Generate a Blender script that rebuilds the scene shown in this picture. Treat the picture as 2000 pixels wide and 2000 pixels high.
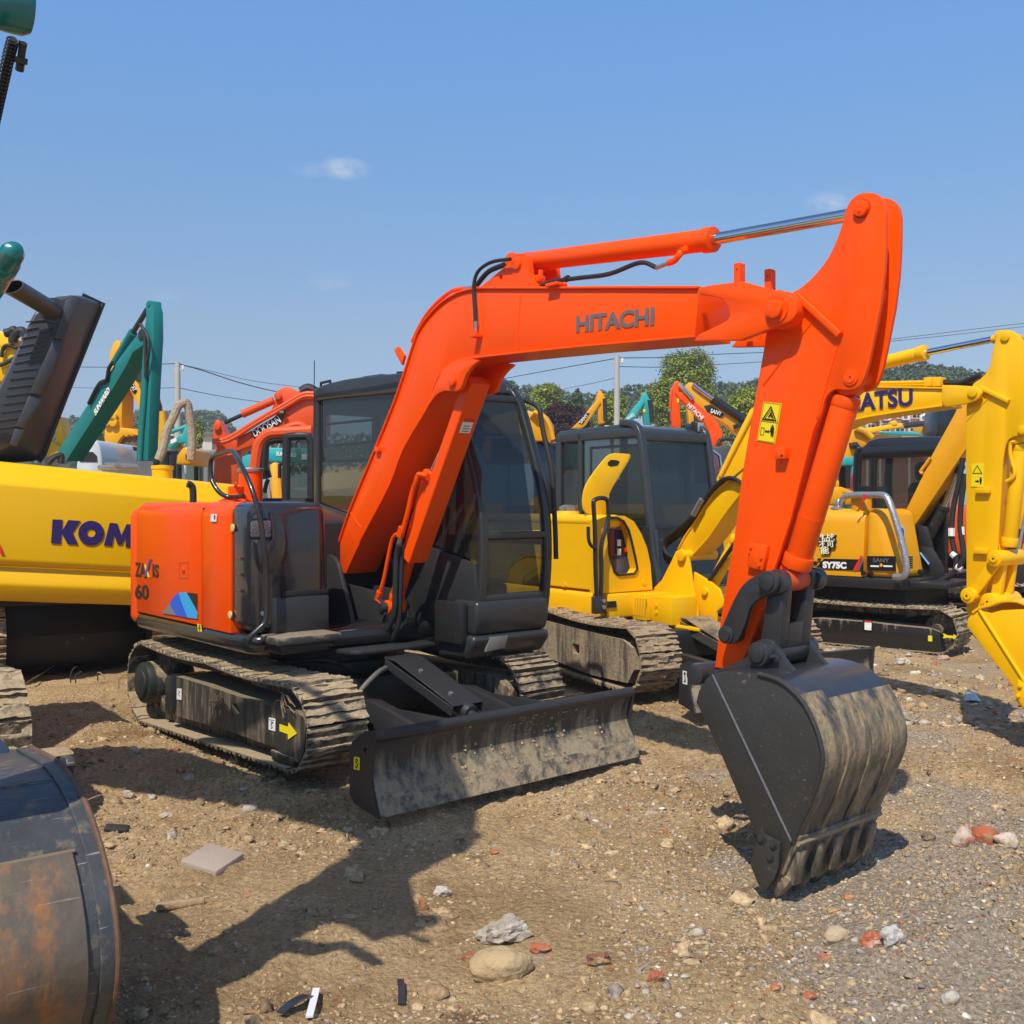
import bpy, bmesh, math, random
import numpy as np
from mathutils import Vector, Matrix, noise as mnoise
from mathutils.geometry import tessellate_polygon
rnd = random.Random(7)
S = bpy.context.scene
for o in list(bpy.data.objects): bpy.data.objects.remove(o)
# ------------------------------------------------------------------ camera
CAMZ, FPX, HOR = 1.70, 2000.0, 980.0
cam = bpy.data.cameras.new('camera'); co = bpy.data.objects.new('camera', cam); S.collection.objects.link(co)
co.location = (0, 0, CAMZ); co.rotation_euler = (math.radians(90), 0, 0)
cam.sensor_width = 36; cam.lens = 36; cam.shift_y = -0.01; cam.clip_end = 3000; cam.clip_start = .05
S.camera = co
# ------------------------------------------------------------------ sky
SUND = Vector((-.27, -.67, 1)).normalized()          # towards the sun
W = bpy.data.worlds.new('World'); S.world = W; W.use_nodes = True
nt = W.node_tree; nt.nodes.clear()
out = nt.nodes.new('ShaderNodeOutputWorld'); bg = nt.nodes.new('ShaderNodeBackground')
sky = nt.nodes.new('ShaderNodeTexSky'); sky.sky_type = 'NISHITA'; sky.sun_disc = False
sky.sun_elevation = math.asin(SUND.z); sky.sun_rotation = math.atan2(SUND.x, SUND.y)
sky.air_density = 1.0; sky.dust_density = 0.6; sky.ozone_density = 1.5; sky.altitude = 0
bg.inputs['Strength'].default_value = 0.115
def N(tree, typ, **kw):
    n = tree.nodes.new(typ)
    for k, v in kw.items(): setattr(n, k, v)
    return n
geo = N(nt, 'ShaderNodeTexCoord')
# thin white wisps of cloud, each a soft patch in a direction of the sky
def cloud_dir(px, py): return Vector(((px-1000)/FPX, 1, (HOR-py)/FPX)).normalized()
nz = N(nt, 'ShaderNodeTexNoise'); nz.inputs['Scale'].default_value = 34; nz.inputs['Detail'].default_value = 7; nz.inputs['Roughness'].default_value = .62
mp = N(nt, 'ShaderNodeMapping'); mp.inputs['Scale'].default_value = (1, 1, 1.9)
nt.links.new(geo.outputs['Generated'], mp.inputs['Vector']); nt.links.new(mp.outputs[0], nz.inputs['Vector'])
last = None
for px, py, r, a in ((676, 330, .028, .85), (645, 552, .022, .34), (1620, 393, .026, .75), (600, 330, .02, .35), (330, 580, .022, .16)):
    d = cloud_dir(px, py)
    sub = N(nt, 'ShaderNodeVectorMath', operation='SUBTRACT'); nt.links.new(geo.outputs['Generated'], sub.inputs[0]); sub.inputs[1].default_value = d
    sc = N(nt, 'ShaderNodeVectorMath', operation='MULTIPLY'); nt.links.new(sub.outputs[0], sc.inputs[0]); sc.inputs[1].default_value = (1, 1, 2.6)
    ln = N(nt, 'ShaderNodeVectorMath', operation='LENGTH'); nt.links.new(sc.outputs[0], ln.inputs[0])
    mr = N(nt, 'ShaderNodeMapRange'); nt.links.new(ln.outputs['Value'], mr.inputs[0])
    for i, v in ((1, 0), (2, r), (3, a), (4, 0)): mr.inputs[i].default_value = v
    if last is None: last = mr.outputs[0]
    else:
        ad = N(nt, 'ShaderNodeMath', operation='MAXIMUM'); nt.links.new(last, ad.inputs[0]); nt.links.new(mr.outputs[0], ad.inputs[1]); last = ad.outputs[0]
cr = N(nt, 'ShaderNodeMapRange'); nt.links.new(nz.outputs[0], cr.inputs[0])
for i, v in ((1, .36), (2, .68), (3, 0), (4, 1)): cr.inputs[i].default_value = v
mu = N(nt, 'ShaderNodeMath', operation='MULTIPLY'); nt.links.new(cr.outputs[0], mu.inputs[0]); nt.links.new(last, mu.inputs[1])
mx = N(nt, 'ShaderNodeMix', data_type='RGBA'); nt.links.new(mu.outputs[0], mx.inputs[0])
# colour grade of the clear sky by height above the horizon
szz = N(nt, 'ShaderNodeSeparateXYZ'); nt.links.new(geo.outputs['Generated'], szz.inputs[0])
rmp = N(nt, 'ShaderNodeValToRGB'); nt.links.new(szz.outputs['Z'], rmp.inputs[0]); el = rmp.color_ramp.elements
GR = [(0.0, (.50, .58, .80)), (.045, (.58, .70, .98)), (.155, (.92, .95, 1.03)), (.29, (1.0, 1.26, 1.44)), (.44, (1.10, 1.62, 2.0)), (.62, (1.08, 1.35, 1.5)), (.85, (.95, 1.08, 1.18)), (1.0, (.92, 1.02, 1.1))]
while len(el) < len(GR): el.new(.5)
for e_, (p_, c_) in zip(el, GR): e_.position = p_; e_.color = (c_[0]/2, c_[1]/2, c_[2]/2, 1)
hs = N(nt, 'ShaderNodeVectorMath', operation='MULTIPLY'); nt.links.new(sky.outputs[0], hs.inputs[0]); nt.links.new(rmp.outputs[0], hs.inputs[1])
h2 = N(nt, 'ShaderNodeVectorMath', operation='SCALE'); nt.links.new(hs.outputs[0], h2.inputs[0]); h2.inputs['Scale'].default_value = 2.0
nt.links.new(h2.outputs[0], mx.inputs[6]); mx.inputs[7].default_value = (7.2, 7.4, 7.8, 1)
nt.links.new(mx.outputs[2], bg.inputs['Color']); nt.links.new(bg.outputs[0], out.inputs['Surface'])
sun = bpy.data.lights.new('sun', 'SUN'); sun.energy = 5.0; sun.angle = math.radians(.53); sun.color = (1, .93, .81)
so = bpy.data.objects.new('sun', sun); S.collection.objects.link(so); so.rotation_euler = (-SUND).to_track_quat('-Z', 'Y').to_euler(); so.location = (-5, -10, 20)
S.view_settings.view_transform = 'Standard'; S.view_settings.look = 'None'; S.view_settings.exposure = -0.08; S.view_settings.gamma = 1; S.view_settings.use_curve_mapping = False

# ------------------------------------------------------------------ frames: local x = along the machine, y = across it (near side is -y), z = up
class Fr:
    def __init__(s, ox, oy, deg, oz=0.0):
        s.o = (ox, oy); s.oz = oz; s.th = math.radians(deg); s.f = (math.cos(s.th), math.sin(s.th)); s.l = (-math.sin(s.th), math.cos(s.th))
    def _loc(s, X, Y): dx, dy = X-s.o[0], Y-s.o[1]; return dx*s.f[0]+dy*s.f[1], dx*s.l[0]+dy*s.l[1]
    def yp(s, px, py, y):       # the point of the side plane 'y' seen at photo position px, py -> (x, z)
        r = (px-1000)/FPX; Y = (y+s.o[0]*s.l[0]+s.o[1]*s.l[1])/(r*s.l[0]+s.l[1])
        return s._loc(r*Y, Y)[0], CAMZ-(py-HOR)/FPX*Y-s.oz
    def xp(s, px, py, x):
        r = (px-1000)/FPX; Y = (x+s.o[0]*s.f[0]+s.o[1]*s.f[1])/(r*s.f[0]+s.f[1])
        return s._loc(r*Y, Y)[1], CAMZ-(py-HOR)/FPX*Y-s.oz
    def world(s, x, y, z=0): return (s.o[0]+x*s.f[0]+y*s.l[0], s.o[1]+x*s.f[1]+y*s.l[1], z+s.oz)
def at_depth(px, d, deg, oz=0.0): return Fr((px-1000)/FPX*d, d, deg, oz)
# regions of the photograph that outlines were measured in
REG = dict(A=(0,400,500), B=(400,600,500), C=(800,600,500), D=(1200,600,500), E=(1500,550,500), F=(200,900,500), G=(600,950,500), H=(1000,850,500),
           I=(1350,1050,500), J=(1300,1250,500), K=(200,1200,500), L=(650,1200,650), M=(0,1400,600), N=(0,900,600), O=(1500,900,500), P=(800,1500,600),
           Q=(1400,1500,600), R=(0,0,200), S=(850,430,550), T=(1300,350,500), U=(0,1200,300), X=(0,0,1932))
def q(k, *pts):
    x0, y0, w = REG[k]; s = w/1932.0
    return [(x0+a*s, y0+b*s) for a, b in pts]
def rx(fr, y, pts): return [fr.yp(a, b, y) for a, b in pts]

# ------------------------------------------------------------------ mesh helpers: every shape is (verts, faces)
def smooth(pts, n=4, closed=False):
    P = [Vector(p) for p in pts]; m = len(P); o = []
    if m < 3: return [tuple(p) for p in P]
    rng = range(m if closed else m-1)
    for i in rng:
        p1, p2 = P[i], P[(i+1) % m]
        p0 = P[i-1] if (i > 0 or closed) else p1*2-p2
        p3 = P[(i+2) % m] if (i+2 < m or closed) else p2*2-p1
        for k in range(n):
            t = k/n
            o.append(tuple(.5*((2*p1)+(p2-p0)*t+(2*p0-5*p1+4*p2-p3)*t*t+(3*p1-p0-3*p2+p3)*t**3)))
    if not closed: o.append(tuple(P[-1]))
    return o
def bevelled(v, f, b, seg=2, ang=30):
    bm = bmesh.new(); bv = [bm.verts.new(p) for p in v]
    for t in f:
        try: bm.faces.new([bv[i] for i in t])
        except ValueError: pass
    bmesh.ops.recalc_face_normals(bm, faces=bm.faces)
    es = [e for e in bm.edges if len(e.link_faces) == 2 and e.calc_face_angle(0) > math.radians(ang)]
    if es and b > 0: bmesh.ops.bevel(bm, geom=es, offset=b, segments=seg, affect='EDGES', profile=.5, clamp_overlap=True)
    bm.verts.index_update()
    r = ([tuple(x.co) for x in bm.verts], [[x.index for x in g.verts] for g in bm.faces]); bm.free(); return r
def prism(pts, y0, y1, b=.006, holes=None, seg=2, ang=30):
    n = len(pts)
    if holes:
        loops = [list(pts)]+[list(h) for h in holes]; flat = [p for lp in loops for p in lp]; m = len(flat)
        tri = tessellate_polygon([[Vector((p[0], p[1], 0)) for p in lp] for lp in loops])
        v = [(p[0], y0, p[1]) for p in flat]+[(p[0], y1, p[1]) for p in flat]
        f = [list(t) for t in tri]+[[i+m for i in reversed(t)] for t in tri]; k = 0
        for lp in loops:
            c = len(lp)
            for i in range(c): a, d = k+i, k+(i+1) % c; f.append([a, d, d+m, a+m])
            k += c
        return bevelled(v, f, 0)
    v = [(p[0], y0, p[1]) for p in pts]+[(p[0], y1, p[1]) for p in pts]
    f = [list(range(n)), list(range(2*n-1, n-1, -1))]+[[i, (i+1) % n, (i+1) % n+n, i+n] for i in range(n)]
    return bevelled(v, f, b, seg, ang)
def prism_z(pts, z0, z1, b=.006, seg=2, ang=30):
    v, f = prism(pts, z0, z1, b, None, seg, ang)
    return [(a, c, d) for a, d, c in v], [list(reversed(t)) for t in f]
def prism_x(pts, x0, x1, b=.006, holes=None, seg=2, ang=30):       # pts are (y, z)
    v, f = prism(pts, x0, x1, b, holes, seg, ang)
    return [(d, a, c) for a, d, c in v], [list(reversed(t)) for t in f]
def box(x0, x1, y0, y1, z0, z1, b=.005, seg=2):
    return prism([(x0, z0), (x1, z0), (x1, z1), (x0, z1)], y0, y1, b, None, seg)
def rrect(x0, x1, z0, z1, r, n=5):
    o = []
    for cx, cz, a in ((x1-r, z0+r, -90), (x1-r, z1-r, 0), (x0+r, z1-r, 90), (x0+r, z0+r, 180)):
        for k in range(n+1): t = math.radians(a+90*k/n); o.append((cx+r*math.cos(t), cz+r*math.sin(t)))
    return o
def circ(cx, cz, r, n=20): return [(cx+r*math.cos(2*math.pi*k/n), cz+r*math.sin(2*math.pi*k/n)) for k in range(n)]
def strip(pl, th, y0, y1, b=.003):           # a plate of thickness th following a polyline (x, z)
    P = [Vector((p[0], p[1])) for p in pl]; up, dn = [], []
    for i, p in enumerate(P):
        d = (P[min(i+1, len(P)-1)]-P[max(i-1, 0)]).normalized(); n = Vector((-d.y, d.x))
        up.append(p+n*th/2); dn.append(p-n*th/2)
    m = len(P); v = []
    for y in (y0, y1): v += [(p.x, y, p.y) for p in up]+[(p.x, y, p.y) for p in dn]
    f = []
    for i in range(m-1):
        a, c, d, e = i, i+1, m+i+1, m+i; k = 2*m
        f += [[a, c, d, e], [a+k, e+k, d+k, c+k], [a, a+k, c+k, c], [e, d, d+k, e+k]]
    f += [[0, m, m+2*m, 2*m], [m-1, 3*m-1, 4*m-1, 2*m-1]]
    return bevelled(v, f, b, 1, 40)
def _basis(d):
    d = d.normalized(); a = Vector((0, 0, 1)) if abs(d.z) < .9 else Vector((0, 1, 0)); u = d.cross(a).normalized(); return u, d.cross(u).normalized()
def tube(pts, r, n=10, sm=0, sect=None, cap=True):
    P = [Vector(p) for p in (smooth(pts, sm) if sm else pts)]; v, f = [], []; m = len(P)
    d0 = (P[1]-P[0]).normalized(); u, w = _basis(d0); rr = r if isinstance(r, (list, tuple)) else [r]*m
    sec = sect or [(math.cos(2*math.pi*k/n), math.sin(2*math.pi*k/n)) for k in range(n)]; n = len(sec)
    for i, p in enumerate(P):
        d = (P[min(i+1, m-1)]-P[max(i-1, 0)]).normalized()
        u = (u-d*u.dot(d)).normalized(); w = d.cross(u)
        for a, c in sec: v.append(tuple(p+(u*a+w*c)*rr[min(i, len(rr)-1)]))
    for i in range(m-1):
        for k in range(n): a = i*n+k; c = i*n+(k+1) % n; f.append([a, c, c+n, a+n])
    if cap: f += [list(range(n))[::-1], [(m-1)*n+k for k in range(n)]]
    return v, f
def cyl(p0, p1, r, n=24, b=0.0, r2=None):
    v, f = tube([p0, p1], [r, r2 if r2 is not None else r], n)
    return bevelled(v, f, b, 2, 50) if b else (v, f)
def ring(p0, p1, r, ri, n=24):
    v1, f1 = tube([p0, p1], r, n, cap=False); v2, f2 = tube([p0, p1], ri, n, cap=False); k = len(v1)
    f = f1+[[i+k for i in reversed(t)] for t in f2]
    for j in range(n): a, c = j, (j+1) % n; f += [[c, a, a+k, c+k], [a+n, c+n, c+n+k, a+n+k]]
    return v1+v2, f
def lathe(prof, o, ax='z', n=24):            # prof: (radius, height)
    v, f = [], []
    for r, h in prof:
        for k in range(n):
            a = 2*math.pi*k/n; c, s_ = r*math.cos(a), r*math.sin(a)
            v.append((o[0]+c, o[1]+s_, o[2]+h) if ax == 'z' else ((o[0]+h, o[1]+c, o[2]+s_) if ax == 'x' else (o[0]+s_, o[1]+h, o[2]+c)))
    for i in range(len(prof)-1):
        for k in range(n): a = i*n+k; c = i*n+(k+1) % n; f.append([a, c, c+n, a+n])
    return v, f+[list(range(n))[::-1], [(len(prof)-1)*n+k for k in range(n)]]
SQ = [(1, .72), (.9, .9), (.72, 1), (-.72, 1), (-.9, .9), (-1, .72), (-1, -.72), (-.9, -.9), (-.72, -1), (.72, -1), (.9, -.9), (1, -.72)]
def bar(pts, w, h, sm=0): return tube(pts, 1, 4, sm, [(a*w/2, c*h/2) for a, c in SQ])
def join(*ss):
    v, f = [], []
    for a, c in ss: k = len(v); v += a; f += [[i+k for i in t] for t in c]
    return v, f
def move(s, d): return [(p[0]+d[0], p[1]+d[1], p[2]+d[2]) for p in s[0]], s[1]
def mirror_y(s, yc): return [(p[0], 2*yc-p[1], p[2]) for p in s[0]], [list(reversed(t)) for t in s[1]]
COL = S.collection
def mesh(name, s, mat, ang=35, recalc=True):
    v, f = s; me = bpy.data.meshes.new(name); me.from_pydata([tuple(p) for p in v], [], f); me.validate()
    if recalc:
        bm = bmesh.new(); bm.from_mesh(me); bmesh.ops.recalc_face_normals(bm, faces=bm.faces); bm.to_mesh(me); bm.free()
    me.shade_smooth(); me.set_sharp_from_angle(angle=math.radians(ang)); me.materials.append(mat); return me
def obj(name, s, mat, parent=None, label=None, ang=35, recalc=True):
    o = bpy.data.objects.new(name, s if isinstance(s, bpy.types.Mesh) else mesh(name, s, mat, ang, recalc)); COL.objects.link(o)
    if parent: o.parent = parent
    if label: o['label'] = label
    return o
def tag(o, label=None, cat=None, group=None, kind=None):
    for k, v in (('label', label), ('category', cat), ('group', group), ('kind', kind)):
        if v: o[k] = v
    return o
def thing(name, fr, label, cat, group=None):
    o = bpy.data.objects.new(name, None); COL.objects.link(o); o.location = (fr.o[0], fr.o[1], fr.oz); o.rotation_euler = (0, 0, fr.th); o.empty_display_size = .3
    return tag(o, label, cat, group)
def text(name, s, size, mat, parent, loc, rot=(90, 0, 0), bold=.0, sx=1.0, shear=0.0, th=.0015, align='LEFT', space=1.0, turn=0.0):
    c = bpy.data.curves.new(name, 'FONT'); c.body = s; c.size = size; c.offset = bold*size; c.extrude = th; c.shear = shear; c.align_x = align; c.space_character = space; c.resolution_u = 4
    t = bpy.data.objects.new(name, c); COL.objects.link(t)
    dg = bpy.context.evaluated_depsgraph_get(); me = bpy.data.meshes.new_from_object(t.evaluated_get(dg)); bpy.data.objects.remove(t)
    me.materials.clear(); me.materials.append(mat); me.name = name
    M = Matrix.Rotation(math.radians(rot[2]), 4, 'Z') @ Matrix.Rotation(math.radians(rot[1]), 4, 'Y') @ Matrix.Rotation(math.radians(rot[0]), 4, 'X') @ Matrix.Rotation(math.radians(turn), 4, 'Z') @ Matrix.Diagonal((sx, 1, 1, 1))
    me.transform(Matrix.Translation(loc) @ M)
    o = bpy.data.objects.new(name, me); COL.objects.link(o); o.parent = parent; return o

# ------------------------------------------------------------------ materials
def mat(name, col, rough=.5, metal=0.0, coat=0.0, var=.12, vscale=6.0, bump=0.0, bscale=60.0, dust=0.0, dcol=(.30, .215, .125), dscale=5.0, dtop=0.0, streak=False, spec=.5, dlow=None, scr=0.0):
    m = bpy.data.materials.new(name); m.use_nodes = True; t = m.node_tree; L = t.links.new
    p = t.nodes['Principled BSDF']; tc = N(t, 'ShaderNodeTexCoord')
    p.inputs['Roughness'].default_value = rough; p.inputs['Metallic'].default_value = metal; p.inputs['Coat Weight'].default_value = coat; p.inputs['Coat Roughness'].default_value = .08
    p.inputs['Specular IOR Level'].default_value = spec
    n1 = N(t, 'ShaderNodeTexNoise'); n1.inputs['Scale'].default_value = vscale; n1.inputs['Detail'].default_value = 5; L(tc.outputs['Object'], n1.inputs['Vector'])
    m1 = N(t, 'ShaderNodeMix', data_type='RGBA'); L(n1.outputs[0], m1.inputs[0])
    m1.inputs[6].default_value = (*[c*(1-var) for c in col], 1); m1.inputs[7].default_value = (*[min(1, c*(1+var)) for c in col], 1); colo = m1.outputs[2]
    if dust or dtop or dlow:
        n2 = N(t, 'ShaderNodeTexNoise'); n2.inputs['Scale'].default_value = dscale; n2.inputs['Detail'].default_value = 9; n2.inputs['Roughness'].default_value = .68
        if streak:
            mpp = N(t, 'ShaderNodeMapping'); mpp.inputs['Scale'].default_value = (1, 1, .14); L(tc.outputs['Object'], mpp.inputs['Vector']); L(mpp.outputs[0], n2.inputs['Vector'])
        else: L(tc.outputs['Object'], n2.inputs['Vector'])
        acc = n2.outputs[0]
        if dtop:
            g = N(t, 'ShaderNodeNewGeometry'); sp = N(t, 'ShaderNodeSeparateXYZ'); L(g.outputs['Normal'], sp.inputs[0])
            mt = N(t, 'ShaderNodeMath', operation='MULTIPLY_ADD'); L(sp.outputs['Z'], mt.inputs[0]); mt.inputs[1].default_value = dtop*.3; L(acc, mt.inputs[2]); acc = mt.outputs[0]
        if dlow:
            s2 = N(t, 'ShaderNodeSeparateXYZ'); L(tc.outputs['Object'], s2.inputs[0]); r2 = N(t, 'ShaderNodeMapRange'); L(s2.outputs['Z'], r2.inputs[0])
            for i, v in ((1, dlow[0]), (2, dlow[1]), (3, .3), (4, 0)): r2.inputs[i].default_value = v
            a2 = N(t, 'ShaderNodeMath', operation='ADD'); L(acc, a2.inputs[0]); L(r2.outputs[0], a2.inputs[1]); acc = a2.outputs[0]
        r = N(t, 'ShaderNodeMapRange'); L(acc, r.inputs[0]); th = .72-.42*dust
        for i, v in ((1, th), (2, th+.16), (3, 0), (4, .96)): r.inputs[i].default_value = v
        m2 = N(t, 'ShaderNodeMix', data_type='RGBA'); L(r.outputs[0], m2.inputs[0]); L(colo, m2.inputs[6])
        n3 = N(t, 'ShaderNodeTexNoise'); n3.inputs['Scale'].default_value = 40; n3.inputs['Detail'].default_value = 4; L(tc.outputs['Object'], n3.inputs['Vector'])
        m3 = N(t, 'ShaderNodeMix', data_type='RGBA'); L(n3.outputs[0], m3.inputs[0]); m3.inputs[6].default_value = (*[c*.55 for c in dcol], 1); m3.inputs[7].default_value = (*[min(1, c*1.5) for c in dcol], 1)
        L(m3.outputs[2], m2.inputs[7]); colo = m2.outputs[2]
        rr = N(t, 'ShaderNodeMapRange'); L(r.outputs[0], rr.inputs[0])
        for i, v in ((1, 0), (2, 1), (3, rough), (4, .92)): rr.inputs[i].default_value = v
        L(rr.outputs[0], p.inputs['Roughness'])
    if scr:                                  # pale scratches in two directions
        for ri, (ax, thr) in enumerate(((.5, .705), (-.7, .715), (1.4, .72))):
            mq = N(t, 'ShaderNodeMapping'); mq.inputs['Rotation'].default_value = (ax, ax*.6, .2); mq.inputs['Scale'].default_value = (120, 5, 120); L(tc.outputs['Object'], mq.inputs['Vector'])
            vo = N(t, 'ShaderNodeTexNoise'); vo.inputs['Scale'].default_value = 1.0; vo.inputs['Detail'].default_value = 2; L(mq.outputs[0], vo.inputs['Vector'])
            r4 = N(t, 'ShaderNodeMapRange'); L(vo.outputs[0], r4.inputs[0])
            for i, v in ((1, thr), (2, thr+.03), (3, 0), (4, scr)): r4.inputs[i].default_value = v
            m4 = N(t, 'ShaderNodeMix', data_type='RGBA'); L(r4.outputs[0], m4.inputs[0]); L(colo, m4.inputs[6]); m4.inputs[7].default_value = (.42, .40, .36, 1); colo = m4.outputs[2]
    L(colo, p.inputs['Base Color'])
    if bump:
        n5 = N(t, 'ShaderNodeTexNoise'); n5.inputs['Scale'].default_value = bscale; n5.inputs['Detail'].default_value = 6; L(tc.outputs['Object'], n5.inputs['Vector'])
        bp = N(t, 'ShaderNodeBump'); bp.inputs['Strength'].default_value = bump; bp.inputs['Distance'].default_value = .01; L(n5.outputs[0], bp.inputs['Height']); L(bp.outputs[0], p.inputs['Normal'])
    return m
def glass_mat(name, tint, alpha):
    m = bpy.data.materials.new(name); m.use_nodes = True; t = m.node_tree; L = t.links.new; t.nodes.clear()
    o = N(t, 'ShaderNodeOutputMaterial'); tr = N(t, 'ShaderNodeBsdfTransparent'); tr.inputs[0].default_value = (*tint, 1)
    gl = N(t, 'ShaderNodeBsdfGlossy'); gl.inputs['Roughness'].default_value = .02; gl.inputs[0].default_value = (.9, .95, 1, 1)
    df = N(t, 'ShaderNodeBsdfDiffuse'); df.inputs[0].default_value = (.05, .055, .05, 1)
    lw = N(t, 'ShaderNodeLayerWeight'); pw = N(t, 'ShaderNodeMath', operation='POWER'); L(lw.outputs['Facing'], pw.inputs[0]); pw.inputs[1].default_value = 4.0; fr = N(t, 'ShaderNodeMath', operation='MULTIPLY_ADD'); L(pw.outputs[0], fr.inputs[0]); fr.inputs[1].default_value = .6; fr.inputs[2].default_value = .05; m0 = N(t, 'ShaderNodeMixShader'); m0.inputs[0].default_value = alpha; L(tr.outputs[0], m0.inputs[1]); L(df.outputs[0], m0.inputs[2])
    m1 = N(t, 'ShaderNodeMixShader'); L(fr.outputs[0], m1.inputs[0]); L(m0.outputs[0], m1.inputs[1]); L(gl.outputs[0], m1.inputs[2]); L(m1.outputs[0], o.inputs[0]); return m
CLAY = (.37, .262, .15)
ORANGE = mat('orange_paint', (.96, .084, .001), .33, coat=.12, dust=.11, dscale=11, dcol=(.34, .10, .04), var=.04, bump=.03, bscale=14, spec=.18)
ORANGE_DUSTY = mat('orange_paint_dusty', (.62, .075, .012), .45, var=.08, dust=.25)
YEL = mat('yellow_paint', (.90, .485, .0015), .36, spec=.3, coat=.12, var=.05, bump=.03, bscale=12)
YEL_AMBER = mat('amber_paint', (.76, .34, .006), .38, spec=.3, coat=.12, var=.05)
YEL_WORN = mat('worn_yellow_paint', (.72, .40, .012), .45, var=.1, dust=.2)
TEAL = mat('teal_paint', (.010, .20, .20), .4, coat=.2, var=.12, dust=.08)
TEAL_LT = mat('pale_teal_paint', (.02, .36, .37), .4, coat=.2, var=.1)
CHAR = mat('charcoal_paint', (.030, .030, .032), .40, coat=.15, var=.15, dust=.05, bump=.03, bscale=20)
CHARG = mat('glossy_charcoal_paint', (.026, .023, .026), .16, coat=.7, var=.15)
BLACK = mat('black_paint', (.018, .018, .018), .42, var=.2, dust=.12)
BUCK = mat('bucket_black', (.034, .032, .029), .5, var=.25, dust=.26, dscale=10, scr=.25, bump=.1, bscale=30)
BUCKMUD = mat('bucket_muddy', (.05, .05, .048), .42, var=.3, vscale=9, dust=.70, dscale=9, streak=True, bump=.5, bscale=35, dcol=(.30, .225, .13), scr=.25)
BLADEM = mat('blade_muddy', (.04, .04, .038), .45, var=.3, dust=.42, dscale=9, streak=True, bump=.2, bscale=60, dcol=(.27, .22, .14), dlow=(.1, .44))
RUBBER = mat('rubber', (.018, .018, .019), .6, var=.2, dust=.1)
CHROME = mat('chrome', (.72, .74, .76), .09, metal=1, var=.02)
STEEL = mat('plain_steel', (.45, .44, .42), .35, metal=.8, var=.1)
TRACKM = mat('track_steel_muddy', (.07, .062, .055), .5, metal=.2, var=.3, dust=.75, dscale=9, bump=.7, bscale=55, dcol=(.42, .32, .195), dtop=.5)
TRACKB = mat('track_steel_dirty', (.05, .045, .04), .5, metal=.2, var=.3, dust=.52, dscale=11, bump=.6, bscale=55, dcol=(.36, .27, .165), dtop=.6)
FRAMEM = mat('track_frame_paint', (.033, .031, .028), .5, var=.2, dust=.58, dscale=14, streak=True, dtop=1.2, bump=.2, dcol=(.21, .16, .10))
MUD = mat('dried_mud', CLAY, .95, var=.45, vscale=9, bump=1.0, bscale=35)
DARKIN = mat('dark_interior', (.012, .012, .013), .7, var=.2)
GLASS = glass_mat('tinted_glass', (.58, .63, .60), .32)
GLASS_D = glass_mat('dark_glass', (.56, .60, .57), .26)
WHITE = mat('white_print', (.80, .80, .78), .5, var=.03)
GREYP = mat('grey_print', (.15, .13, .13), .5, var=.03)
BLACKP = mat('black_print', (.012, .010, .010), .4, var=.05)
NAVY = mat('navy_print', (.028, .018, .13), .4, var=.05)
REDP = mat('red_print', (.72, .02, .02), .45, var=.05)
YELP = mat('yellow_print', (.86, .66, .01), .45, var=.03)
BLUEP = mat('blue_print', (.01, .12, .68), .4, var=.1)
CYANP = mat('cyan_print', (.02, .40, .80), .4, var=.1)
# ------------------------------------------------------------------ crawler tracks
def loop_pts(xr, zr, rr, xf, zf, rf, sag=0.03):
    """closed outline of a track: bottom run forward, front idler, top run back (with sag), rear sprocket"""
    o = []
    a0 = math.atan2((zf-rf)-(zr-rr), xf-xr)
    for k in range(25): t = k/24; o.append((xr+(xf-xr)*t, zr-rr+((zf-rf)-(zr-rr))*t))
    for k in range(1, 16): a = -math.pi/2+math.pi*k/16; o.append((xf+rf*math.cos(a), zf+rf*math.sin(a)))
    for k in range(25): t = k/24; o.append((xf+(xr-xf)*t, (zf+rf)+((zr+rr)-(zf+rf))*t-sag*abs(math.sin(math.pi*2*t))))
    for k in range(1, 16): a = math.pi/2+math.pi*k/16; o.append((xr+rr*math.cos(a), zr+rr*math.sin(a)))
    return o
def resample(loop, n):
    P = [Vector((a, 0, c)) for a, c in loop]; P.append(P[0]); L = [0]
    for i in range(1, len(P)): L.append(L[-1]+(P[i]-P[i-1]).length)
    o = []; j = 0
    for k in range(n):
        s = L[-1]*k/n
        while L[j+1] < s: j += 1
        t = (s-L[j])/max(1e-9, L[j+1]-L[j]); d = (P[j+1]-P[j]).normalized(); o.append((P[j].lerp(P[j+1], t), d))
    return o, L[-1]/n
def shoe_shape(pitch, w, mud, seed, ribs=3, ny=9):
    r = random.Random(seed); h = pitch*.49
    if ribs == 3: pr = [(-h, 0), (-h, .026), (-h+.014, .026), (-h+.02, .006), (-.012, .006), (-.008, .022), (.008, .022), (.012, .006), (h-.026, .006), (h-.02, .022), (h-.006, .022), (h, .004), (h, 0)]
    else: pr = [(-h, 0), (-h, .012), (h, .012), (h, 0)]
    nx = len(pr); v, f = [], []
    for j in range(ny+1):
        y = w*j/ny
        for i, (x, z) in enumerate(pr):
            ins = 0 < i < nx-1
            v.append((x+(r.uniform(-.004, .004)*mud if ins else 0), y+(r.uniform(-.012, .012)*mud if ins and 0 < j < ny else 0), z+(max(0, r.uniform(-.5, 1))*.020*mud*(1 if z < .012 else .35) if ins else 0)))
    for j in range(ny):
        for i in range(nx-1): a = j*nx+i; f.append([a, a+1, a+1+nx, a+nx])
        a = j*nx; f.append([a+nx, a+nx*2-1, a+nx-1, a])
    f += [list(range(nx)), list(range(ny*nx+nx-1, ny*nx-1, -1))]
    return v, f
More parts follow.
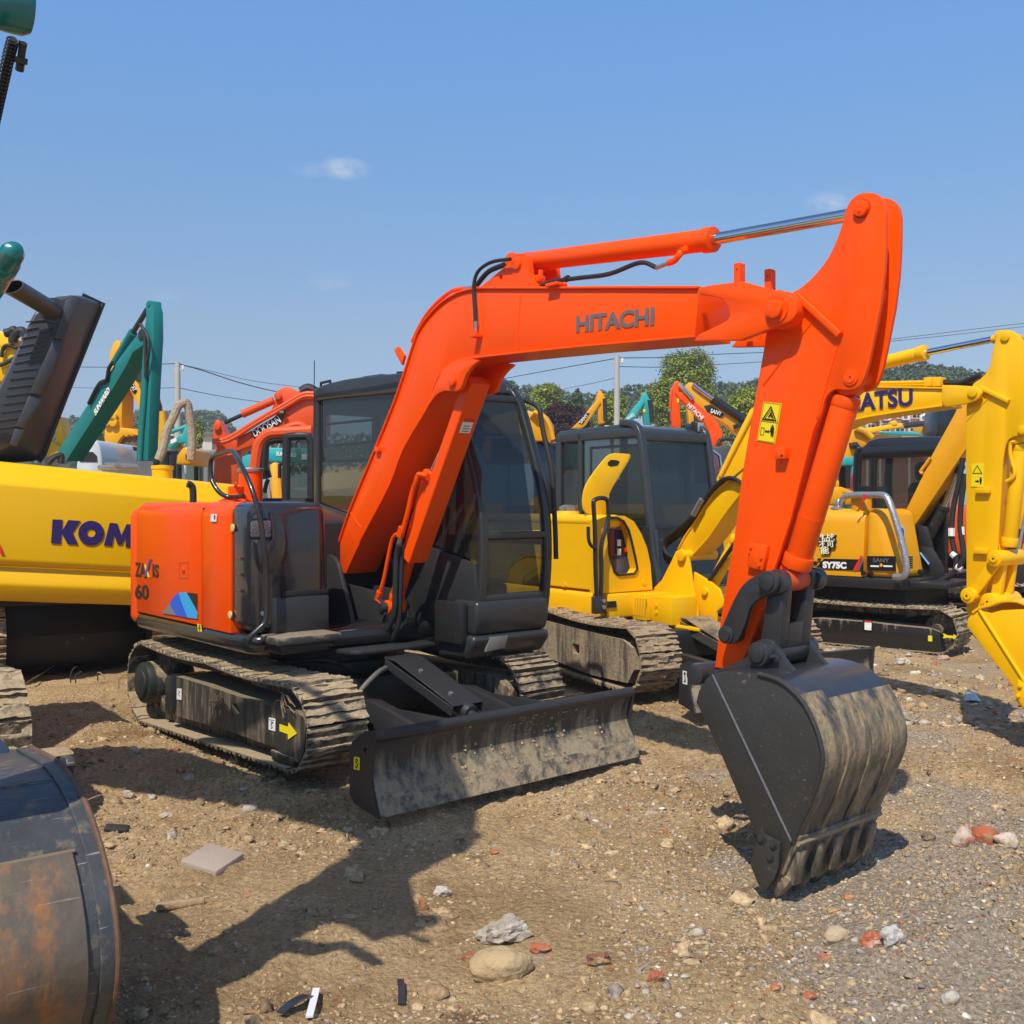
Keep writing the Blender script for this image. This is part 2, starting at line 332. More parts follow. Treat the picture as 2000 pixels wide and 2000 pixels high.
def add_track(root, pars, y0, w, shm, frm, n=None, detailed=True, mud=1.0, outer=-1, chain=True, seed=1, pitch=.135, frame_poly=None, frame_holes=None):
    lp = loop_pts(*pars); xr, zr, rr, xf, zf, rf = pars[:6]; _, tot = resample(lp, 100); tot *= 100
    n = n or int(tot/pitch); pos, pi = resample(lp, n)
    ymid = y0+w/2; inner = []
    for p, d in pos: nn = Vector((d.z, 0, -d.x)); inner.append((p.x-nn.x*.0, p.z-nn.z*.0))
    ch = []
    for k, (p, d) in enumerate(pos):          # link chain inside the shoes
        nn = Vector((d.z, 0, -d.x)); c = p-nn*.045
        a = math.atan2(d.z, d.x)
        s = box(-pi*.46, pi*.46, ymid-.05, ymid+.05, -.04, .035, 0)
        ch.append(([(c.x+x*math.cos(a)-z*math.sin(a), y, c.z+x*math.sin(a)+z*math.cos(a)) for x, y, z in s[0]], s[1]))
    tr = obj('crawler_track', join(*ch), TRACKB, root)
    if detailed:
        ms = [mesh('track_shoe', shoe_shape(pi, w, mud, seed*10+k), shm) for k in range(5)]
        for k, (p, d) in enumerate(pos):
            o = bpy.data.objects.new('track_shoe', ms[(k*7+k//3) % 5]); COL.objects.link(o); o.parent = tr
            a = math.atan2(d.z, d.x)          # local +z must point outward = (d.z, -d.x)
            o.matrix_basis = Matrix.Translation((p.x, y0 if True else 0, p.z)) @ Matrix.Rotation(-a, 4, 'Y') @ Matrix.Diagonal((1, 1, -1, 1))
    else:
        sh = []
        for k, (p, d) in enumerate(pos):
            s = shoe_shape(pi, w, mud, seed*10+k % 4, ny=4); a = math.atan2(d.z, d.x)
            sh.append(([(p.x+x*math.cos(a)+z*math.sin(a), y0+y, p.z+x*math.sin(a)-z*math.cos(a)) for x, y, z in s[0]], s[1]))
        so_ = obj('track_shoe_band', join(*sh), shm, root); so_['kind'] = 'stuff'
    # wheels and frame
    obj('drive_sprocket', join(cyl((xr, ymid-.035, zr), (xr, ymid+.035, zr), rr-.07, 22), cyl((xr, y0+w*.12, zr), (xr, y0+w*.9, zr), rr*.55, 24, .015)), TRACKB, root)
    obj('idler_wheel', join(cyl((xf, ymid-.06, zf), (xf, ymid+.06, zf), rf-.07, 26, .01), cyl((xf, y0+.06, zf), (xf, y0+w-.06, zf), rf*.3, 16)), TRACKB, root)
    nr = max(3, int((xf-xr)/.33))
    for k in range(nr):
        t = (k+.7)/(nr+.4); x = xr+(xf-xr)*t; z = (zr-rr)*(1-t)+(zf-rf)*t+.145
        obj('track_roller', join(cyl((x, ymid-.13, z), (x, ymid+.13, z), .062, 16), cyl((x, ymid-.09, z), (x, ymid-.05, z), .082, 16), cyl((x, ymid+.05, z), (x, ymid+.09, z), .082, 16)), TRACKB, root)
    ya, yb = (y0+.035, y0+w-.04)
    fp = frame_poly or [(xr+.28, zr+.10), (xr+.30, zr+.14), (xf-.1, zf+.10), (xf+.02, zf+.07), (xf+.03, zf-.07), (xf-.04, zf-.13), (xf-.2, zf-.13), (xr+.3, zr-.14), (xr+.27, zr-.08)]
    obj('track_frame', prism(fp, ya, yb, .012, frame_holes), frm, root)
    return tr

# ------------------------------------------------------------------ the orange excavator in front
HF = Fr(-1.08, 7.25, -49.5)
hero = thing('excavator', HF, 'bright orange and charcoal excavator in the centre with a black blade and muddy black bucket', 'excavator')
def P3(pts, y): return [(a, y, b) for a, b in pts]
BN, BF_ = 0.0, 0.29            # near and far sides of the boom
top = smooth(rx(HF, BN, [(653,1083),(682,996),(736,866),(775,768),(804,678),(817,644),(838,614),(866,587),(899,569),(933,562)]), 3)+rx(HF, BN, [(1055,562),(1200,561),(1362,561)])
bot = rx(HF, BN, [(1354,657),(1135,676),(1009,689),(930,698)])+smooth(rx(HF, BN, [(899,703),(880,711),(862,727),(847,755),(835,794),(788,874),(760,947),(721,1022),(692,1076)]), 3)
foot = rx(HF, BN, [(672,1121),(655,1112)])
obj('boom', prism(top+bot+foot, BN+.012, BF_-.012, .004, ang=50), ORANGE, hero)
obj('boom_flange', strip(top, .014, BN-.004, BF_+.004), ORANGE, hero)
obj('boom_flange', strip([bot[0]]+bot[1:-1], .014, BN-.004, BF_+.004), ORANGE, hero)
fx, fz = HF.yp(650, 1103, BN)
obj('boom_foot_boss', join(cyl((fx, BN-.03, fz), (fx, BF_+.03, fz), .085, 28, .008), cyl((fx, BN-.10, fz), (fx, BF_+.1, fz), .04, 20)), ORANGE, hero)
# weld seam lines
for a, b in (((1017,577),(1008,690)),):
    p0, p1 = HF.yp(*a, BN+.012), HF.yp(*b, BN+.012); obj('weld_seam', tube([(p0[0], BN+.011, p0[1]), (p1[0], BN+.011, p1[1])], .004, 6), ORANGE, hero)
p0, p1 = HF.yp(684,1000,BN+.012), HF.yp(704,1030,BN+.012); obj('weld_seam', tube([(p0[0], BN+.011, p0[1]), (p1[0], BN+.011, p1[1])], .005, 6), ORANGE, hero)
# boom tip fork
tip = q('T',(245,820),(330,800),(575,770),(915,865),(955,895),(985,950),(985,1010),(965,1050),(930,1075),(560,1215),(210,1222),(250,1170),(420,1090),(470,1060))
tip2 = q('T',(485,1020),(470,960),(430,905),(330,880),(255,870))
tf = smooth(rx(HF, -.02, tip[:3]), 1)+rx(HF, -.02, tip[3:])+rx(HF, -.02, tip2)
for y in (-.02, .27): obj('boom_tip_plate', prism(tf, y, y+.04, .005, ang=40), ORANGE, hero)
tx, tz = HF.yp(1517, 604, -.02)
obj('pivot_pin', join(cyl((tx, -.05, tz), (tx, .34, tz), .042, 28, .004), cyl((tx, -.028, tz), (tx, .318, tz), .062, 28)), ORANGE, hero)
for dx in (0, .16):            # small upright lamp brackets on the boom tip
    px = 1439 if dx == 0 else 1499; x0, z0 = HF.yp(px, 549 if dx == 0 else 562, .02 if dx == 0 else .25)
    y = .02 if dx == 0 else .25
    obj('lamp_bracket', prism(rrect(x0-.018, x0+.018, z0-.02, z0+.085 if dx == 0 else z0+.09, .006), y, y+.04, .003, [circ(x0, z0+.055, .005, 8)]), ORANGE, hero)
# arm cylinder bracket on top of the boom
br = smooth(rx(HF, .02, q('S',(290,472),(400,385),(500,300),(535,245),(580,228),(625,243),(640,300),(650,370),(680,430),(722,468))), 3)
for y in (.02, .235):
    obj('cylinder_bracket', prism(br, y, y+.035, .005, [circ(*HF.yp(978, 541, .02), .017, 14)]), ORANGE, hero)
bx, bz = HF.yp(1011, 515, .02); obj('pivot_pin', join(cyl((bx, .005, bz), (bx, .285, bz), .036, 24, .004)), ORANGE, hero)
# cylinders -----------------------------------------------------------------
YC = .145
def cylinder(root, p0, p1, p2, r, rr, mb, mr, y=YC, clev=.055, w=.07):
    """ barrel from p0 to p1, rod from p1 to p2, all (x, z) in plane y """
    P0, P1, P2 = [Vector((p[0], y, p[1])) for p in (p0, p1, p2)]; d = (P1-P0).normalized()
    b = obj('cylinder_barrel', join(cyl(P0+d*.05, P1, r, 32, .006), cyl(P1-d*.05, P1+d*.012, r*1.13, 32, .005), cyl(P0+d*.06, P0+d*.1, r*1.04, 32, .003), cyl(P0-Vector((0, w, 0)), P0+Vector((0, w, 0)), clev, 24, .006)), mb, root)
    o = obj('cylinder_rod', cyl(P1-d*.02, P2-d*.04, rr, 28), mr, root)
    obj('rod_eye', join(cyl(P2-Vector((0, w, 0)), P2+Vector((0, w, 0)), clev*.85, 24, .005), cyl(P2-d*.08, P2-d*.02, rr*1.25, 20)), mb, root)
    return b
ap = HF.yp(1681, 407, .065)
cylinder(hero, HF.yp(1013, 514, YC), HF.yp(1391, 468, YC), (ap[0], ap[1]), .056, .029, ORANGE, CHROME)
x0, z0 = HF.yp(1335, 497, YC-.06); x1, z1 = HF.yp(1315, 503, YC-.09)
obj('hose_fitting', join(tube([(x0, YC-.03, z0+.04), (x0, YC-.085, z0+.0), (x0-.03, YC-.09, z0-.028), (x0-.075, YC-.09, z0-.034)], .017, 10, 3), cyl((x0, YC-.09, z0+.01), (x0, YC-.05, z0+.02), .022, 6)), ORANGE, hero)
obj('hose_coupling', cyl((x0-.07, YC-.09, z0-.034), (x0-.155, YC-.09, z0-.045), .012, 8), STEEL, hero)
hz = [(x0-.15, YC-.09, z0-.044)]+[(*HF.yp(a, b, YC-.09),) for a, b in ((1250,513),(1190,535),(1130,543),(1085,549),(1056,558))]
hz = [hz[0]]+[(a[0], YC-.09, a[1]) for a in hz[1:]]
obj('hydraulic_hose', tube(hz, .0125, 10, 5), RUBBER, hero)
obj('hose_clamp', join(*[cyl((HF.yp(a, b, YC-.09)[0]-.012, YC-.09, HF.yp(a, b, YC-.09)[1]), (HF.yp(a, b, YC-.09)[0]+.016, YC-.09, HF.yp(a, b, YC-.09)[1]+.003), .018, 10) for a, b in ((1107, 545),)]), RUBBER, hero)
x, z = HF.yp(1049, 545, .06); obj('hose_fitting', join(box(x-.03, x+.03, .04, .1, z-.02, z+.02, .006), cyl((x+.02, .07, z), (x+.02, .07, z+.05), .014, 8)), ORANGE, hero)
x, z = HF.yp(1085, 558, 0); obj('hose_bracket', box(x-.05, x+.045, -.035, .05, z-.004, z+.014, .003), ORANGE, hero)
# hoses over the boom bend
for dy, pts in ((-.0, [(997,506),(960,512),(934,530),(925,560),(927,600),(929,642)]), (.06, [(985,517),(955,530),(935,552),(925,566)])):
    obj('hydraulic_hose', tube([(*(lambda a: (a[0], -.018+dy, a[1]))(HF.yp(p, r_, -.018+dy)),) for p, r_ in pts], .011 if dy == 0 else .016, 10, 5), RUBBER, hero)
x, z = HF.yp(929, 655, -.02); obj('hose_fitting', join(box(x-.022, x+.03, -.05, .02, z-.015, z+.008, .003), cyl((x, -.02, z+.0), (x, -.02, z+.03), .012, 8)), ORANGE, hero)
obj('hose_coupling', cyl((x, -.02, z+.03), (x, -.02, z+.085), .010, 8), STEEL, hero)
pip = [(*(lambda a: (a[0], .06, a[1]))(HF.yp(p, r_, .06)),) for p, r_ in ((907,563),(884,568),(860,585),(835,612),(818,640),(805,668))]
obj('steel_pipe', tube(pip, .013, 10, 4), ORANGE, hero)
obj('hose_coupling', cyl((*(lambda a: (a[0], .06, a[1]))(HF.yp(925, 561, .06)),), (*(lambda a: (a[0], .06, a[1]))(HF.yp(906, 564, .06)),), .012, 8), STEEL, hero)
x, z = HF.yp(786, 700, .1); obj('lifting_tab', prism([(x-.075, z+.06), (x-.03, z+.085), (x+.05, z+.01), (x+.02, z-.05)], .08, .1, .002), ORANGE, hero)
# small bolted lugs on the side of the boom and arm
def lug(root, fr, px, py, y, w, h, d, m, holes=2):
    x, z = fr.yp(px, py, y); s = join(box(x-w/2, x+w/2, y-d, y-.0005, z-h/2, z+h/2, .003))
    return obj('bolted_lug', s, m, root)
lug(hero, HF, 742, 878, BN+.012, .05, .035, .03, ORANGE)
# boom cylinder bracket, pin, shield, cylinder
bb = smooth(rx(HF, BN-.006, q('C',(380,402),(470,392),(520,405),(480,440),(425,510),(400,580),(375,625),(330,637),(270,632),(205,660),(135,752))), 2)+rx(HF, BN-.006, [(850,752),(865,722),(884,706)])
for y in (BN-.008, BF_-.022): obj('cylinder_bracket', prism(bb, y, y+.03, .004, ang=40), ORANGE, hero)
bp = HF.yp(888, 744, BN); obj('pivot_pin', cyl((bp[0], BN-.03, bp[1]), (bp[0], BF_+.03, bp[1]), .034, 24, .004), ORANGE, hero)
cf = HF.yp(770, 1185, YC)
ct = HF.yp(838, 925, YC-.02)
cylinder(hero, cf, ct, bp, .052, .026, ORANGE, CHROME, clev=.05)
d = Vector((bp[0]-cf[0], bp[1]-cf[1])).normalized(); nn = Vector((d.y, -d.x))
A_ = Vector(bp)+d*.03+nn*.075; B_ = Vector(cf)+d*.42+nn*.075
shv = []
sh = strip([tuple(A_-nn*.0), tuple(B_-nn*.0)], .012, YC-.075, YC+.075)
obj('rod_shield', join(sh, strip([tuple(A_-nn*.04), tuple(B_-nn*.04)], .08, YC-.077, YC-.069)), ORANGE, hero)
w0 = A_.lerp(B_, .22)+nn*.0085; 
def on_plate(name, c, along, y, w, h, m, off=.0, root=hero):   # flat rectangle lying on a sloping plate
    a = Vector(along).normalized(); n = Vector((a.y, -a.x)); c = Vector(c)+n*off
    v = [(c.x+a.x*h/2*s, y+w/2*t, c.y+a.y*h/2*s) for s, t in ((-1, -1), (1, -1), (1, 1), (-1, 1))]; v += [(p[0]+n.x*.002, p[1], p[2]+n.y*.002) for p in v]
    return obj(name, (v, [[0, 1, 2, 3], [4, 5, 6, 7], [0, 1, 5, 4], [1, 2, 6, 5], [2, 3, 7, 6], [3, 0, 4, 7]]), m, root)
on_plate('warning_label', w0, d, YC, .085, .10, WHITE); on_plate('label_stripe', w0+d*.04, d, YC, .085, .022, REDP, .002)
for k in range(3): on_plate('label_line', w0-d*(.0+.018*k), d, YC, .05, .006, GREYP, .002)
# steel pipes and rubber hoses beside the boom cylinder
def side(pts, y): return [(*(lambda a: (a[0], y, a[1]))(HF.yp(p, r_, y)),) for p, r_ in pts]
obj('steel_pipe', tube(side([(818,930),(806,960),(797,1000),(786,1040)], .05), .018, 10, 4), ORANGE, hero)
obj('hose_fitting', join(tube(side([(836,930),(818,927),(814,940)], .05), .02, 8, 2), cyl(*side([(786,1030),(781,1048)], .05), .03, 6)), ORANGE, hero)
obj('steel_pipe', tube(side([(781,1040),(768,1050),(760,1080),(750,1130),(741,1160)], .06), .014, 10, 4), ORANGE, hero)
obj('hose_fitting', join(cyl(*side([(742,1155),(737,1172)], .06), .024, 6), cyl(*side([(738,1170),(746,1178)], .06), .018, 8)), ORANGE, hero)
obj('hose_coupling', cyl(*side([(783,1045),(778,1070)], .05), .018, 8), STEEL, hero)
obj('hydraulic_hose', tube(side([(779,1064),(774,1090),(772,1150),(768,1205),(745,1240),(712,1228),(694,1215)], .02), .020, 10, 5), RUBBER, hero)
obj('hydraulic_hose', tube(side([(786,1064),(784,1100),(781,1170),(775,1230),(750,1258),(715,1248),(698,1238)], .06), .020, 10, 5), RUBBER, hero)
# ------------------------------------------------------------------ arm
AN, AF = .075, .215
armo = rx(HF, AN, q('T',(1345,300),(1358,230),(1395,160),(1440,120),(1490,103),(1560,102),(1610,125),(1650,180),(1665,260)))
armo = smooth(armo, 2)
armr = rx(HF, AN, [(1730,479),(1727,531),(1719,596),(1704,673),(1696,712),(1688,738)])+smooth(rx(HF, AN, [(1681,751),(1668,760),(1650,762),(1634,760),(1621,766),(1611,780),(1604,806)]), 2)
arml = rx(HF, AN, [(1593,830),(1588,841),(1544,1014),(1516,1100),(1502,1140),(1478,1215),(1462,1265)])
armb = rx(HF, AN, [(1450,1290),(1420,1306),(1396,1304),(1406,1221),(1420,1130),(1434,1050),(1448,934),(1474,781),(1490,691),(1498,640)])
armp = smooth(rx(HF, AN, [(1505,600),(1530,578),(1557,566),(1587,541),(1616,505),(1634,468),(1644,440)]), 3)
plate = armo+armr+arml+armb+armp
obj('arm_side_plate', prism(plate, AN, AN+.022, .004, ang=50), ORANGE, hero)
obj('arm_side_plate', prism(plate, AF-.022, AF, .004, ang=50), ORANGE, hero)
# inner web of the arm: front face set back from the plates
inn = rx(HF, AN, [(1630,560),(1706,560),(1690,640),(1672,700),(1640,742),(1610,762),(1594,800),(1580,838),(1536,1012),(1508,1098),(1494,1140),(1455,1262),(1425,1294),(1404,1290),(1414,1221),(1428,1130),(1442,1050),(1456,934),(1480,781),(1496,691),(1512,600),(1560,572)])
obj('arm', prism(inn, AN+.02, AF-.02, .003, ang=50), ORANGE, hero)
obj('arm_back_plate', strip(rx(HF, AN, [(1704,440),(1702,500),(1694,560),(1678,630)]), .012, AN+.02, AF-.02), ORANGE, hero)
obj('pivot_pin', join(cyl((ap[0], AN-.02, ap[1]), (ap[0], AF+.02, ap[1]), .034, 28, .004)), ORANGE, hero)
obj('lock_bolt', cyl((ap[0]-.0, AN-.022, ap[1]-.016), (ap[0]+.0, AN-.022, ap[1]-.01), .004, 8), ORANGE, hero)
obj('arm_boss', join(cyl((tx, .02, tz), (tx, .27, tz), .085, 30, .006)), ORANGE, hero)
r1, r2 = HF.yp(1561, 578, AN), HF.yp(1644, 655, AN)
obj('reinforcing_rib', bar([(r1[0], AN-.016, r1[1]), (r2[0], AN-.016, r2[1])], .026, .03), ORANGE, hero)
s1, s2 = HF.yp(1591, 622, AN), HF.yp(1491, 752, AN); obj('weld_seam', tube([(s1[0], AN, s1[1]), (s2[0], AN, s2[1])], .005, 6), ORANGE, hero)
s1, s2 = HF.yp(1637, 668, AN), HF.yp(1596, 815, AN); obj('weld_seam', tube([(s1[0], AN, s1[1]), (s2[0], AN, s2[1])], .007, 6), ORANGE, hero)
kp = HF.yp(1663, 737, AN); obj('pivot_pin', join(cyl((kp[0], AN-.008, kp[1]), (kp[0], AF+.008, kp[1]), .034, 24), cyl((kp[0], AN-.012, kp[1]), (kp[0], AN, kp[1]), .024, 20)), ORANGE, hero)
obj('grease_hole', cyl((kp[0], AN-.0135, kp[1]), (kp[0], AN-.011, kp[1]), .004, 8), BLACKP, hero)
lug(hero, HF, 1532, 886, AN, .055, .05, .04, ORANGE); lg = HF.yp(1527, 890, AN-.04); obj('grease_hole', cyl((lg[0], AN-.042, lg[1]), (lg[0], AN-.04, lg[1]), .006, 8), BLACKP, hero)
x, z = HF.yp(1484, 1084, AN); obj('bolted_lug', prism([(x-.055, z-.055), (x-.035, z+.06), (x+.06, z+.045), (x+.035, z-.07)], AN-.028, AN-.0005, .004), ORANGE, hero)
for dx, dz in ((-.028, .035), (-.04, .01), (.03, -.01), (.018, -.045)): obj('bolt', cyl((x+dx, AN-.036, z+dz), (x+dx, AN-.027, z+dz), .0075, 6), ORANGE, hero)
# warning sticker on the arm
st = [HF.yp(a, b, AN) for a, b in q('D',(1128,713),(1265,728),(1212,1030),(1078,1008))]
obj('warning_label', prism(st, AN-.003, AN-.0005, 0), YELP, hero)
def decal(name, px, m, y, d=.0015, fr=HF, root=hero): return obj(name, prism([fr.yp(a, b, y) for a, b in px], y-d-.004, y-.004, 0), m, root)
def outline(name, px, m, y, w, fr=HF, root=hero, lay=.004, closed=True):
    P = [fr.yp(a, b, y) for a, b in px]; n = len(P); ss = []
    for i in range(n if closed else n-1):
        a, b = Vector(P[i]), Vector(P[(i+1) % n]); dd = (b-a).normalized(); nn = Vector((-dd.y, dd.x))*w/2; a2, b2 = a-dd*w/2, b+dd*w/2
        ss.append(prism([tuple(a2+nn), tuple(a2-nn), tuple(b2-nn), tuple(b2+nn)], y-lay-.001, y-lay, 0))
    return obj(name, join(*ss), m, root)
outline('warning_symbol', q('D',(1186,752),(1222,858),(1123,846)), BLACKP, AN, .005)
outline('warning_symbol', q('D',(1186,775),(1207,848),(1140,840)), BLACKP, AN, .0022)
outline('label_line', q('D',(1112,858),(1240,874)), BLACKP, AN, .0015, closed=False)
outline('label_line', q('D',(1134,718),(1258,733),(1207,1022),(1086,1003)), BLACKP, AN, .001)
obj('warning_symbol', join(*[prism([HF.yp(a, b, AN) for a, b in q('D', *pp)], AN-.0065, AN-.004, 0) for pp in (
    [(1182,795),(1192,795),(1190,812),(1202,832),(1196,836),(1184,820),(1170,832),(1164,828),(1178,808)],
    [(1187,905),(1210,907),(1208,940),(1203,978),(1196,978),(1197,945),(1190,975),(1184,974),(1186,938),(1178,942)], [(1192,890),(1205,892),(1205,903),(1192,902)],
    [(1140,934),(1152,926),(1151,933),(1164,934),(1165,928),(1176,938),(1163,948),(1164,941),(1150,940),(1149,946)])]), BLACKP, hero)
outline('warning_symbol', q('D',(1114,908),(1136,911),(1128,965),(1105,962)), BLACKP, AN, .002)
# bucket cylinder
c0, c1 = HF.yp(1662, 752, YC), HF.yp(1556, 1104, YC)
cyl_dir = (Vector(c1)-Vector(c0)).normalized(); lp_ = HF.yp(1530, 1138, YC)
cylinder(hero, c0, c1, lp_, .060, .03, ORANGE, CHROME, clev=.05, w=.045)
mid = Vector(c0).lerp(Vector(c1), .72); obj('cylinder_collar', cyl((mid.x, YC, mid.y), (mid.x+cyl_dir.x*.008, YC, mid.y+cyl_dir.y*.008), .0615, 32), ORANGE, hero)
# ------------------------------------------------------------------ linkage
LN, LF = -.01, .30
lk = smooth(rx(HF, LN, q('I',(213,740),(222,690),(330,450),(395,350),(480,290),(600,258),(690,290),(722,360),(700,410),(610,432),(500,470),(440,540),(410,640),(360,760),(310,803),(240,790))), 3, True)
for y in (LN, LF-.03): obj('side_link', prism(lk, y, y+.03, .005, ang=40), CHAR, hero)
pj = HF.yp(*q('I', (608, 335))[0], LN); pk = HF.yp(*q('I', (267, 733))[0], LN)
obj('link_pin', join(cyl((pj[0], LN-.035, pj[1]), (pj[0], LN, pj[1]), .052, 28, .006), cyl((pj[0], LN-.045, pj[1]), (pj[0], LN-.03, pj[1]), .036, 24, .003), cyl((pj[0], LN, pj[1]), (pj[0], LF+.045, pj[1]), .036, 24), cyl((pj[0], LF, pj[1]), (pj[0], LF+.06, pj[1]), .052, 28, .006)), CHAR, hero)
obj('link_collar', cyl((pj[0], .06, pj[1]), (pj[0], .23, pj[1]), .05, 28, .004), ORANGE_DUSTY, hero)
obj('link_collar', join(cyl((pj[0], LN+.03, pj[1]), (pj[0], .065, pj[1]), .056, 28, .003), cyl((pj[0], .225, pj[1]), (pj[0], LF-.03, pj[1]), .056, 28, .003)), CHAR, hero)
obj('link_pin', join(cyl((pk[0], LN-.012, pk[1]), (pk[0], LF+.012, pk[1]), .042, 24, .004), cyl((pk[0], LN-.02, pk[1]), (pk[0], LN, pk[1]), .028, 20)), CHAR, hero)
bs = HF.yp(*q('I', (497, 880))[0], -.06)
hl = rx(HF, .02, q('I',(600,430),(700,400),(712,420),(690,560),(672,800),(640,880),(545,860),(575,560)))
hl = [(pj[0]-.04, pj[1]-.03), (pj[0]+.045, pj[1]-.02), (bs[0]+.06, bs[1]+.02), (bs[0]-.05, bs[1]+.02)]
obj('bucket_link', join(prism(hl, .02, .09, .008), prism(hl, .20, .27, .008), prism([(hl[0][0]*.4+hl[3][0]*.6, hl[0][1]*.4+hl[3][1]*.6), (hl[1][0]*.4+hl[2][0]*.6, hl[1][1]*.4+hl[2][1]*.6), hl[2], hl[3]], .09, .20, .006), cyl((bs[0], .02, bs[1]), (bs[0], .27, bs[1]), .062, 28, .006)), CHAR, hero)
# ------------------------------------------------------------------ bucket
KN, KF = -.20, .455
wrap = smooth(rx(HF, KN, q('J',(300,300),(350,262),(430,246),(560,246),(700,256),(850,300),(950,370),(1050,480),(1130,640),(1175,780),(1190,900),(1170,1020),(1130,1130),(1070,1280),(1010,1400),(965,1530))), 2)
mouth = rx(HF, KN, q('J',(930,1640),(860,1800),(835,1800),(720,1560),(690,1480),(560,1200),(400,820),(230,470),(250,385)))
def off(pl, dd):
    P = [Vector(p) for p in pl]; o = []
    for i, p in enumerate(P):
        a = (P[min(i+1, len(P)-1)]-P[max(i-1, 0)]).normalized(); o.append(tuple(p+Vector((-a.y, a.x))*dd))
    return o
obj('bucket_side', prism(wrap+mouth, KN, KN+.022, .003, ang=50), BUCK, hero)
obj('bucket_side', prism(wrap+mouth, KF-.022, KF, .003, ang=50), BUCK, hero)
obj('bucket_shell', strip(off(wrap, -.009), .02, KN+.004, KF-.004, 0), mat('bucket_shell_dark', (.030, .032, .038), .30, coat=.3, var=.3, dust=.30, dscale=5, dcol=(.2, .16, .11), bump=.15, bscale=30), hero)
obj('weld_bead', tube([(wrap[-1][0]+.02, y, wrap[-1][1]-.0) for y in (KN, 0, .2, KF)], .012, 8), mat('mud_bead', (.30, .23, .14), .9, var=.4, vscale=30, bump=.8), hero)
wi = wrap[10:]          # wear plates wrapped over the heel
sgn = 1
for k, (ya, yb) in enumerate(((KN-.004, KN+.16), (KN+.167, KN+.335), (KN+.342, KN+.505), (KN+.512, KF+.004))):
    obj('wear_plate', strip(off(wrap[14 if k else 13:], .005*sgn), .012, ya, yb, .003), BUCKMUD, hero)
for yy in (KN+.16, KN+.335, KN+.505): obj('weld_bead', strip(off(wrap[15:], .012), .012, yy, yy+.014, .003), BUCKMUD, hero)
obj('edge_bead', tube([(p[0], KN-.002, p[1]) for p in wrap[8:]], .011, 8), BUCK, hero)
a, b = HF.yp(*q('J', (355, 262))[0], KN), HF.yp(*q('J', (955, 1530))[0], KN)
obj('weld_bead', tube([(a[0], KN-.001, a[1]), (a[0]*.5+b[0]*.5+.004, KN-.002, a[1]*.5+b[1]*.5-.004), (b[0], KN-.001, b[1])], .0055, 8), mat('weld_metal', (.20, .20, .21), .28, metal=.5, var=.5, vscale=60), hero)
lip0, lip1 = Vector(wrap[-1]), Vector(HF.yp(*q('J', (852, 1812))[0], KN)); ld = (lip1-lip0).normalized(); ln_ = Vector((-ld.y, ld.x))
obj('cutting_lip', prism([tuple(lip0+ln_*.02-ld*.04), tuple(lip1-ld*.03+ln_*.012), tuple(lip1-ld*.03-ln_*.012), tuple(lip0-ln_*.02-ld*.04)], KN, KF, .004), BUCKMUD, hero)
lip1 = lip1-ld*.03
for k in range(5):
    yc = KN+.05+k*(KF-KN-.10)/4; w1 = .031
    t0 = lip0+ld*.03; t1 = lip1+ld*.02; t2 = lip1+ld*.135
    sd = prism([tuple(t0+ln_*.034), tuple(t1+ln_*.062), tuple(t1-ln_*.036), tuple(t0-ln_*.03)], yc-w1, yc+w1, .006)
    v = []
    for c, h, w in ((t1-ld*.02, .047, .04), (t2, .008, .026)):
        v += [(c.x+ln_.x*h, yc-w, c.y+ln_.y*h), (c.x+ln_.x*h, yc+w, c.y+ln_.y*h), (c.x-ln_.x*h, yc+w, c.y-ln_.y*h), (c.x-ln_.x*h, yc-w, c.y-ln_.y*h)]
    f = [[0, 1, 2, 3], [7, 6, 5, 4], [0, 4, 5, 1], [1, 5, 6, 2], [2, 6, 7, 3], [3, 7, 4, 0]]
    tt = obj('bucket_tooth', sd, BUCKMUD, hero); obj('tooth_tip', bevelled(v, f, .006), BUCKMUD, tt)
sc = rx(HF, KN-.02, q('J',(732,1462),(858,1530),(850,1720),(820,1800),(755,1895),(700,1850),(636,1690),(692,1510)))
obj('side_cutter', prism(sc, KN-.022, KN-.001, .004, ang=40), BUCK, hero); obj('side_cutter', prism(sc, KF+.001, KF+.022, .004, ang=40), BUCK, hero)
for a in ((728,1495),(820,1540),(795,1632)):
    x, z = HF.yp(*q('J', a)[0], KN-.02); obj('bolt', join(cyl((x, KN-.036, z), (x, KN-.022, z), .014, 6), cyl((x, KN-.028, z), (x, KN-.0215, z), .020, 16)), BUCK, hero)
ear = smooth(rx(HF, .0, q('I',(120,1030),(160,1005),(300,962),(420,900),(455,830),(500,778),(580,766),(640,822),(700,920),(770,1005),(838,1042))), 2)+rx(HF, .0, q('I',(800,1060),(500,1052),(300,1050),(140,1050)))
for y in (.0, .26): obj('bucket_ear', prism(ear, y, y+.03, .004, ang=40), CHAR, hero)
obj('bucket_pin', join(cyl((bs[0], -.06, bs[1]), (bs[0], .0, bs[1]), .055, 30, .006), cyl((bs[0], -.07, bs[1]), (bs[0], -.055, bs[1]), .038, 24, .004), cyl((bs[0], 0, bs[1]), (bs[0], .33, bs[1]), .034, 20), cyl((bs[0], .29, bs[1]), (bs[0], .35, bs[1]), .055, 28, .006)), CHAR, hero)
obj('lock_bolt', cyl((bs[0]+.05, -.03, bs[1]-.01), (bs[0]+.085, -.03, bs[1]-.005), .012, 8), CHAR, hero)
x, z = HF.yp(1383, 1300, .1); obj('bucket_hinge', cyl((x+.02, -.03, z-.03), (x+.02, .32, z-.03), .05, 24, .005), CHAR, hero)
x, z = HF.yp(1419, 1299, .08)
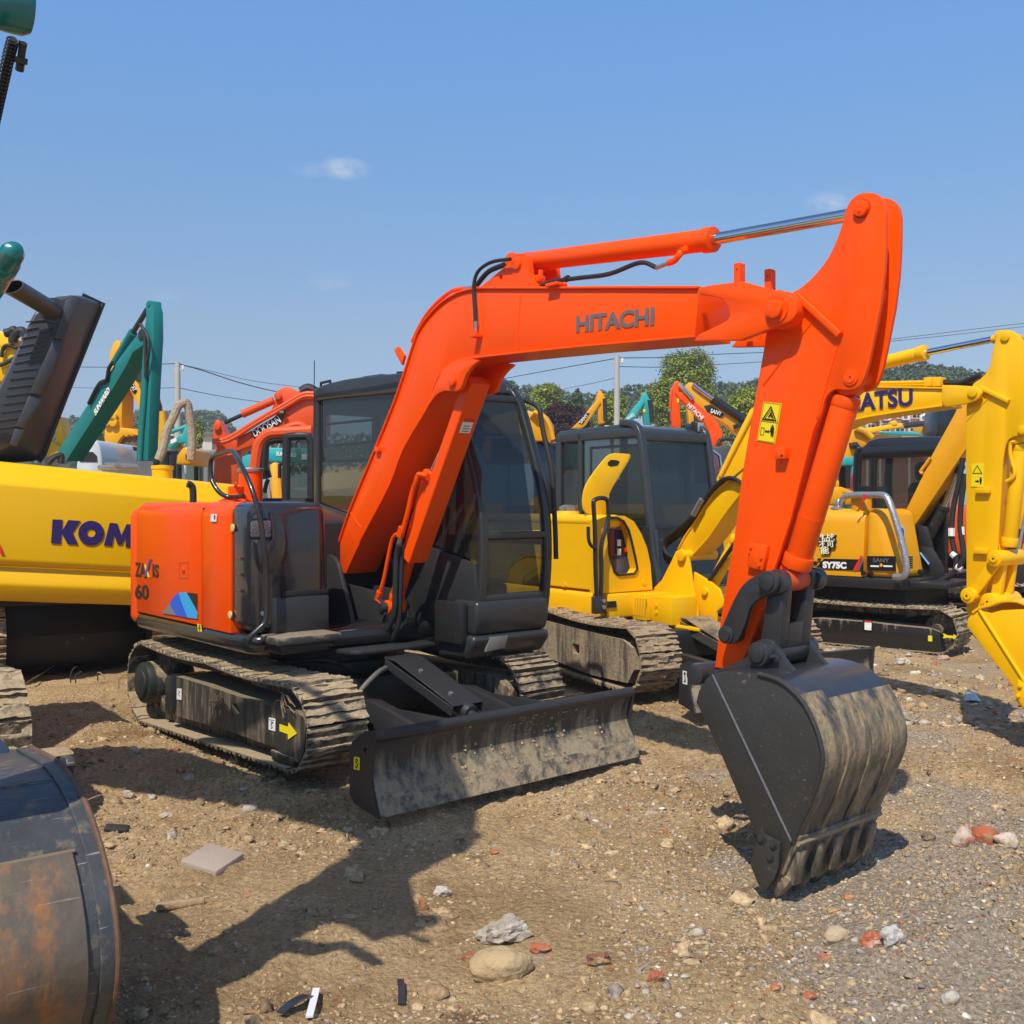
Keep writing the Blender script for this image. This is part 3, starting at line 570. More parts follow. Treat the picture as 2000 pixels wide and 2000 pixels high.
# ------------------------------------------------------------------ lettering on boom
def on_side(name, s, px, py, px2, py2, hpx, m, y, root=hero, fr=HF, **kw):
    """letters whose base line runs between two photo positions on a side plane"""
    a, b = Vector(fr.yp(px, py, y)), Vector(fr.yp(px2, py2, y)); c = Vector(fr.yp(px, py-hpx, y)); h = (c-a).length
    ang = math.degrees(math.atan2(b.y-a.y, b.x-a.x)); o = text(name, s, h/.70, m, root, (0, 0, 0), **kw)
    me = o.data; xs = [v.co.x for v in me.vertices]; L_ = max(xs)-min(xs); k = (b-a).length/max(L_, 1e-6); x0 = min(xs)
    for v in me.vertices:
        xx = (v.co.x-x0)*k; zz = v.co.z; ca, sa = math.cos(math.radians(ang)), math.sin(math.radians(ang))
        v.co = (a.x+xx*ca-zz*sa, y+v.co.y, a.y+xx*sa+zz*ca)
    return o
on_side('lettering', 'HITACHI', 1125, 648, 1277, 633, 30, GREYP, BN+.009, bold=.035)
# ------------------------------------------------------------------ orange excavator: undercarriage
TP = (-1.46, .335, .285, .80, .375, .235, .02)
fp = rx(HF, -.965, [(337,1319),(400,1338),(459,1358),(520,1375),(575,1390),(592,1400),(597,1412),(594,1468),(584,1490),(560,1480),(539,1461),(440,1425),(340,1397)])
fh = [rx(HF, -.965, [(453,1375),(462,1374),(468,1386),(467,1398),(461,1402),(455,1392)])]
add_track(hero, TP, -1.0, .40, TRACKM, FRAMEM, frame_poly=fp, frame_holes=fh, mud=1.1, seed=1)
fp2 = [(-1.15, .45), (.72, .50), (.84, .44), (.85, .30), (.76, .22), (-1.15, .15)]
add_track(hero, TP, .60, .40, TRACKB, FRAMEM, frame_poly=fp2, mud=.6, seed=2)
obj('track_guard', prism(rx(HF, -.93, q('K',(1310,1012),(1500,1080),(1478,1140),(1320,1090))), -.97, -.66, .008), FRAMEM, hero)
obj('drive_guard', prism(rx(HF, -.98, q('K',(545,470),(500,455),(480,480),(478,730),(520,760),(540,720))), -.99, -.7, .012, ang=40), BLACK, hero)
obj('final_drive', join(cyl((-1.46, -1.0, .335), (-1.46, -.72, .335), .155, 30, .02), cyl((-1.46, -1.02, .335), (-1.46, -.99, .335), .11, 26, .01)), mat('dirty_shaded_green_grey', (.018, .021, .018), .6, var=.4, dust=.3), hero)  # base colour darkened to put in the body's shade, with dust on top
arrow = q('K',(1342,826),(1405,848),(1412,815),(1473,898),(1406,944),(1405,903),(1342,880))
decal('arrow_mark', arrow, YELP, -.965)
decal('white_label', q('K',(568,558),(603,560),(601,645),(566,640)), WHITE, -.965); decal('white_label', q('K',(1262,775),(1312,787),(1310,882),(1260,868)), WHITE, -.965)
for a in ((575,575,596,632),): 
    outline('label_symbol', q('K',(577,575),(592,585),(578,600),(592,620)), BLACKP, -.965, .004, lay=.006, closed=False)
outline('label_symbol', q('K',(1278,810),(1294,815),(1278,830),(1290,850),(1280,858)), BLACKP, -.965, .005, lay=.006, closed=False)
outline('label_line', q('K',(1268,793),(1304,801)), BLACKP, -.965, .003, lay=.006, closed=False)
# frame between the tracks
obj('undercarriage_frame', join(box(-.95, .35, -.45, .45, .30, .52, .02), box(-.8, -.45, -.7, .7, .26, .46, .02), box(.0, .3, -.7, .7, .26, .46, .02)), BLACK, hero)
obj('slew_ring', join(cyl((-.35, 0, .5), (-.35, 0, .74), .46, 40, .01), cyl((-.35, 0, .5), (-.35, 0, .6), .52, 40, .01)), BLACK, hero)
for s in (-1, 1):
    obj('blade_arm', prism([(.25, .26), (.25, .42), (.8, .46), (1.60, .34), (1.62, .16), (.8, .24)], s*.38-.045, s*.38+.045, .008), CHAR, hero)
    obj('blade_rib', prism([(1.0, .28), (1.0, .44), (1.63, .47), (1.63, .14)], s*.38-.012, s*.38+.012, .003), CHAR, hero)
obj('blade_cylinder', join(cyl((.45, .0, .62), (1.28, .0, .40), .055, 24, .006), cyl((1.26, 0, .40), (1.56, 0, .33), .03, 16), cyl((1.5, -.09, .345), (1.5, .09, .345), .065, 24, .006)), CHAR, hero)
obj('blade_bracket', join(*[prism([(1.38, .20), (1.42, .40), (1.50, .44), (1.58, .40), (1.62, .2)], y, y+.035, .005) for y in (-.14, .105)]), CHAR, hero)
cv = [(HF.yp(777, 1303, -.1)[0], HF.yp(777, 1303, -.1)[1])]
obj('cylinder_cover', join(strip([(.48, .665), (.62, .655), (1.08, .51), (1.25, .455)], .01, -.115, .115), strip([(.5, .63), (1.24, .42)], .06, -.12, -.112), strip([(.5, .63), (1.24, .42)], .06, .112, .12)), CHAR, hero)
for x, z in ((.80, .603), (1.12, .502)): obj('bolt', cyl((x, -.04, z), (x+.006, -.04, z+.012), .016, 8), STEEL, hero)
obj('hydraulic_hose', tube([(.62, -.5, .36), (.7, -.42, .52), (.66, -.28, .60), (.52, -.12, .60)], .017, 10, 6), mat('grey_hose', (.13, .12, .10), .6), hero)
obj('hydraulic_hose', tube([(.2, -.2, .55), (.3, -.45, .66), (.0, -.7, .62)], .014, 8, 5), RUBBER, hero)
# blade
BX = 1.745
bprof = smooth([(BX+.03, .085), (BX-.005, .17), (BX-.075, .28), (BX-.075, .38), (BX-.045, .46), (BX-.02, .49)], 4)
B0, B1 = -.985, .965
obj('blade', strip(bprof, .018, B0, B1, 0), BLADEM, hero)
obj('blade_top_tube', cyl((BX-.045, B0+.0, .477), (BX-.045, B1, .477), .032, 22), mat('blade_top_black', (.03, .03, .03), .4, var=.2, dust=.22, dscale=10), hero)
obj('cutting_edge', strip([(BX+.036, .075), (BX+.001, .175)], .016, B0+.02, B1-.0, .002), mat('cutting_edge_muddy', (.08, .075, .065), .5, var=.3, dust=.8, dscale=14, dcol=(.33, .26, .17), bump=.4), hero)
for y in (B0-.012, B1):
    obj('blade_end_plate', prism([(BX+.035, .07), (BX-.01, .17), (BX-.045, .28), (BX-.03, .40), (BX-.01, .48), (BX-.04, .51), (BX-.09, .50), (BX-.22, .43), (BX-.25, .38), (BX-.25, .14), (BX-.2, .10)], y, y+.014, .003, [circ(BX-.09, .40, .017, 12)], ang=50), mat('blade_end_black', (.025, .025, .025), .4, var=.2, dust=.1) if y < 0 else CHAR, hero)
decal('hook_label', q('L',(128,824),(162,830),(160,905),(126,898)), YELP, B0-.0105)
outline('hook_symbol', q('L',(140,838),(150,845),(140,856),(150,872),(144,890),(138,882)), BLACKP, B0-.0105, .007, lay=.006, closed=False)
r_ = random.Random(5); cl = []
for k in range(150):          # clods stuck to the blade
    y = r_.gauss(-.05+.2*(k % 3), .28); i = r_.randint(3, len(bprof)-5); x, z = bprof[i]; s = r_.uniform(.004, .013)
    if not B0 < y < B1: continue
    v, f = cyl((x+.004, y, z), (x+.014+s*.5, y, z), s, 6, 0, s*.5); cl.append(([(a+r_.uniform(-.3, .3)*s, b+r_.uniform(-.3, .3)*s, c+r_.uniform(-.3, .3)*s) for a, b, c in v], f))
o = obj('mud_clods', join(*cl), MUD, hero); o['kind'] = 'stuff'
# ------------------------------------------------------------------ upper structure
SK0, SK1 = .72, .84
def plan(x0, x1, y0, y1, rr, rf):       # plan outline with rounded tail and front corners
    o = []
    for k in range(9): a = math.radians(180+90*k/8); o.append((x0+rr+rr*math.cos(a), y0+rr+rr*math.sin(a)))
    for k in range(9): a = math.radians(-90+90*k/8); o.append((x1-rf+rf*math.cos(a), y0+rf+rf*math.sin(a)))
    return o
# revolving frame skirt
skp = plan(-1.79, .34, -.985, 0, .20, .16)+[(.34, 1.0), (-1.5, 1.0), (-1.74, .7), (-1.86, .3)]
obj('frame_skirt', prism_z(skp, .735, .862, .045, 3, ang=50), mat('glossy_black_paint', (.016, .016, .016), .22, coat=.4, var=.2), hero)
# counterweight: orange tail
cwp = [(-1.55, -.992)]+[(-1.69-.11*math.sin(math.radians(a)), -.882-.11*math.cos(math.radians(a))) for a in range(0, 91, 15)]+[(-1.88, -.4), (-1.92, 0), (-1.88, .4), (-1.79, .85), (-1.5, 1.0)]
obj('counterweight', prism_z(cwp, .76, 1.655, .07, 4, ang=50), ORANGE, hero)
def body_panel(x0, x1, z0, z1, m, name='side_panel', y0=-.99, y1=-.50, rt=.10, b=.010, zt=None):
    """panel with a rounded upper edge, running along x"""
    pr = [(y1, z0), (y0, z0)]+[(y0+rt-rt*math.cos(math.radians(a)), z1-rt+rt*math.sin(math.radians(a))) for a in range(0, 91, 15)]+[(y1, z1)]
    return obj(name, prism_x(pr, x0, x1, b, None, 2, 50), m, hero)
def xa(px, y=-.99, py=1000): return HF.yp(px, py, y)[0]
x_s0, x_s1, x_s2 = xa(266), xa(392.5), xa(450)
body_panel(x_s0, x_s1-.006, .858, 1.695, ORANGE, 'engine_cover', b=.014)
body_panel(x_s1+.012, x_s2, .850, 1.70, ORANGE, 'side_panel', b=.012)
obj('panel_seam', box(x_s1-.02, x_s1+.02, -.97, -.4, .86, 1.66, 0), DARKIN, hero)
# dark front cover with a rounded corner and a bulged face
fcp = [(x_s2-.12, -.975)]+[(.23+.12*math.sin(math.radians(a)), -.855-.12*math.cos(math.radians(a))) for a in range(0, 91, 15)]+[(.375, -.7), (.36, -.455), (x_s2-.12, -.455)]
obj('front_cover', prism_z(fcp, .865, 1.70, .085, 4, ang=50), CHARG, hero)
for k, zz in enumerate((1.375, 1.26, 1.145)):       # moulded slots on the corner
    x0, z0 = HF.yp(463, q('F', (0, (735, 855, 975)[k]))[0][1], -.975); obj('moulded_slot', box(x_s2+.05, x_s2+.17, -.9785, -.97, z0-.010, z0+.010, .002), CHARG, hero)
obj('front_panel_slot', box(.36, .378, -.80, -.47, 1.10, 1.135, .004), DARKIN, hero)
obj('tool_box', box(.2, .385, -.86, -.47, .868, 1.095, .010), CHAR, hero)
x, z = HF.xp(513, 1198, .385); obj('lock_bolt', cyl((.384, x, z), (.392, x, z), .014, 14), STEEL, hero)
# work lamp set in the front cover
ly, lz = HF.xp(512, 1033, .385)
obj('lamp_recess', prism_x(rrect(ly-.085, ly+.075, lz-.065, lz+.065, .02), .365, .3755, .003), DARKIN, hero)
lamp = obj('work_lamp', prism_x(rrect(ly-.075, ly+.06, lz-.052, lz+.052, .015), .370, .384, .004), mat('lamp_lens', (.25, .25, .27), .08, metal=.6, var=.8, vscale=70, bump=.8, bscale=90), hero)
obj('lamp_rim', join(*[prism_x(rrect(ly-.082, ly+.068, lz-.060, lz+.060, .02), .37, .380, .002, [rrect(ly-.07, ly+.055, lz-.047, lz+.047, .012)])]), RUBBER, lamp)
sc_ = smooth([(ly+.06, lz+.12), (ly+.15, lz+.02), (ly+.16, lz-.15), (ly+.08, lz-.27), (ly-.0, lz-.28), (ly-.05, lz-.18), (ly-.06, lz-.08), (ly+.07, lz-.07)], 3, True)
obj('lamp_scoop', prism_x(sc_, .366, .3775, .004, None, 2, 60), CHARG, hero)
for px, py in ((455, 1031), (450, 1201)):
    x, z = HF.yp(px, py, -.985); obj('cover_button', cyl((x, -.982, z), (x, -.992, z), .026, 18, .003), mat('cream_button', (.72, .55, .22), .4), hero)
# decals on the orange panels
YB = -.992
on_side('lettering', 'ZA', 264, 1124, 284, 1128, 26, BLACKP, YB, bold=.03); on_side('lettering', 'IS', 298, 1126, 310, 1128, 24, BLACKP, YB, bold=.03)
decal('letter_stroke', q('F',(318,780),(330,782),(362,878),(346,878)), YELP, YB); decal('letter_stroke', q('F',(357,740),(372,740),(335,876),(320,872)), mat('violet_print', (.12, .06, .35), .4), YB, .003)
on_side('lettering', '60', 264, 1168, 291, 1170, 26, BLACKP, YB, bold=.03)
decal('stripe_black', q('F',(640,993),(718,1002),(718,1128)), BLACKP, YB)
bl = q('F',(512,1078),(540,1030),(580,996),(640,992),(668,1040),(700,1100),(722,1150),(722,1192),(640,1182),(560,1165)); decal('stripe_blue', bl, CYANP, YB, .002)
decal('stripe_dark_blue', q('F',(512,1078),(540,1030),(580,996),(600,1060),(650,1184),(560,1165)), BLUEP, YB, .003)
decal('stripe_grey', q('F',(512,1078),(562,1166),(455,1148)), mat('grey_stripe', (.22, .20, .18), .4), YB, .0035)
decal('white_label', q('F',(825,402),(868,402),(866,460),(820,458)), WHITE, -.993); decal('label_mark', q('F',(848,410),(856,410),(855,440),(848,440)), BLACKP, -.996)
outline('latch_frame', q('F',(585,770),(650,770),(650,885),(585,885)), ORANGE_DUSTY, -.987, .008)
kx, kz = HF.yp(*q('F', (612, 825))[0], -.993); obj('door_latch', join(cyl((kx, -.988, kz), (kx, -1.0, kz), .02, 14, .003)), ORANGE, hero); obj('key_slot', cyl((kx, -1.0, kz), (kx, -1.0015, kz), .006, 8), BLACKP, hero)
decal('lightning_label', q('F',(720,1228),(748,1234),(757,1290),(727,1288)), YELP, -.984); outline('lightning_mark', q('F',(742,1238),(732,1262),(744,1262),(738,1282)), BLACKP, -.984, .008, lay=.006, closed=False)
# things on the hood
hx, hy = -.05, -.66
a = HF.yp(461, 975, -.72)
obj('fuel_cap', lathe([(0, 0), (.12, 0), (.12, .012), (.075, .03), (.07, .05), (.055, .06), (.055, .11), (.012, .115), (.012, .14), (0, .142)], (a[0], -.72, 1.695), n=24), ORANGE, hero)
a = HF.yp(492, 975, -.5)
tk = obj('pre_cleaner', lathe([(0, 0), (.085, 0), (.085, .235), (0, .235)], (a[0]-.02, -.5, 1.69), n=28), ORANGE, hero); obj('cleaner_rim', lathe([(0, 0), (.092, 0), (.095, .008), (.095, .022), (.088, .03), (0, .03)], (a[0]-.02, -.5, 1.915), n=28), STEEL, tk)
def hxp(px, py, x): y, z = HF.xp(px, py, x); return (x, y, z)
def hyp(px, py, y): x, z = HF.yp(px, py, y); return (x, y, z)
rail = [hyp(476,969,-.76), hyp(452,971,-.79), hyp(436,967,-.83), hyp(423,955,-.86), hyp(413,935,-.87), hyp(411,908,-.87), hyp(416,893,-.87), hyp(432,886,-.88), hyp(450,881,-.90), hyp(458,885,-.92), hxp(470,907,.20), hxp(488,945,.36), hxp(501,985,.43), hxp(510,1025,.45), hxp(516,1075,.46), hxp(520,1125,.46), hxp(521,1185,.46), hxp(518,1214,.46), hxp(508,1226,.455), hxp(490,1243,.44), hxp(486,1252,.43), hxp(492,1259,.42), hxp(506,1259,.41), hxp(530,1256,.40)]
obj('handrail', tube(rail, .0165, 12, 3), mat('black_rail', (.022, .023, .024), .3, coat=.3, var=.1), hero)
y0, z0 = HF.xp(522, 1256, .38); obj('rail_mount', box(.34, .415, y0-.05, y0+.07, z0-.018, z0+.022, .006), BLACK, hero)
for px in (526, 537):
    y0, z0 = HF.xp(px, 1257, .415); obj('bolt', cyl((.414, y0, z0), (.426, y0, z0), .011, 8), STEEL, hero)
# front step
y0, z0 = HF.xp(545, 1236, .60); y1, _ = HF.xp(675, 1236, .60)
st_y0, st_y1 = HF.xp(543, 1236, .6)[0], HF.xp(668, 1236, .6)[0]
stp = obj('front_step', box(.36, .60, st_y0, st_y1, .825, .875, .012), mat('step_rubber_muddy', (.045, .042, .038), .6, var=.3, dust=.45, dscale=16, dtop=1.0, dcol=(.22, .18, .12)), hero)
obj('step_support', join(box(.3, .54, st_y0+.05, st_y1-.05, .76, .826, .02)), BLACK, hero)
# centre plate and boom pedestal
obj('front_plate', prism_z([(.20, -.42), (.46, -.35), (.50, -.30), (.50, .30), (.2, .38), (-.8, .38), (-.8, -.42)], .70, .728, .008), CHAR, hero)
ped = rx(HF, -.075, [(628,1100),(632,1090),(639,1085),(648,1083),(655,1087),(664,1100),(690,1200),(701,1258),(600,1262),(615,1180)])
for y in (-.10, .36): obj('boom_pedestal', prism(ped, y, y+.035, .006, ang=40), CHAR, hero)
obj('pedestal_pin', join(cyl((fx, -.12, fz), (fx, .41, fz), .036, 24, .004), cyl((fx, -.13, fz), (fx, -.10, fz), .055, 24, .006)), CHAR, hero)
ped2 = rx(HF, .05, [(675,1140),(700,1146),(735,1155),(748,1180),(752,1200),(742,1228),(725,1258),(670,1258)])
for y in (.045, .21): obj('cylinder_pedestal', prism(ped2, y, y+.03, .006, ang=40), CHAR, hero)
obj('pedestal_pin', cyl((cf[0], .03, cf[1]), (cf[0], .255, cf[1]), .034, 24, .004), CHAR, hero)
obj('pedestal_web', prism_x([(-.06, .73), (.36, .73), (.36, 1.02), (-.06, 1.02)], -.30, -.27, .004), CHAR, hero)
obj('body_filler', box(-1.5, -.28, -.9, .95, .80, 1.55, .02), DARKIN, hero)
# ------------------------------------------------------------------ cab
CR, CL = .42, 1.02       # right and left sides of the cab
CRm = mat('cab_paint', (.028, .030, .032), .34, coat=.25, var=.15, dust=.04)
def cy(px, py, y): x, z = HF.yp(px, py, y); return (x, y, z)
CRY = .40
rearx = HF.yp(614, 900, CRY)[0]
ztop = HF.yp(640, 762, CRY)[1]
frx = .62; flx = .80
sidep = lambda y: None
def pillar(pts, w, h, nm='cab_pillar', m=None): return obj(nm, bar(pts, w, h), m or CRm, hero)
zr0 = HF.yp(614, 770, CRY)[1]; zroof = HF.yp(720, 735, CRY)[1]
xrf = HF.yp(736, 740, CRY)[0]
roofx1 = HF.yp(992, 770, CL)[0]; zroofL = HF.yp(985, 772, CL)[1]
# roof: dished box with rounded edges
rp = smooth([(rearx-.005, zr0-.05), (rearx+.015, zr0+.01), (rearx+.08, zr0+.055), (rearx+.35, zr0+.075), (rearx+.75, zr0+.075), (roofx1-.14, zr0+.035), (roofx1+.03, zr0-.03), (roofx1+.08, zr0-.11)], 3)
obj('cab_roof', prism(rp, CRY-.01, CL+.02, .035, None, 3, ang=40), CRm, hero)
obj('roof_hatch', prism([(rearx+.5, zr0+.06), (rearx+.58, zr0+.105), (rearx+.85, zr0+.10), (rearx+.9, zr0+.05)], CRY+.1, CL-.1, .015), CRm, hero)
obj('roof_bracket', join(bar([cy(627,758,CRY+.02), cy(627,748,CRY+.02), cy(645,744,CRY+.02), cy(645,752,CRY+.02)], .02, .02)), BLACK, hero)
obj('roof_bracket', bar([cy(777,735,CRY+.02), cy(777,728,CRY+.02), cy(790,728,CRY+.02)], .02, .02), BLACK, hero)
zb = .86
# pillars
pr0 = (rearx+.02, CRY+.03, zb); pr1 = (rearx+.02, CRY+.03, zr0)
pillar([pr0, pr1], .07, .06)
pillar([(rearx+.03, CL-.03, zb), (rearx+.03, CL-.03, zr0)], .07, .06)
fL = [(roofx1+.02, CL-.02, zr0-.05), (roofx1+.10, CL-.02, zr0-.12), cy(1018,800,CL), cy(1032,850,CL), cy(1052,930,CL), cy(1064,1000,CL), cy(1067,1080,CL), cy(1063,1160,CL), cy(1056,1215,CL)]
fL = smooth(fL, 3)
pillar(fL, .065, .06)
# matching right front pillar (mostly behind the boom) uses the same profile
def shiftp(P, dy): return [(p[0], p[1]+dy, p[2]) for p in P]
pillar(shiftp(fL, -(CL-CRY)+.04), .06, .055)
pillar([(rearx+.01, CRY+.02, zr0-.03), (roofx1+.1, CRY+.02, zr0-.03)], .06, .06)
obj('cab_rear_wall', box(rearx, rearx+.03, CRY, CL, zb, 1.75, .01), CRm, hero)
obj('cab_side_wall', prism([(rearx, zb), (flx, zb), (flx+.05, 1.0), (flx, 1.28), (rearx, 1.70)], CRY+.005, CRY+.035, .01), CRm, hero)
obj('cab_side_wall', prism([(rearx, zb), (flx, zb), (flx+.05, .98), (rearx, 1.0)], CL-.04, CL-.005, .01), CRm, hero)
zlow = HF.yp(960, 1240, .9)[1]
fl_ = [p for p in shiftp(fL, 0)]
# front: bottom skirt of the cab and bumper
obj('cab_front_skirt', prism([(.55, .80), (flx+.04, .80), (flx+.07, .90), (flx+.07, 1.03), (.6, 1.03)], CRY-.03, CL+.01, .03, None, 3), CRm, hero)
obj('cab_bumper', prism([(.45, .62), (flx-.02, .64), (flx+.06, .74), (flx+.06, .80), (.45, .80)], CRY-.05, CL+.02, .03, None, 3), CRm, hero)
y0, z0 = HF.xp(865, 1235, flx+.06); obj('reflector', prism_x([(CRY+.05, .69), (CRY+.22, .70), (CRY+.25, .785), (CRY+.09, .785)], flx+.045, flx+.063, .002), mat('reflector_grey', (.16, .155, .14), .3), hero)
obj('cab_corner_panel', join(box(.48, flx-.02, .30, CRY-.03, .74, 1.02, .015), bar([(.62, .36, 1.0), (.7, .36, .74)], .05, .05)), BLACK, hero)
# glass: front upper, front lower, right side, left door
def pane(name, P, th=.006, m=GLASS): 
    n = len(P); a = Vector(P[1])-Vector(P[0]); b = Vector(P[2])-Vector(P[0]); nn = a.cross(b).normalized()*th
    return obj(name, (list(P)+[tuple(Vector(p)+nn) for p in P], [list(range(n)), list(range(2*n-1, n-1, -1))]+[[i, (i+1) % n, (i+1) % n+n, i+n] for i in range(n)]), m, hero, ang=10)
fR = shiftp(fL, -(CL-CRY)+.04)
def at_z(P, z):
    for i in range(len(P)-1):
        if (P[i][2]-z)*(P[i+1][2]-z) <= 0:
            t = (z-P[i][2])/(P[i+1][2]-P[i][2]+1e-9); return tuple(Vector(P[i]).lerp(Vector(P[i+1]), t))
    return P[-1]
zs = [2.42, 2.30, 2.1, 1.9, 1.7, 1.5, 1.32]
for nm, zz in (('front_window', [2.42, 2.25, 2.05, 1.85, 1.65, 1.5]), ('lower_front_window', [1.44, 1.30, 1.18, 1.06])):
    vv, ff = [], []
    for z in zz:
        a, b = at_z(fR, z), at_z(fL, z); vv += [(a[0]+.01, a[1], z), (b[0]+.01, b[1], z), (b[0]+.004, b[1], z), (a[0]+.004, a[1], z)]
    for i in range(len(zz)-1):
        for k in range(4): a, b = i*4+k, i*4+(k+1) % 4; ff.append([a, b, b+4, a+4])
    ff += [[0, 3, 2, 1], [4*len(zz)-4, 4*len(zz)-3, 4*len(zz)-2, 4*len(zz)-1]]
    obj(nm, (vv, ff), GLASS, hero)
for z in (1.47, 1.045, 2.44):
    a, b = at_z(fR, z), at_z(fL, z); obj('window_rail', bar([(a[0], a[1], z), (b[0], b[1], z)], .05, .05), CRm, hero)
obj('right_window', (lambda P: (P+[(p[0], p[1]+.006, p[2]) for p in P], [[0, 1, 2, 3, 4], [9, 8, 7, 6, 5], [0, 5, 6, 1], [1, 6, 7, 2], [2, 7, 8, 3], [3, 8, 9, 4], [4, 9, 5, 0]]))([(rearx+.05, CRY+.02, 1.70), (flx, CRY+.02, 1.30), (flx+.06, CRY+.02, 1.9), (roofx1+.1, CRY+.02, zr0-.05), (rearx+.05, CRY+.02, zr0-.05)]), GLASS, hero, ang=10)
obj('door_window', (lambda P: (P+[(p[0], p[1]+.006, p[2]) for p in P], [[0, 1, 2, 3], [7, 6, 5, 4], [0, 4, 5, 1], [1, 5, 6, 2], [2, 6, 7, 3], [3, 7, 4, 0]]))([(rearx+.06, CL-.03, 1.1), (flx, CL-.03, 1.1), (roofx1+.1, CL-.03, zr0-.05), (rearx+.06, CL-.03, zr0-.05)]), GLASS, hero, ang=10)
pillar([(-.12, CL-.03, zb), (-.12, CL-.03, zr0)], .06, .05); pillar([(rearx, CL-.03, 1.42), (flx, CL-.03, 1.42)], .05, .05)
obj('inner_window_frame', bar(smooth([cy(634,870,CRY+.07), cy(634,830,CRY+.07), cy(637,806,CRY+.07), cy(650,795,CRY+.07), cy(760,800,CRY+.07)], 3), .03, .02), BLACK, hero)
for a, b in (((636,829),(756,817)), ((633,873),(741,861)), ((632,901),(728,898))):
    obj('window_guard_bar', tube([cy(*a, CRY+.04), cy(*b, CRY+.04)], .011, 8), BLACK, hero)
# interior
obj('seat', join(box(-.35, .15, CRY+.16, CL-.14, 1.15, 1.32, .05), box(-.48, -.33, CRY+.17, CL-.15, 1.2, 1.85, .05), box(-.47, -.38, CRY+.24, CL-.22, 1.86, 2.05, .04)), DARKIN, hero)
obj('control_console', join(box(-.2, .45, CRY+.04, CRY+.15, 1.0, 1.45, .03), cyl((.35, CRY+.1, 1.4), (.38, CRY+.1, 1.66), .015, 8), cyl((.4, .7, .9), (.35, .7, 1.35), .015, 8)), DARKIN, hero)
obj('headliner', box(rearx+.05, roofx1-.02, CRY+.05, CL-.06, zr0-.17, zr0-.05, .02), DARKIN, hero)
obj('seat_base', box(-.45, .35, CRY+.1, CL-.1, .9, 1.16, .03), DARKIN, hero); obj('pedal_box', box(.42, .62, CRY+.14, CL-.16, .9, 1.12, .03), DARKIN, hero); obj('travel_lever', join(*[tube([(.5, y, 1.0), (.46, y, 1.3), (.44, y, 1.42)], .012, 8) for y in (.62, .76)]), RUBBER, hero)
obj('cab_floor', box(rearx, flx, CRY, CL, .84, .9, 0), DARKIN, hero)
obj('antenna', tube([cy(612,930,CRY-.02), cy(614,704,CRY-.02)], .004, 6), BLACK, hero)

gr = [(830,695),(900,715),(960,745),(985,790),(995,860),(1010,950),(1035,1060),(1062,1180),(1080,1330),(1090,1500),(1100,1700),(1105,1900)]
obj('grab_rail', tube([cy(*p, CL+.06) for p in q('C', *gr)], .018, 10, 3), RUBBER, hero)
# ================================================================== neighbours of the orange excavator
def poly(root, fr, name, px, y0, y1, m, b=.008, sm=0, closed=True):
    P = rx(fr, y0, px); P = smooth(P, sm, True) if sm else P
    return obj(name, prism(P, y0, y1, b, ang=40), m, root)
def tubep(root, fr, name, px, y, r, m, sm=4, n=8):
    Y = y if isinstance(y, (list, tuple)) else [y]*len(px)
    return obj(name, tube([(lambda a, yy: (a[0], yy, a[1]))(fr.yp(p, r_, yy), yy) for (p, r_), yy in zip(px, Y)], r, n, sm), m, root)
def cyl2(root, fr, a, b, c, y, r, rr, mb, mr=None, clev=.05, w=.06):
    return cylinder(root, fr.yp(*a, y), fr.yp(*b, y), fr.yp(*c, y), r, rr, mb, mr or CHROME, y, clev, w)
def pin(root, fr, px, py, y0, y1, r, m, nm='pivot_pin'):
    x, z = fr.yp(px, py, y0); return obj(nm, cyl((x, y0, z), (x, y1, z), r, 22, .004), m, root)
def decal2(root, fr, name, px, m, y, d=.002): return obj(name, prism([fr.yp(a, b, y) for a, b in px], y-d-.004, y-.003, 0), m, root)
# ------------------------------------------------------------------ yellow compact excavator (middle, boom reaching right)
KF = Fr(1.6, 9.7, -55)
km = thing('excavator', KF, 'small bright yellow excavator with raised filler flap, muddy tracks and arm at the right edge', 'excavator')
U0 = len(bpy.data.objects); before = set(bpy.data.objects)
KTM = mat('track_caked_mud', (.10, .085, .06), .8, var=.3, dust=1.0, dscale=7, bump=1.0, bscale=45, dcol=(.34, .245, .15), dtop=.8)
KFM = mat('track_frame_caked', (.07, .06, .05), .8, var=.3, dust=.86, dscale=8, streak=True, dtop=.9, bump=.7, bscale=40, dcol=(.34, .26, .165))
add_track(km, (-1.75, .42, .26, .86, .40, .25, .03), -.97, .40, KTM, KFM, mud=1.6, seed=3, frame_poly=[(-1.5, .52), (-1.3, .58), (.80, .55), (.95, .50), (.97, .32), (.88, .20), (.3, .18), (-1.1, .26)], frame_holes=[rrect(-.02, .10, .33, .42, .01, 2)])
add_track(km, (-1.30, .42, .26, .86, .40, .25, .03), .57, .40, KTM, KFM, mud=1.2, seed=4, detailed=True)
obj('undercarriage_frame', box(-.9, .7, -.6, .6, .34, .58, .02), BLACK, km)
obj('blade', strip(smooth([(1.80, .12), (1.75, .22), (1.70, .34), (1.74, .48)], 3), .02, -.93, .93, 0), BLADEM, km)
for y in (-.95, .93): obj('blade_end_plate', prism([(1.80, .12), (1.74, .3), (1.76, .50), (1.62, .46), (1.60, .16)], y, y+.015, .003), CHAR, km)
obj('hook_label', box(1.66, 1.715, -.953, -.9505, .32, .42, 0), WHITE, km); obj('hook_symbol', join(prism(circ(1.687, .40, .012, 10), -.9545, -.9532, 0), prism([(1.683, .385), (1.691, .385), (1.70, .35), (1.69, .33), (1.675, .34), (1.688, .352)], -.9545, -.9532, 0)), BLACKP, km)
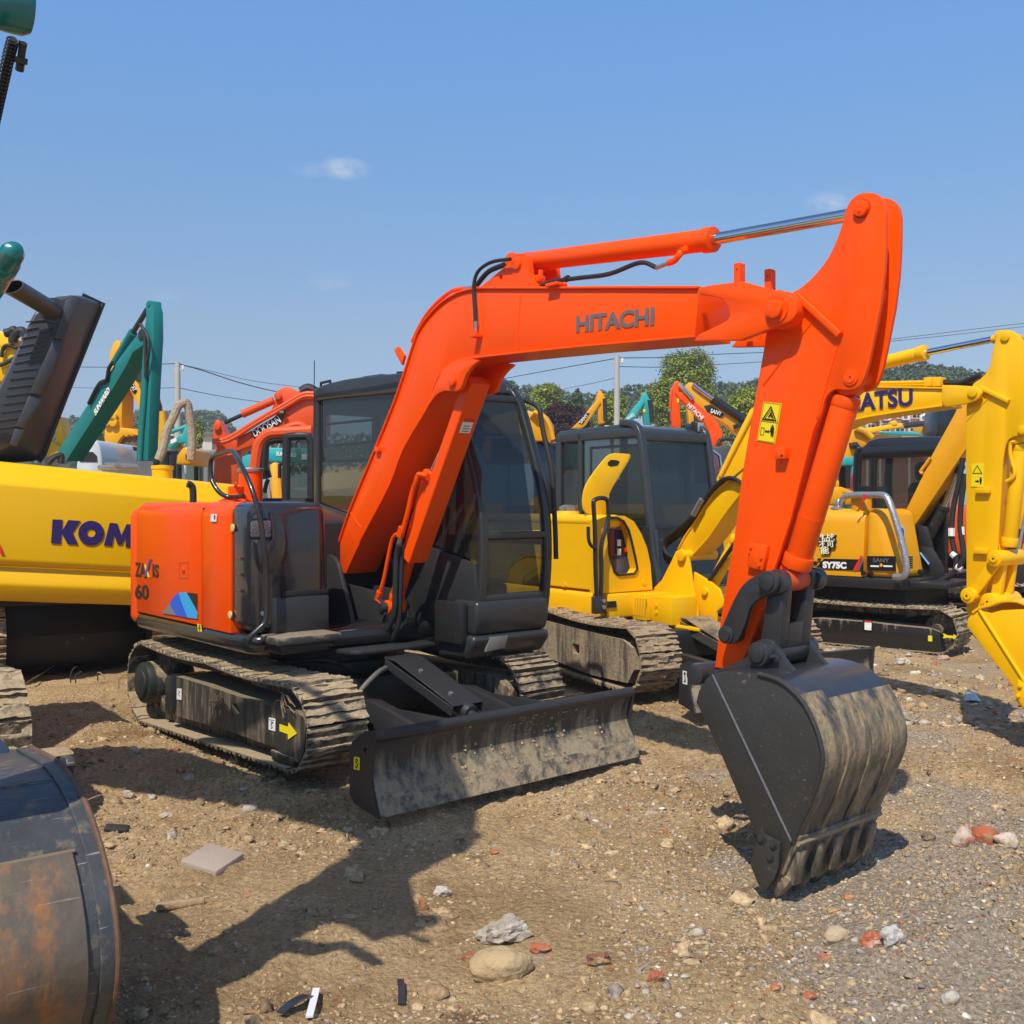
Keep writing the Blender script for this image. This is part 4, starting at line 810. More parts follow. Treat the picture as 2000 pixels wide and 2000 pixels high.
for s in (-1, 1): obj('blade_arm', prism([(.4, .3), (.4, .44), (1.68, .38), (1.68, .2)], s*.4-.04, s*.4+.04, .008), CHAR, km)
obj('cylinder_cover', join(strip([(.4, .66), (.6, .66), (1.35, .44)], .012, -.14, .14), strip([(.5, .6), (1.35, .40)], .08, -.145, -.13)), mat('cover_dusty', (.06, .055, .05), .5, var=.2, dust=.4, dtop=.6), km)
obj('blade_cylinder', join(cyl((.5, 0, .58), (1.4, 0, .36), .05, 18), cyl((1.4, -.1, .38), (1.4, .1, .38), .08, 20, .005)), CHAR, km)
MU = Matrix.Translation((KF._loc(1.39, 9.68)[0], KF._loc(1.39, 9.68)[1], 0)) @ Matrix.Rotation(math.radians(-8), 4, 'Z')
for o in [o for o in bpy.data.objects if o not in before and o.parent == km]: o.matrix_basis = MU @ o.matrix_basis
obj('slew_ring', cyl((-.45, 0, .52), (-.45, 0, .70), .45, 30), BLACK, km)
# boom
bt = [(1324,1073),(1337,1048),(1355,1022),(1376,988),(1397,960),(1418,942),(1450,915),(1500,868),(1560,815),(1620,775),(1668,758),(1717,756),(1842,758)]
bbm = [(1842,792),(1785,800),(1700,813),(1650,826),(1580,858),(1500,905),(1450,959),(1414,1005),(1383,1050),(1350,1086)]
bt3, bb3 = smooth(rx(KF, -.12, bt), 2), smooth(rx(KF, -.12, bbm), 2)
obj('boom', prism(bt3+bb3, -.11, .11, .004, ang=50), YEL, km); obj('boom_flange', strip(bt3, .014, -.125, .125), YEL, km); obj('boom_flange', strip(bb3, .014, -.125, .125), YEL, km)
for y in (-.14, .11): poly(km, KF, 'boom_tip_plate', q('E',(1310,780),(1420,782),(1545,790),(1590,805),(1612,835),(1600,870),(1560,900),(1480,925),(1345,945),(1315,930),(1310,900)), y, y+.03, YEL)
pin(km, KF, 1898, 766, -.155, .16, .035, YEL); pin(km, KF, 1328, 1085, -.23, .22, .05, YEL)
tubep(km, KF, 'steel_pipe', q('E',(700,765),(850,765),(1150,760),(1290,755)), -.06, .014, YEL, 1); tubep(km, KF, 'steel_pipe', q('E',(700,790),(850,788),(1150,785),(1290,782)), -.02, .014, YEL, 1)
obj('pipe_clamp', join(*[box(*(lambda x, z: (x-.03, x+.03, -.09, .0, z-.03, z+.035))(*KF.yp(*q('E', (a, 760))[0], -.05)), .004) for a in (1225, 1290)]), YEL, km)
tubep(km, KF, 'hydraulic_hose', q('E',(1310,755),(1380,765),(1450,765),(1530,735),(1600,705)), -.03, .02, RUBBER); tubep(km, KF, 'hydraulic_hose', q('E',(1310,775),(1400,775),(1480,775),(1560,765)), .03, .018, RUBBER)
cyl2(km, KF, (1560, 748), (1806, 689), (1961, 658), 0, .052, .024, YEL)
for y in (-.07, .05): poly(km, KF, 'cylinder_bracket', [(1520,860),(1545,750),(1562,738),(1580,748),(1600,800)], y, y+.025, YEL)
on_side('lettering', 'KOMATSU', 1596, 810, 1783, 790, 31, NAVY, -.118, root=km, fr=KF, bold=.03)
KA = -.085
arm_px = q('E',(1545,770),(1600,735),(1640,695),(1672,635),(1690,540),(1712,445),(1745,385),(1790,362),(1850,375),(1905,425))+[(2004,672),(2016,730),(2016,790),(2010,838),(2000,849),(1979,853),(1970,858),(1964,869),(1959,894),(1949,1066),(1932,1130),(1914,1185),(1904,1208),(1893,1212),(1887,1192),(1886,900),(1887,793)]
for y in (KA, .065): poly(km, KF, 'arm_side_plate', arm_px, y, y+.02, YEL)
poly(km, KF, 'arm', [(1893,790),(1905,768),(1990,768),(2000,835),(1975,850),(1962,862),(1954,894),(1944,1066),(1908,1190),(1893,1190),(1892,900)], KA+.018, .067, YEL)
pin(km, KF, 1962, 657, KA-.015, .1, .032, YEL); pin(km, KF, 1995, 840, KA-.015, .1, .028, YEL)
a0, a1 = KF.yp(*q('E', (1612, 800))[0], KA), KF.yp(*q('E', (1825, 905))[0], KA); obj('reinforcing_rib', bar([(a0[0], KA-.014, a0[1]), (a1[0], KA-.014, a1[1])], .024, .03), YEL, km)
a0, a1 = KF.yp(*q('E', (1690, 850))[0], KA), KF.yp(*q('E', (1500, 1050))[0], KA); obj('weld_seam', tube([(a0[0], KA, a0[1]), (a1[0], KA, a1[1])], .006, 6), YEL, km)
cyl2(km, KF, (1996, 852), (1971, 1064), (1952, 1085), 0, .05, .025, YEL, YEL)
tubep(km, KF, 'steel_pipe', q('E',(1870,1212),(1835,1215),(1828,1290),(1845,1370),(1862,1430),(1850,1480),(1800,1508)), -.06, .013, YEL)
decal2(km, KF, 'warning_label', q('E',(1540,1372),(1632,1372),(1628,1548),(1536,1548)), YELP, KA, .001)
def triangle_symbol(root, fr, y, c, w, h, m=BLACKP, t=.004):
    P = [(c[0], c[1]-h/2), (c[0]+w/2, c[1]+h/2), (c[0]-w/2, c[1]+h/2)]; return outline('warning_symbol', P, m, y, t, fr, root, .006)
triangle_symbol(km, KF, KA, q('E', (1583, 1418))[0], 18, 15)
decal2(km, KF, 'warning_symbol', q('E',(1603,1478),(1614,1478),(1617,1500),(1612,1530),(1604,1530),(1600,1500)), BLACKP, KA, .003)
decal2(km, KF, 'warning_symbol', q('E',(1566,1506),(1576,1500),(1590,1500),(1598,1506),(1590,1514),(1576,1514)), BLACKP, KA, .003)
for px, py in ((1923, 958), (1919, 1076)):
    x, z = KF.yp(px, py, KA); obj('bolted_lug', box(x-.05, x+.05, KA-.035, KA, z-.02, z+.02, .004), YEL, km)
# linkage and bucket
ln = [KF.yp(*q('O', p)[0], -.12) for p in ((1535,1015),(1735,735),(1690,1060))]
for (x, z), r in zip(ln, (.055, .055, .058)): obj('link_pin', join(cyl((x, -.17, z), (x, .17, z), r, 24, .006), cyl((x, -.18, z), (x, -.165, z), r*.5, 18)), YEL, km)
for x, z in ln: obj('grease_hole', cyl((x, -.183, z), (x, -.179, z), .007, 8), BLACKP, km)
def link2(a, b, w, y0, y1):
    A, B = Vector(a), Vector(b); d = (B-A).normalized(); n = Vector((-d.y, d.x))*w
    return prism([tuple(A+n-d*w), tuple(A-n-d*w), tuple(B-n+d*w), tuple(B+n+d*w)], y0, y1, .01)
obj('side_link', link2(ln[0], ln[1], .04, -.13, -.10), YEL, km); obj('side_link', link2(ln[0], ln[1], .04, .10, .13), YEL, km)
obj('bucket_link', join(link2(ln[1], ln[2], .035, -.09, -.04)), YEL, km); obj('bucket_link', link2(ln[1], ln[2], .035, .04, .09), YEL, km)
bk = q('O',(1500,1250),(1508,1190),(1545,1150),(1600,1132),(1680,1150),(1760,1128),(1932,1120),(2100,1250),(2180,1500),(2150,1800),(2060,2010),(1995,2090),(1960,2010),(1932,1880),(1860,1800),(1850,1700))
poly(km, KF, 'bucket_side', bk, -.30, -.28, YEL, .004); P = rx(KF, -.30, bk); obj('bucket_side', prism(P, .28, .30, .004), YEL, km)
obj('bucket_shell', strip(smooth(rx(KF, -.30, q('O',(1545,1148),(1600,1110),(1680,1090),(1780,1060),(1932,1080),(2100,1230),(2190,1500),(2150,1820),(2060,2010))), 3), .018, -.31, .31), YEL, km)
a0, a1 = KF.yp(*q('O', (1598, 1128))[0], -.3), KF.yp(*q('O', (1975, 1720))[0], -.3); obj('weld_bead', tube([(a0[0], -.303, a0[1]), (a1[0], -.303, a1[1])], .012, 8), YEL, km)
poly(km, KF, 'bucket_ear', q('O',(1560,1130),(1640,1090),(1650,1010),(1760,1010),(1790,1060),(1932,1060),(1932,1120),(1700,1160)), -.12, -.09, YEL); poly(km, KF, 'bucket_ear', q('O',(1560,1130),(1640,1090),(1650,1010),(1760,1010),(1790,1060),(1932,1060),(1932,1120),(1700,1160)), .09, .12, YEL)
poly(km, KF, 'side_cutter', q('O',(1885,1650),(1960,1700),(1980,1900),(1932,1870),(1870,1790)), -.32, -.301, YEL, .004)
for p in ((1897, 1700), (1880, 1775)): pin(km, KF, *q('O', p)[0], -.335, -.32, .014, YEL, 'bolt')
# pedestal, deck and body
pd = q('H',(1040,1180),(1130,1090),(1205,940),(1235,875),(1270,856),(1310,878),(1332,960),(1352,1100),(1385,1260),(1400,1400),(1040,1400))
for y in (-.19, .155): poly(km, KF, 'boom_pedestal', pd, y, y+.035, YEL)
poly(km, KF, 'boom_pedestal', q('H',(1370,1030),(1420,1060),(1500,1110),(1560,1160),(1590,1240),(1590,1290),(1540,1330),(1540,1400),(1370,1400)), -.10, -.07, YEL); poly(km, KF, 'boom_pedestal', q('H',(1370,1030),(1420,1060),(1500,1110),(1560,1160),(1590,1240),(1590,1290),(1540,1330),(1540,1400),(1370,1400)), .07, .10, YEL)
for p in ((1445, 1180), (1268, 908)): pin(km, KF, *q('H', p)[0], -.215 if p[0] < 1300 else -.13, .2, .036, YEL)
cyl2(km, KF, (1382,1160), (1440,1052), (1520,900), 0, .055, .03, YEL)
tubep(km, KF, 'hydraulic_hose', q('H',(1490,1095),(1560,990),(1650,860),(1720,760)), -.08, .02, RUBBER)
x0, z0 = KF.yp(1275, 1212, -.2); x1, z1 = KF.yp(1404, 1212, -.2)
obj('front_plate', box(x0-.8, x1, -.45, .45, z0, z0+.03, .006), YEL, km)
obj('deck_front', box(-.55, -.06, -.86, -.2, .64, .86, .02), YEL, km); obj('deck_side', box(-2.3, -.1, -.88, -.2, .62, .88, .06, 3), YEL, km)
obj('deck_panel', box(-.06, .12, -.56, -.195, .62, .86, .008), YEL, km); obj('deck_panel', box(.13, .40, -.50, -.195, .60, .85, .008), YEL, km)
for k in range(5): obj('deck_shadow_stripe', prism([(-.04+k*.035, .66), (-.025+k*.035, .66), (-.005+k*.035, .82), (-.02+k*.035, .82)], -.566, -.558, 0), YEL_WORN, km)  # darker strips imitate the shadow stripes across the deck panel
for z_ in (.76, .70): obj('bolt', cyl((.2, -.51, z_), (.2, -.50, z_), .016, 8), YEL, km)
kb = [(-2.3, -.88)]+[(-.19+.08*math.sin(math.radians(a)), -.80-.08*math.cos(math.radians(a))) for a in range(0, 91, 15)]+[(-.11, -.79), (-2.3, -.79)]
obj('side_cover', prism_z(kb, .885, 1.50, .01, 1, ang=50), YEL, km); obj('hood_top', box(-2.3, -.115, -.885, -.62, 1.46, 1.58, .055, 4), YEL, km)
# front cover with an opening for the red control box
def kx(px, py, x=-.10): return KF.xp(px, py, x)
oc = [kx(*p) for p in q('H',(640,640),(720,610),(850,608),(920,650),(975,740),(1020,850),(1045,970),(1060,1165),(720,1190),(640,1195))]
oh = [kx(*p) for p in q('H',(730,625),(790,622),(840,650),(880,720),(905,820),(930,930),(944,1010),(920,1045),(800,1055),(770,1030),(735,900),(722,740))]
obj('front_cover', prism_x(oc, -.20, -.10, 0, [oh]), YEL, km)
obj('opening_liner', prism_x(oh, -.62, -.60, 0), DARKIN, km)
oR = [kx(*p) for p in q('H',(722,740),(735,900),(770,1030),(800,1055),(920,1045),(944,1010),(930,930),(905,820))]
obj('opening_seal', tube([(-.095, y, z) for y, z in oh]+[(-.095, *oh[0])], .012, 6), RUBBER, km)
y0, z1_ = kx(*q('H', (738, 712))[0], -.2); y1, z0_ = kx(*q('H', (893, 905))[0], -.2)
cb = obj('control_box', box(-.45, -.2, y0, y1, z0_, z1_, .012), mat('maroon_box', (.20, .012, .02), .4, var=.1), km)
obj('control_panel', box(-.2, -.19, y0+.06, y1-.01, z0_+.01, z1_-.01, .003), BLACKP, cb)
for i, (a, b_) in enumerate(((795, 800), (795, 870))):
    ya, za = kx(*q('H', (a, b_-12))[0], -.188); obj('panel_switch', box(-.19, -.186, ya, ya+.045, za-.06, za, .002), WHITE, cb)
ya, za = kx(*q('H', (850, 850))[0], -.188); obj('panel_button', box(-.19, -.186, ya, ya+.04, za-.04, za, .002), REDP, cb)
ya, za = kx(*q('H', (790, 925))[0], -.3); obj('reservoir_tank', box(-.5, -.3, ya, ya+.22, za-.3, za, .02), mat('milky_plastic', (.45, .47, .48), .4), km)
lid = [KF.xp(*p, -.35) for p in q('H',(540,450),(560,375),(620,280),(700,180),(740,145),(790,135),(880,142),(896,152),(880,200),(800,330),(738,440),(735,520),(725,580),(690,600),(560,590),(535,520))]
lo = obj('filler_flap', prism_x(smooth(lid, 2, True), -.37, -.35, .006, None, 2, 60), YEL, km)
lh = [KF.xp(*p, -.35) for p in q('H',(722,205),(745,185),(790,188),(812,200),(795,228),(745,236),(722,225))]; obj('flap_hole', prism_x(lh, -.351, -.347, 0), DARKIN, lo)
for py in (1142, 1137):
    y_, z_ = kx(1102 if py == 1142 else 1257, py, -.1)
x_, z_ = KF.yp(1102, 1142, -.88); obj('cover_button', cyl((x_, -.88, z_), (x_, -.89, z_), .025, 14), YEL, km); y_, z_ = kx(1257, 1137, -.1); obj('cover_button', cyl((-.1, y_, z_), (-.09, y_, z_), .025, 14), YEL, km)
a = KF.yp(1109, 996, -.7); obj('fuel_cap', lathe([(0, 0), (.13, 0), (.12, .03), (.11, .06), (0, .06)], (a[0], -.7, 1.55)), YEL, km); obj('fuel_cap', lathe([(0, 0), (.085, 0), (.085, .04), (.04, .06), (0, .06)], (a[0], -.7, 1.61)), STEEL, km)
obj('handrail', tube([(-.02, *kx(a, b_, -.02)) for a, b_ in q('H',(640,1230),(630,1000),(625,700),(615,520),(625,490),(660,475),(700,478),(722,500),(727,560),(725,640),(680,800),(672,900),(675,1000),(672,1230))], .021, 10, 4), mat('rail_black', (.02, .02, .02), .35, coat=.2), km)
obj('handrail', tube([(-.0, *kx(a, b_, 0)) for a, b_ in q('H',(575,690),(578,780),(595,830),(635,860))], .016, 8, 4), RUBBER, km)
y0, z0 = kx(*q('H', (628, 1220))[0], .0); y1, z1 = kx(*q('H', (712, 1345))[0], .0); obj('rail_mount', box(-.06, .0, y0, y1, z1, z0, .01), CHAR, km)
for py in (1250, 1297): y_, z_ = kx(*q('H', (690, py))[0], .0); obj('bolt', cyl((0, y_, z_), (.015, y_, z_), .018, 8), STEEL, km)
for k in range(7):
    y_, z_ = kx(*q('H', (722, 1258+k*7))[0], -.05); obj('vent_slot', box(-.06, -.045, y_, y_+.10, z_-.004, z_+.003, 0), DARKIN, km)
obj('body_filler', box(-2.3, -.62, -.6, 1.1, .7, 1.45, .02), DARKIN, km)
# cab
KM = mat('dark_grey_cab_paint', (.038, .042, .046), .35, coat=.25, var=.12)
cy0, cy1 = .2, 1.15
def kc(px, py, y): x, z = KF.yp(px, py, y); return (x, y, z)
def cbar(nm, P, w, h, sm=0): return obj(nm, bar(P, w, h, sm), KM, km)
T0, T1 = kc(1090, 848, cy0), kc(1222, 824, cy0)
fp_ = smooth([kc(1215,826,cy0), kc(1236,828,cy0), kc(1250,845,cy0), kc(1258,900,cy0), kc(1268,1000,cy0), kc(1278,1090,cy0), kc(1288,1148,cy0)], 3)
cbar('cab_pillar', fp_, .075, .07)
fp2 = [(p[0]+.0, cy1, p[2]) for p in fp_]; cbar('cab_pillar', fp2, .07, .07)
zr = T0[2]; rp2 = [(T0[0], zr-.03), (T0[0]+.02, zr+.03), (fp_[2][0]-.15, zr+.045), (fp_[4][0]-.02, zr+.0), (fp_[4][0]+.03, zr-.05)]
obj('cab_roof', prism(rp2, cy0-.02, cy1+.03, .03, None, 3, ang=30), KM, km)
for y in (cy0, cy1): cbar('cab_pillar', [(T0[0]+.04, y, .85), (T0[0]+.04, y, zr-.02)], .08, .07)
cbar('cab_pillar', [(T0[0]+.42, cy0, .85), (T0[0]+.42, cy0, zr-.02)], .06, .06)
obj('cab_side_wall', prism([(T0[0], .85), (fp_[-1][0], .85), (fp_[-1][0]-.05, 1.42), (T0[0], 1.42)], cy0-.01, cy0+.03, .01), KM, km)
obj('cab_side_wall', prism([(T0[0], .85), (fp_[-1][0], .85), (fp_[-1][0]-.05, 1.05), (T0[0], 1.05)], cy1-.02, cy1+.02, .01), KM, km)
obj('cab_front_sill', bar([(fp_[-1][0], cy0, .9), (fp_[-1][0], cy1, .9)], .1, .1), KM, km); obj('cab_front_sill', bar([(fp_[-6][0], cy0, 1.3), (fp_[-6][0], cy1, 1.3)], .04, .05), KM, km)
obj('front_header', bar([(at_z(fp_, zr-.09)[0], cy0, zr-.09), (at_z(fp_, zr-.09)[0], cy1, zr-.09)], .07, .1), KM, km)
obj('side_header', bar([(T0[0], cy0, zr-.05), (at_z(fp_, zr-.09)[0], cy0, zr-.05)], .06, .1), KM, km)
def quad_pane(root, nm, P, m, th=.006):
    n = len(P); a = Vector(P[1])-Vector(P[0]); b = Vector(P[2])-Vector(P[1]); nn = a.cross(b).normalized()*th
    return obj(nm, (list(P)+[tuple(Vector(p)+nn) for p in P], [list(range(n)), list(range(2*n-1, n-1, -1))]+[[i, (i+1) % n, (i+1) % n+n, i+n] for i in range(n)]), m, root, ang=10)
quad_pane(km, 'side_window', [(T0[0], cy0, 1.42), (at_z(fp_, 1.42)[0], cy0, 1.42), (at_z(fp_, 1.9)[0], cy0, 1.9), (at_z(fp_, zr-.1)[0], cy0, zr-.1), (T0[0], cy0, zr-.1)], GLASS_D)
quad_pane(km, 'door_window', [(T0[0], cy1, 1.05), (at_z(fp_, 1.1)[0], cy1, 1.05), (at_z(fp_, zr-.1)[0], cy1, zr-.1), (T0[0], cy1, zr-.1)], GLASS)
vv = []
for z in (.95, 1.3, 1.7, 2.1, zr-.12): x = at_z(fp_, z)[0]; vv += [(x, cy0, z), (x, cy1, z), (x-.006, cy1, z), (x-.006, cy0, z)]
ff = [[i*4+k, i*4+(k+1) % 4, i*4+4+(k+1) % 4, i*4+4+k] for i in range(4) for k in range(4)]+[[3, 2, 1, 0], [16, 17, 18, 19]]
obj('front_window', (vv, ff), GLASS_D, km)
obj('cab_rear_wall', box(T0[0]-.02, T0[0]+.02, cy0, cy1, .85, 1.5, .01), KM, km)
inr = [(T0[0]+.55, cy0+.03, zr-.18), (at_z(fp_, zr-.2)[0]-.12, cy0+.03, zr-.18), (at_z(fp_, zr-.3)[0]-.06, cy0+.03, zr-.28), (at_z(fp_, 1.5)[0]-.08, cy0+.03, 1.52), (T0[0]+.55, cy0+.03, 1.50)]
obj('window_seal', tube(inr+[inr[0]], .016, 6), RUBBER, km)
obj('seat', join(box(T0[0]+.3, T0[0]+.85, .45, .95, 1.1, 1.28, .05), box(T0[0]+.25, T0[0]+.4, .48, .92, 1.2, 1.95, .05)), DARKIN, km)
obj('cab_floor', box(T0[0], fp_[-1][0], cy0, cy1, .84, .9, 0), DARKIN, km)
y_, z_ = KF.xp(*q('D', (648, 905))[0], fp_[4][0]); obj('roof_lamp', box(fp_[4][0]-.1, fp_[4][0]+.0, y_-.06, y_+.07, z_-.07, z_+.07, .03, 3), BLACK, km); obj('lamp_lens', box(fp_[4][0], fp_[4][0]+.006, y_-.04, y_+.05, z_-.05, z_+.05, .002), mat('lamp_glass', (.35, .35, .36), .15), km)
# hoses into the boom
for k in range(4):
    dd = 9*k
    tubep(km, KF, 'hydraulic_hose', [(a+dd*.35*(1-i/11), b_+dd*.55*(1 if i > 3 else .3)) for i, (a, b_) in enumerate(q('D',(965,1335),(900,1290),(820,1298),(740,1370),(660,1470),(620,1530),(560,1600),(450,1690),(390,1740),(370,1800),(395,1860),(450,1890)))], -.16+.03*k, .016, RUBBER, 4)
tubep(km, KF, 'hose_coupling', q('D',(660,1450),(595,1570)), -.18, .026, STEEL, 0)
tubep(km, KF, 'dangling_wire', q('H',(712,1330),(690,1380),(600,1415),(480,1440),(400,1510),(370,1590),(350,1670)), -.93, .008, RUBBER)
# ================================================================== left: large yellow excavator seen from its tail, hood raised
LF_ = Fr(-4.6, 9.2, 32.3)
lm = thing('excavator', LF_, 'large yellow excavator at the left edge with its dark engine hood tipped up', 'excavator')
def shear(s, k): return [(x, y, z+k*x) for x, y, z in s[0]], s[1]
cwpr = [(.9, .80), (.10, .80), (.02, .86), (-.02, .96), (.0, 1.03), (.03, 1.10), (.03, 1.135), (-.01, 1.145), (-.03, 1.18), (-.035, 1.5), (-.03, 1.86), (.045, 1.95), (.11, 2.05), (.17, 2.07), (.9, 2.08)]
XE = LF_.yp(505, 1000, 0)[0]
YEL_K = mat('yellow_paint_counterweight', (.90, .50, .0015), .34, spec=.3, coat=.15, var=.04, vscale=1.2)
obj('counterweight', shear(prism_x(cwpr, -.9, XE, .022, None, 2, 20), -.088), YEL_K, lm)
def ltext(s, px, py, px2, py2, h): return on_side('lettering', s, px, py, px2, py2, h, NAVY, -.036, root=lm, fr=LF_, bold=.028)
for lt_ in ([(330,368),(393,370),(388,443),(430,372),(507,378),(457,452),(492,527),(425,524),(386,455),(381,522),(320,518)], [(690,390),(738,394),(762,470),(796,398),(850,402),(838,546),(788,540),(794,475),(765,528),(738,526),(718,462),(704,536),(652,532)]):
    decal2(lm, LF_, 'lettering', q('N', *lt_), NAVY, -.036)
obj('lettering', prism([LF_.yp(*q('N', (573+82*math.cos(k*math.pi/16), 455+78*math.sin(k*math.pi/16)))[0], -.036) for k in range(32)], -.042, -.039, 0, [[LF_.yp(*q('N', (573+27*math.cos(k*math.pi/10), 455+25*math.sin(k*math.pi/10)))[0], -.036) for k in range(20)]]), NAVY, lm)
ltext('ATSU', 276, 1070, 440, 1078, 44)
decal2(lm, LF_, 'red_mark', q('N',(0,520),(8,545),(28,590),(0,586)), REDP, -.036)
# raised hood: a deep tray standing on edge
HL = .9; HG = mat('hood_grey', (.042, .045, .050), .42, coat=.1, var=.12, vscale=3)
nf = q('A',(255,820),(390,712),(530,680),(592,690),(470,1070),(318,1470),(172,1660),(60,1820),(-60,1880),(-400,1850),(-300,1500),(-60,1480))
nb = q('A',(290,800),(420,690),(620,684),(775,745),(640,1080),(500,1430),(400,1690),(330,1880),(290,1935),(-300,1990),(-200,1500),(0,1480))
vn = [(lambda a: (a[0], HL, a[1]))(LF_.yp(a_, b_, HL)) for a_, b_ in nf]; vb = [(lambda a: (a[0], HL+.5, a[1]))(LF_.yp(a_, b_, HL+.5)) for a_, b_ in nb]
n = len(vn); hd = obj('raised_hood', bevelled(vn+vb, [list(range(n)), list(range(2*n-1, n-1, -1))]+[[i, (i+1) % n, (i+1) % n+n, i+n] for i in range(n)], .03, 3, 25), HG, lm)
obj('hood_rim', tube([tuple(p) for p in vb[2:9]], .03, 8), BLACK, hd)
chm = q('A',(512,712),(545,700),(592,700),(470,1050),(392,1030)); 
for seg in ([(500,720),(540,700),(600,700),(560,830),(480,1020),(405,1010)], [(400,1022),(470,1050),(400,1250),(318,1440),(222,1425)], [(218,1440),(315,1470),(260,1570),(180,1690),(118,1672)], [(112,1686),(185,1700),(130,1830),(70,1810)]):
    poly(hd, LF_, 'hood_moulding', q('A', *seg), HL-.035, HL+.01, HG, .015)
for k in range(15):
    y = 870+k*62; xl = 235-k*17; pxs = q('A', (max(xl-40, -60), y+14), (xl+70 if 930 < y < 1210 else xl+170-k*4, y-8))
    tubep(hd, LF_, 'hood_rib', pxs, HL-.004, .007, BLACK, 0, 6)
gs = []
for r_ in range(7):
    for c_ in range(8):
        x = 300-r_*14+c_*14; y = 945+r_*38-c_*3; w_ = 10
        gs.append(prism([LF_.yp(a, b_, HL) for a, b_ in q('A', (x, y), (x+w_, y-2), (x+w_-6, y+26), (x-6, y+28))], HL-.012, HL-.002, 0))
g_ = obj('grille', join(*gs), DARKIN, hd); g_['kind'] = 'stuff'
gs = [prism([LF_.yp(a, b_, HL) for a, b_ in q('A', (5+c_*14-r_*12, 1720+r_*42), (14+c_*14-r_*12, 1718+r_*42), (8+c_*14-r_*12, 1745+r_*42), (-1+c_*14-r_*12, 1747+r_*42))], HL-.012, HL-.002, 0) for r_ in range(2) for c_ in range(5)]
g_ = obj('grille', join(*gs), DARKIN, hd); g_['kind'] = 'stuff'
e0 = (lambda a: Vector((a[0], HL, a[1])))(LF_.yp(*q('A', (405, 800))[0], HL)); e1 = (lambda a: Vector((a[0], HL-.75, a[1])))(LF_.yp(*q('A', (95, 618))[0], HL-.75))
pv, pf = ring(e0, e1, .088, .08, 28)
d_ = (e1-e0).normalized(); up = Vector((0, 0, 1)); pv2 = []
for p in pv:                                  # mouth cut on the slant
    P_ = Vector(p); 
    if (P_-e0).dot(d_) > .3: P_ = P_-d_*(P_.z-e1.z)*1.0
    pv2.append(tuple(P_))
obj('exhaust_pipe', (pv2, pf), HG, hd); obj('pipe_bottom', cyl(e0-d_*.02, e0+d_*.3, .079, 20), DARKIN, hd)
obj('exhaust_plate', join(cyl(e0-Vector((0, .0, 0)), e0-Vector((0, .012, 0)), .13, 20)), HG, hd)
# hood contents and rail on the tail
obj('engine_block', join(box(-.6, .75, .9, 1.9, 1.5, 2.0, .04), box(.1, .7, 1.2, 1.9, 1.3, 2.05, .03)), DARKIN, lm)
tubep(lm, LF_, 'engine_pipe', [(93,905),(105,893),(120,890),(118,905)], .75, .03, RUBBER)
a = LF_.yp(317, 925, .5); obj('fuel_cap', lathe([(0, 0), (.10, 0), (.10, .10), (.11, .11), (.11, .14), (0, .15)], (a[0], .5, a[1]-.06)), YEL, lm)
a = LF_.yp(247, 915, .3); obj('hood_hinge', join(box(a[0]-.25, a[0]+.12, .28, .4, a[1]-.02, a[1]+.03, .01), cyl((a[0]-.2, .3, a[1]+.04), (a[0]+.1, .3, a[1]+.03), .02, 8), cyl((a[0]-.1, .25, a[1]+.04), (a[0]-.05, .45, a[1]+.05), .025, 8)), STEEL, lm)
a = LF_.yp(375, 975, .3); tubep(lm, LF_, 'elbow_pipe', [(377,1000),(377,958),(373,948),(366,945)], -.16, .034, RUBBER)
WR = mat('wrapping_paper', (.36, .29, .21), .8, var=.5, vscale=40, bump=1.0, bscale=40)
tubep(lm, LF_, 'wrapped_handrail', q('A',(1195,1925),(1235,1820),(1262,1700),(1300,1620),(1335,1540),(1352,1512),(1400,1490),(1420,1520),(1430,1590),(1445,1680),(1450,1800),(1440,1925)), .7, .045, WR, 4, 10)
# undercarriage of the yellow machine
lb = set(bpy.data.objects)
for yy in (-1.15, .65): add_track(lm, (-1.2, .42, .36, 1.3, .42, .34, .02), yy, .5, TRACKM, FRAMEM, mud=1.2, seed=6, pitch=.17)
obj('undercarriage_frame', box(-1.0, 1.0, -.8, .8, .35, .7, .03), BLACK, lm); obj('slew_ring', cyl((0, 0, .6), (0, 0, .95), .65, 30), BLACK, lm)
ML = Matrix.Translation((.72, 1.75, 0)) @ Matrix.Rotation(math.radians(90), 4, 'Z')
for o in [o for o in bpy.data.objects if o not in lb and o.parent == lm]: o.matrix_basis = ML @ o.matrix_basis
obj('underframe_shade_block', box(-.2, 1.75, .75, 1.6, .06, .8, .05), BLACK, lm)  # plain black block for the underframe and the deep shade between the tracks
obj('upper_frame', box(-.85, XE-.1, .3, 2.9, .72, .98, .03), BLACK, lm)
obj('side_housing', box(-.8, XE-.12, .85, 2.8, .9, 1.5, .08), YEL, lm)
